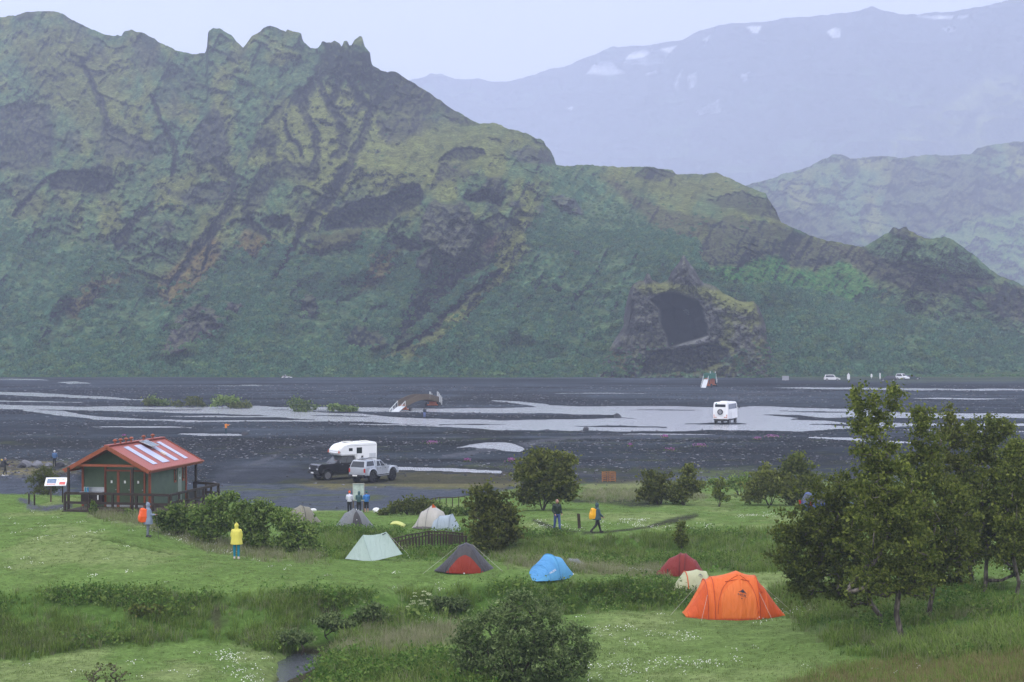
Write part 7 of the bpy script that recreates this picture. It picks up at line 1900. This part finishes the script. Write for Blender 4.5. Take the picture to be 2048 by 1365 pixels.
    if coat:                      # long raincoat / poncho skirt
        hem = (1.02 - coat); cN = 18; V, Fc = [], []
        for zz, rx_, ry_ in ((1.44, .19, .12), (1.36, .24, .17), (1.2, .25, .20), (1.02, .26, .21), ((1.02 + hem) / 2, .285, .225), (hem, .305, .24)):
            V += [S(L_(zz) + Vector((rx_ * math.cos(a) * (1 + .03 * math.sin(5 * a)), ry_ * math.sin(a) * (1 + .03 * math.cos(4 * a)), 0))) for a in np.linspace(0, 2 * math.pi, cN, endpoint=False)]
        for r_ in range(5): Fc += [(r_ * cN + i, r_ * cN + (i + 1) % cN, (r_ + 1) * cN + (i + 1) % cN, (r_ + 1) * cN + i) for i in range(cN)]
        Fc += [tuple(range(cN))[::-1], tuple(range(5 * cN, 6 * cN))]
        top.add(V, Fc)
    if hood:
        top.ball(S(hc + Vector((0, -.018, .005))), Vector((.108, .115, .148)) * k, 14, 10); top.capsule(S(hc + Vector((0, -.02, -.1))), .10 * k, S(L_(1.45)), .10 * k)
        if coat > .2: top.capsule(S(hc + Vector((0, -.05, .10))), .06 * k, S(hc + Vector((0, -.08, .17))), .02 * k)
    top.build('jacket', jm, root, remesh=.018)
    low.build('trousers' if not shorts else 'shorts', cloth('trousers_%d_%d' % (px, py), trousers, .0, .75), root, remesh=.018)
    shoe.build('boots', plain('boots_%d_%d' % (px, py), boots, .7), root, remesh=.018)
    if hat: MB().ball(S(hc + Vector((0, -.012, .035))), Vector((.088, .108, .108)) * k, 14, 8).build('hat', plain('hat_%d_%d' % (px, py), hat, .9), root, smooth_=True)
    elif not hood: MB().ball(S(hc + R_ @ Vector((0, -.028, .012))), Vector((.083, .084, .098)) * k, 14, 8).build('hair', plain('hair_%d_%d' % (px, py), hair, .8), root, smooth_=True)
    if face:
        for sd in (-1, 1): MB().ball(S(hc + R_ @ Vector((sd * .031, .083, .012))), Vector((.011, .010, .008)) * k, 8, 6).build('eye', plain('eye_dark', (.03, .025, .02), .3), root)
        MB().box(S(hc + R_ @ Vector((0, .090, -.055))), Vector((.045, .012, .010)) * k, rz=turn).build('mouth', plain('lips', (.28, .10, .08), .5), root)
    return root, hands, g, k, up
def place(o, root): o.parent = None; o.matrix_world = Matrix.Translation(root.location) @ Matrix.Rotation(root.rotation_euler.z, 4, 'Z'); return o
def backpack(root, k, up, z0, z1, w, d, c, label, name='backpack'):
    m = MB(); a, y0, y1 = w * .5, -.10, -.12 - d
    U = lambda x, y, z: Vector((x, y, z)) * k + up * k
    zm = z0 + (z1 - z0) * .45
    m.hexa([U(-a * .82, y1 * .92, z0), U(a * .82, y1 * .92, z0), U(a * .8, y0, z0), U(-a * .8, y0, z0)], [U(-a, y1, zm), U(a, y1, zm), U(a * .95, y0, zm), U(-a * .95, y0, zm)])
    m.hexa([U(-a, y1, zm - .02), U(a, y1, zm - .02), U(a * .95, y0, zm - .02), U(-a * .95, y0, zm - .02)], [U(-a * .8, y1 * .82, z1), U(a * .8, y1 * .82, z1), U(a * .75, y0, z1 + .02), U(-a * .75, y0, z1 + .02)])
    m.ball(U(0, (y0 + y1) / 2, z1 - .02), (a * .7, d * .42, .09)); m.ball(U(0, y1 * .96, zm - .1), (a * .7, .08, .2))
    bp = empty(name, root.location, root.rotation_euler.z, label, 'backpack')
    o_c = m.build('rain_cover', cloth('pack_%s' % label[:12], c, .05, .45), bp, remesh=.02); o_c.modifiers['soften'].iterations = 9
    for sd in (-1, 1):
        MB().capsule(Vector((sd * .12, .14, 1.30)) * k + up * k, .022, Vector((sd * .11, -.16, 1.46)) * k + up * k, .022).capsule(Vector((sd * .12, .14, 1.30)) * k + up * k, .022, Vector((sd * .14, -.1, 1.08)) * k + up * k, .018).build('strap', BLACKP, bp, remesh=.012)
    return bp
def pole_stick(root, hand, tip, label):
    R_ = Matrix.Translation(root.location) @ Matrix.Rotation(root.rotation_euler.z, 4, 'Z')
    a, b = R_ @ Vector(hand), R_ @ Vector(tip); b.z = ground_z(b.x, b.y)
    st = empty('trekking_pole', b, 0, label, 'pole'); a = a - b + Vector((0, 0, .06))
    MB().cyl((0, 0, 0), a, .009, .011, n=6).build('shaft', plain('pole_grey', (.12, .12, .13), .4, .5), st)
    MB().cyl(a * .92, a * 1.06, .018, n=8).build('grip', BLACKP, st); MB().cyl(a * .06, a * .07, .035, n=8).build('basket', BLACKP, st)

deg = math.radians
r, h, g, k, up = person(296, 1072, deg(-62), 1.74, 'person in a blue-grey rain poncho with an orange pack and trekking pole', (.19, .23, .31), (.15, .17, .20), hood=True, coat=.36, arms=((.2, .1, 1.3), (.2, .1, 1.4)), legs=((.05, .05), (-.05, .05)))
backpack(r, k, up, .78, 1.44, .44, .34, (.80, .11, .02), 'orange rain-covered backpack on the person in the grey poncho')
pole_stick(r, h[1], h[1] + Vector((.05, .12, -1.1)), 'trekking pole held by the person in the grey poncho')
person(473, 1119, deg(4), 1.72, 'person in a yellow hooded raincoat and bright blue leggings, seen from behind', (.62, .56, .10), (.01, .20, .30), (.5, .42, .40), hood=True, coat=.30, arms=((.1, .22, .9), (.1, .22, .9)), legs=((.03, .0), (-.03, .0)))
person(1114, 1062, deg(206), 1.80, 'man in a dark green jacket and jeans walking towards the camera', (.012, .026, .016), (.055, .09, .22), hair=(.18, .14, .12), legs=((.22, .1), (-.12, .12)), arms=((-.1, .22, .9), (-.1, .22, .9)), face=True, turn=deg(30))
r, h, g, k, up = person(1194, 1066, deg(-70), 1.70, 'hiker in a teal hooded coat walking right under a yellow pack', (.035, .07, .085), (.02, .02, .025), hood=True, coat=.22, legs=((.38, .1), (-.22, .55)), arms=((.45, .15, .25), (.3, .1, .6)))
backpack(r, k, up, .86, 1.42, .38, .30, (.85, .42, .02), 'yellow rain-covered backpack on the hiker in the teal coat')
Y3 = 126.5
person(699, 1025, deg(-8), 1.72, 'person in a white jacket and orange cap reading the map board', (.62, .62, .72), (.012, .012, .014), hat=(.75, .10, .02), Y=Y3, arms=((.3, .2, 1.5), (.3, .2, 1.5)))
person(718, 1025, deg(0), 1.70, 'person in a dark teal hooded jacket at the middle of the map board', (.045, .10, .11), (.015, .016, .018), hood=True, Y=Y3 + .1, arms=((.3, .15, 1.4), (.3, .15, 1.4)))
r, h, g, k, up = person(733, 1027, deg(20), 1.70, 'person in a blue jacket and black shorts beside the map board', (.035, .16, .45), (.012, .012, .014), hood=False, hat=(.02, .09, .09), shorts=True, Y=Y3 - .6, arms=((.3, .15, 1.2), (.3, .15, 1.2)))
r, h, g, k, up = person(10, 955, deg(-70), 1.75, 'dark hiker with trekking pole at the left edge of the gravel', (.02, .021, .025), (.035, .035, .03), (.55, .55, .54), hat=(.22, .22, .26), Y=161.5, arms=((.3, .1, .8), (.5, .1, .7)), legs=((.2, .1), (-.15, .2)))
backpack(r, k, up, .85, 1.42, .38, .30, (.03, .03, .034), 'dark backpack of the hiker at the left edge')
b_ = MB().capsule(Vector((-.2, -.3, 1.52)), .09, Vector((.2, -.3, 1.52)), .09).build('bedroll', cloth('yellow_roll', (.55, .40, .06), 0), None, remesh=.02); place(b_, r); props(b_, 'yellow bedroll on top of the dark backpack at the left edge', 'bedroll')
pole_stick(r, h[1], h[1] + Vector((.02, .2, -1.0)), 'trekking pole of the hiker at the left edge')
person(109, 934, deg(-5), 1.75, 'person in a blue jacket and white cap standing by the boulders', (.06, .13, .26), (.014, .014, .016), hat=(.75, .75, .76), Y=174, arms=((.2, .15, 1.2), (.2, .15, 1.2)))
person(452, 869, deg(-30), 1.72, 'photographer in an orange jacket on the river gravel', (.62, .20, .02), (.02, .05, .06), hat=(.02, .10, .12), Y=236, arms=((1.2, .1, .9), (1.2, .1, .9)))
person(849, 838, deg(-15), 1.75, 'person in a dark jacket and blue trousers near the wheeled footbridge', (.02, .028, .036), (.12, .16, .33), hair=(.02, .02, .02), Y=282)
# orange kayak-like bag end cut off by the left edge
g = on_ground(-6, 972)
b_ = MB().capsule((-.5, 0, .0), .18, (.25, 0, .12), .12).capsule((.2, 0, .1), .1, (.42, 0, .2), .04).build('dry_bag', cloth('orange_red_bag', (.55, .07, .02), 0), None, remesh=.03); b_.location = (g.x, g.y - 1, g.z + .95 + .1)
props(b_, 'orange-red tip of a bundle cut off by the left edge', 'bag')
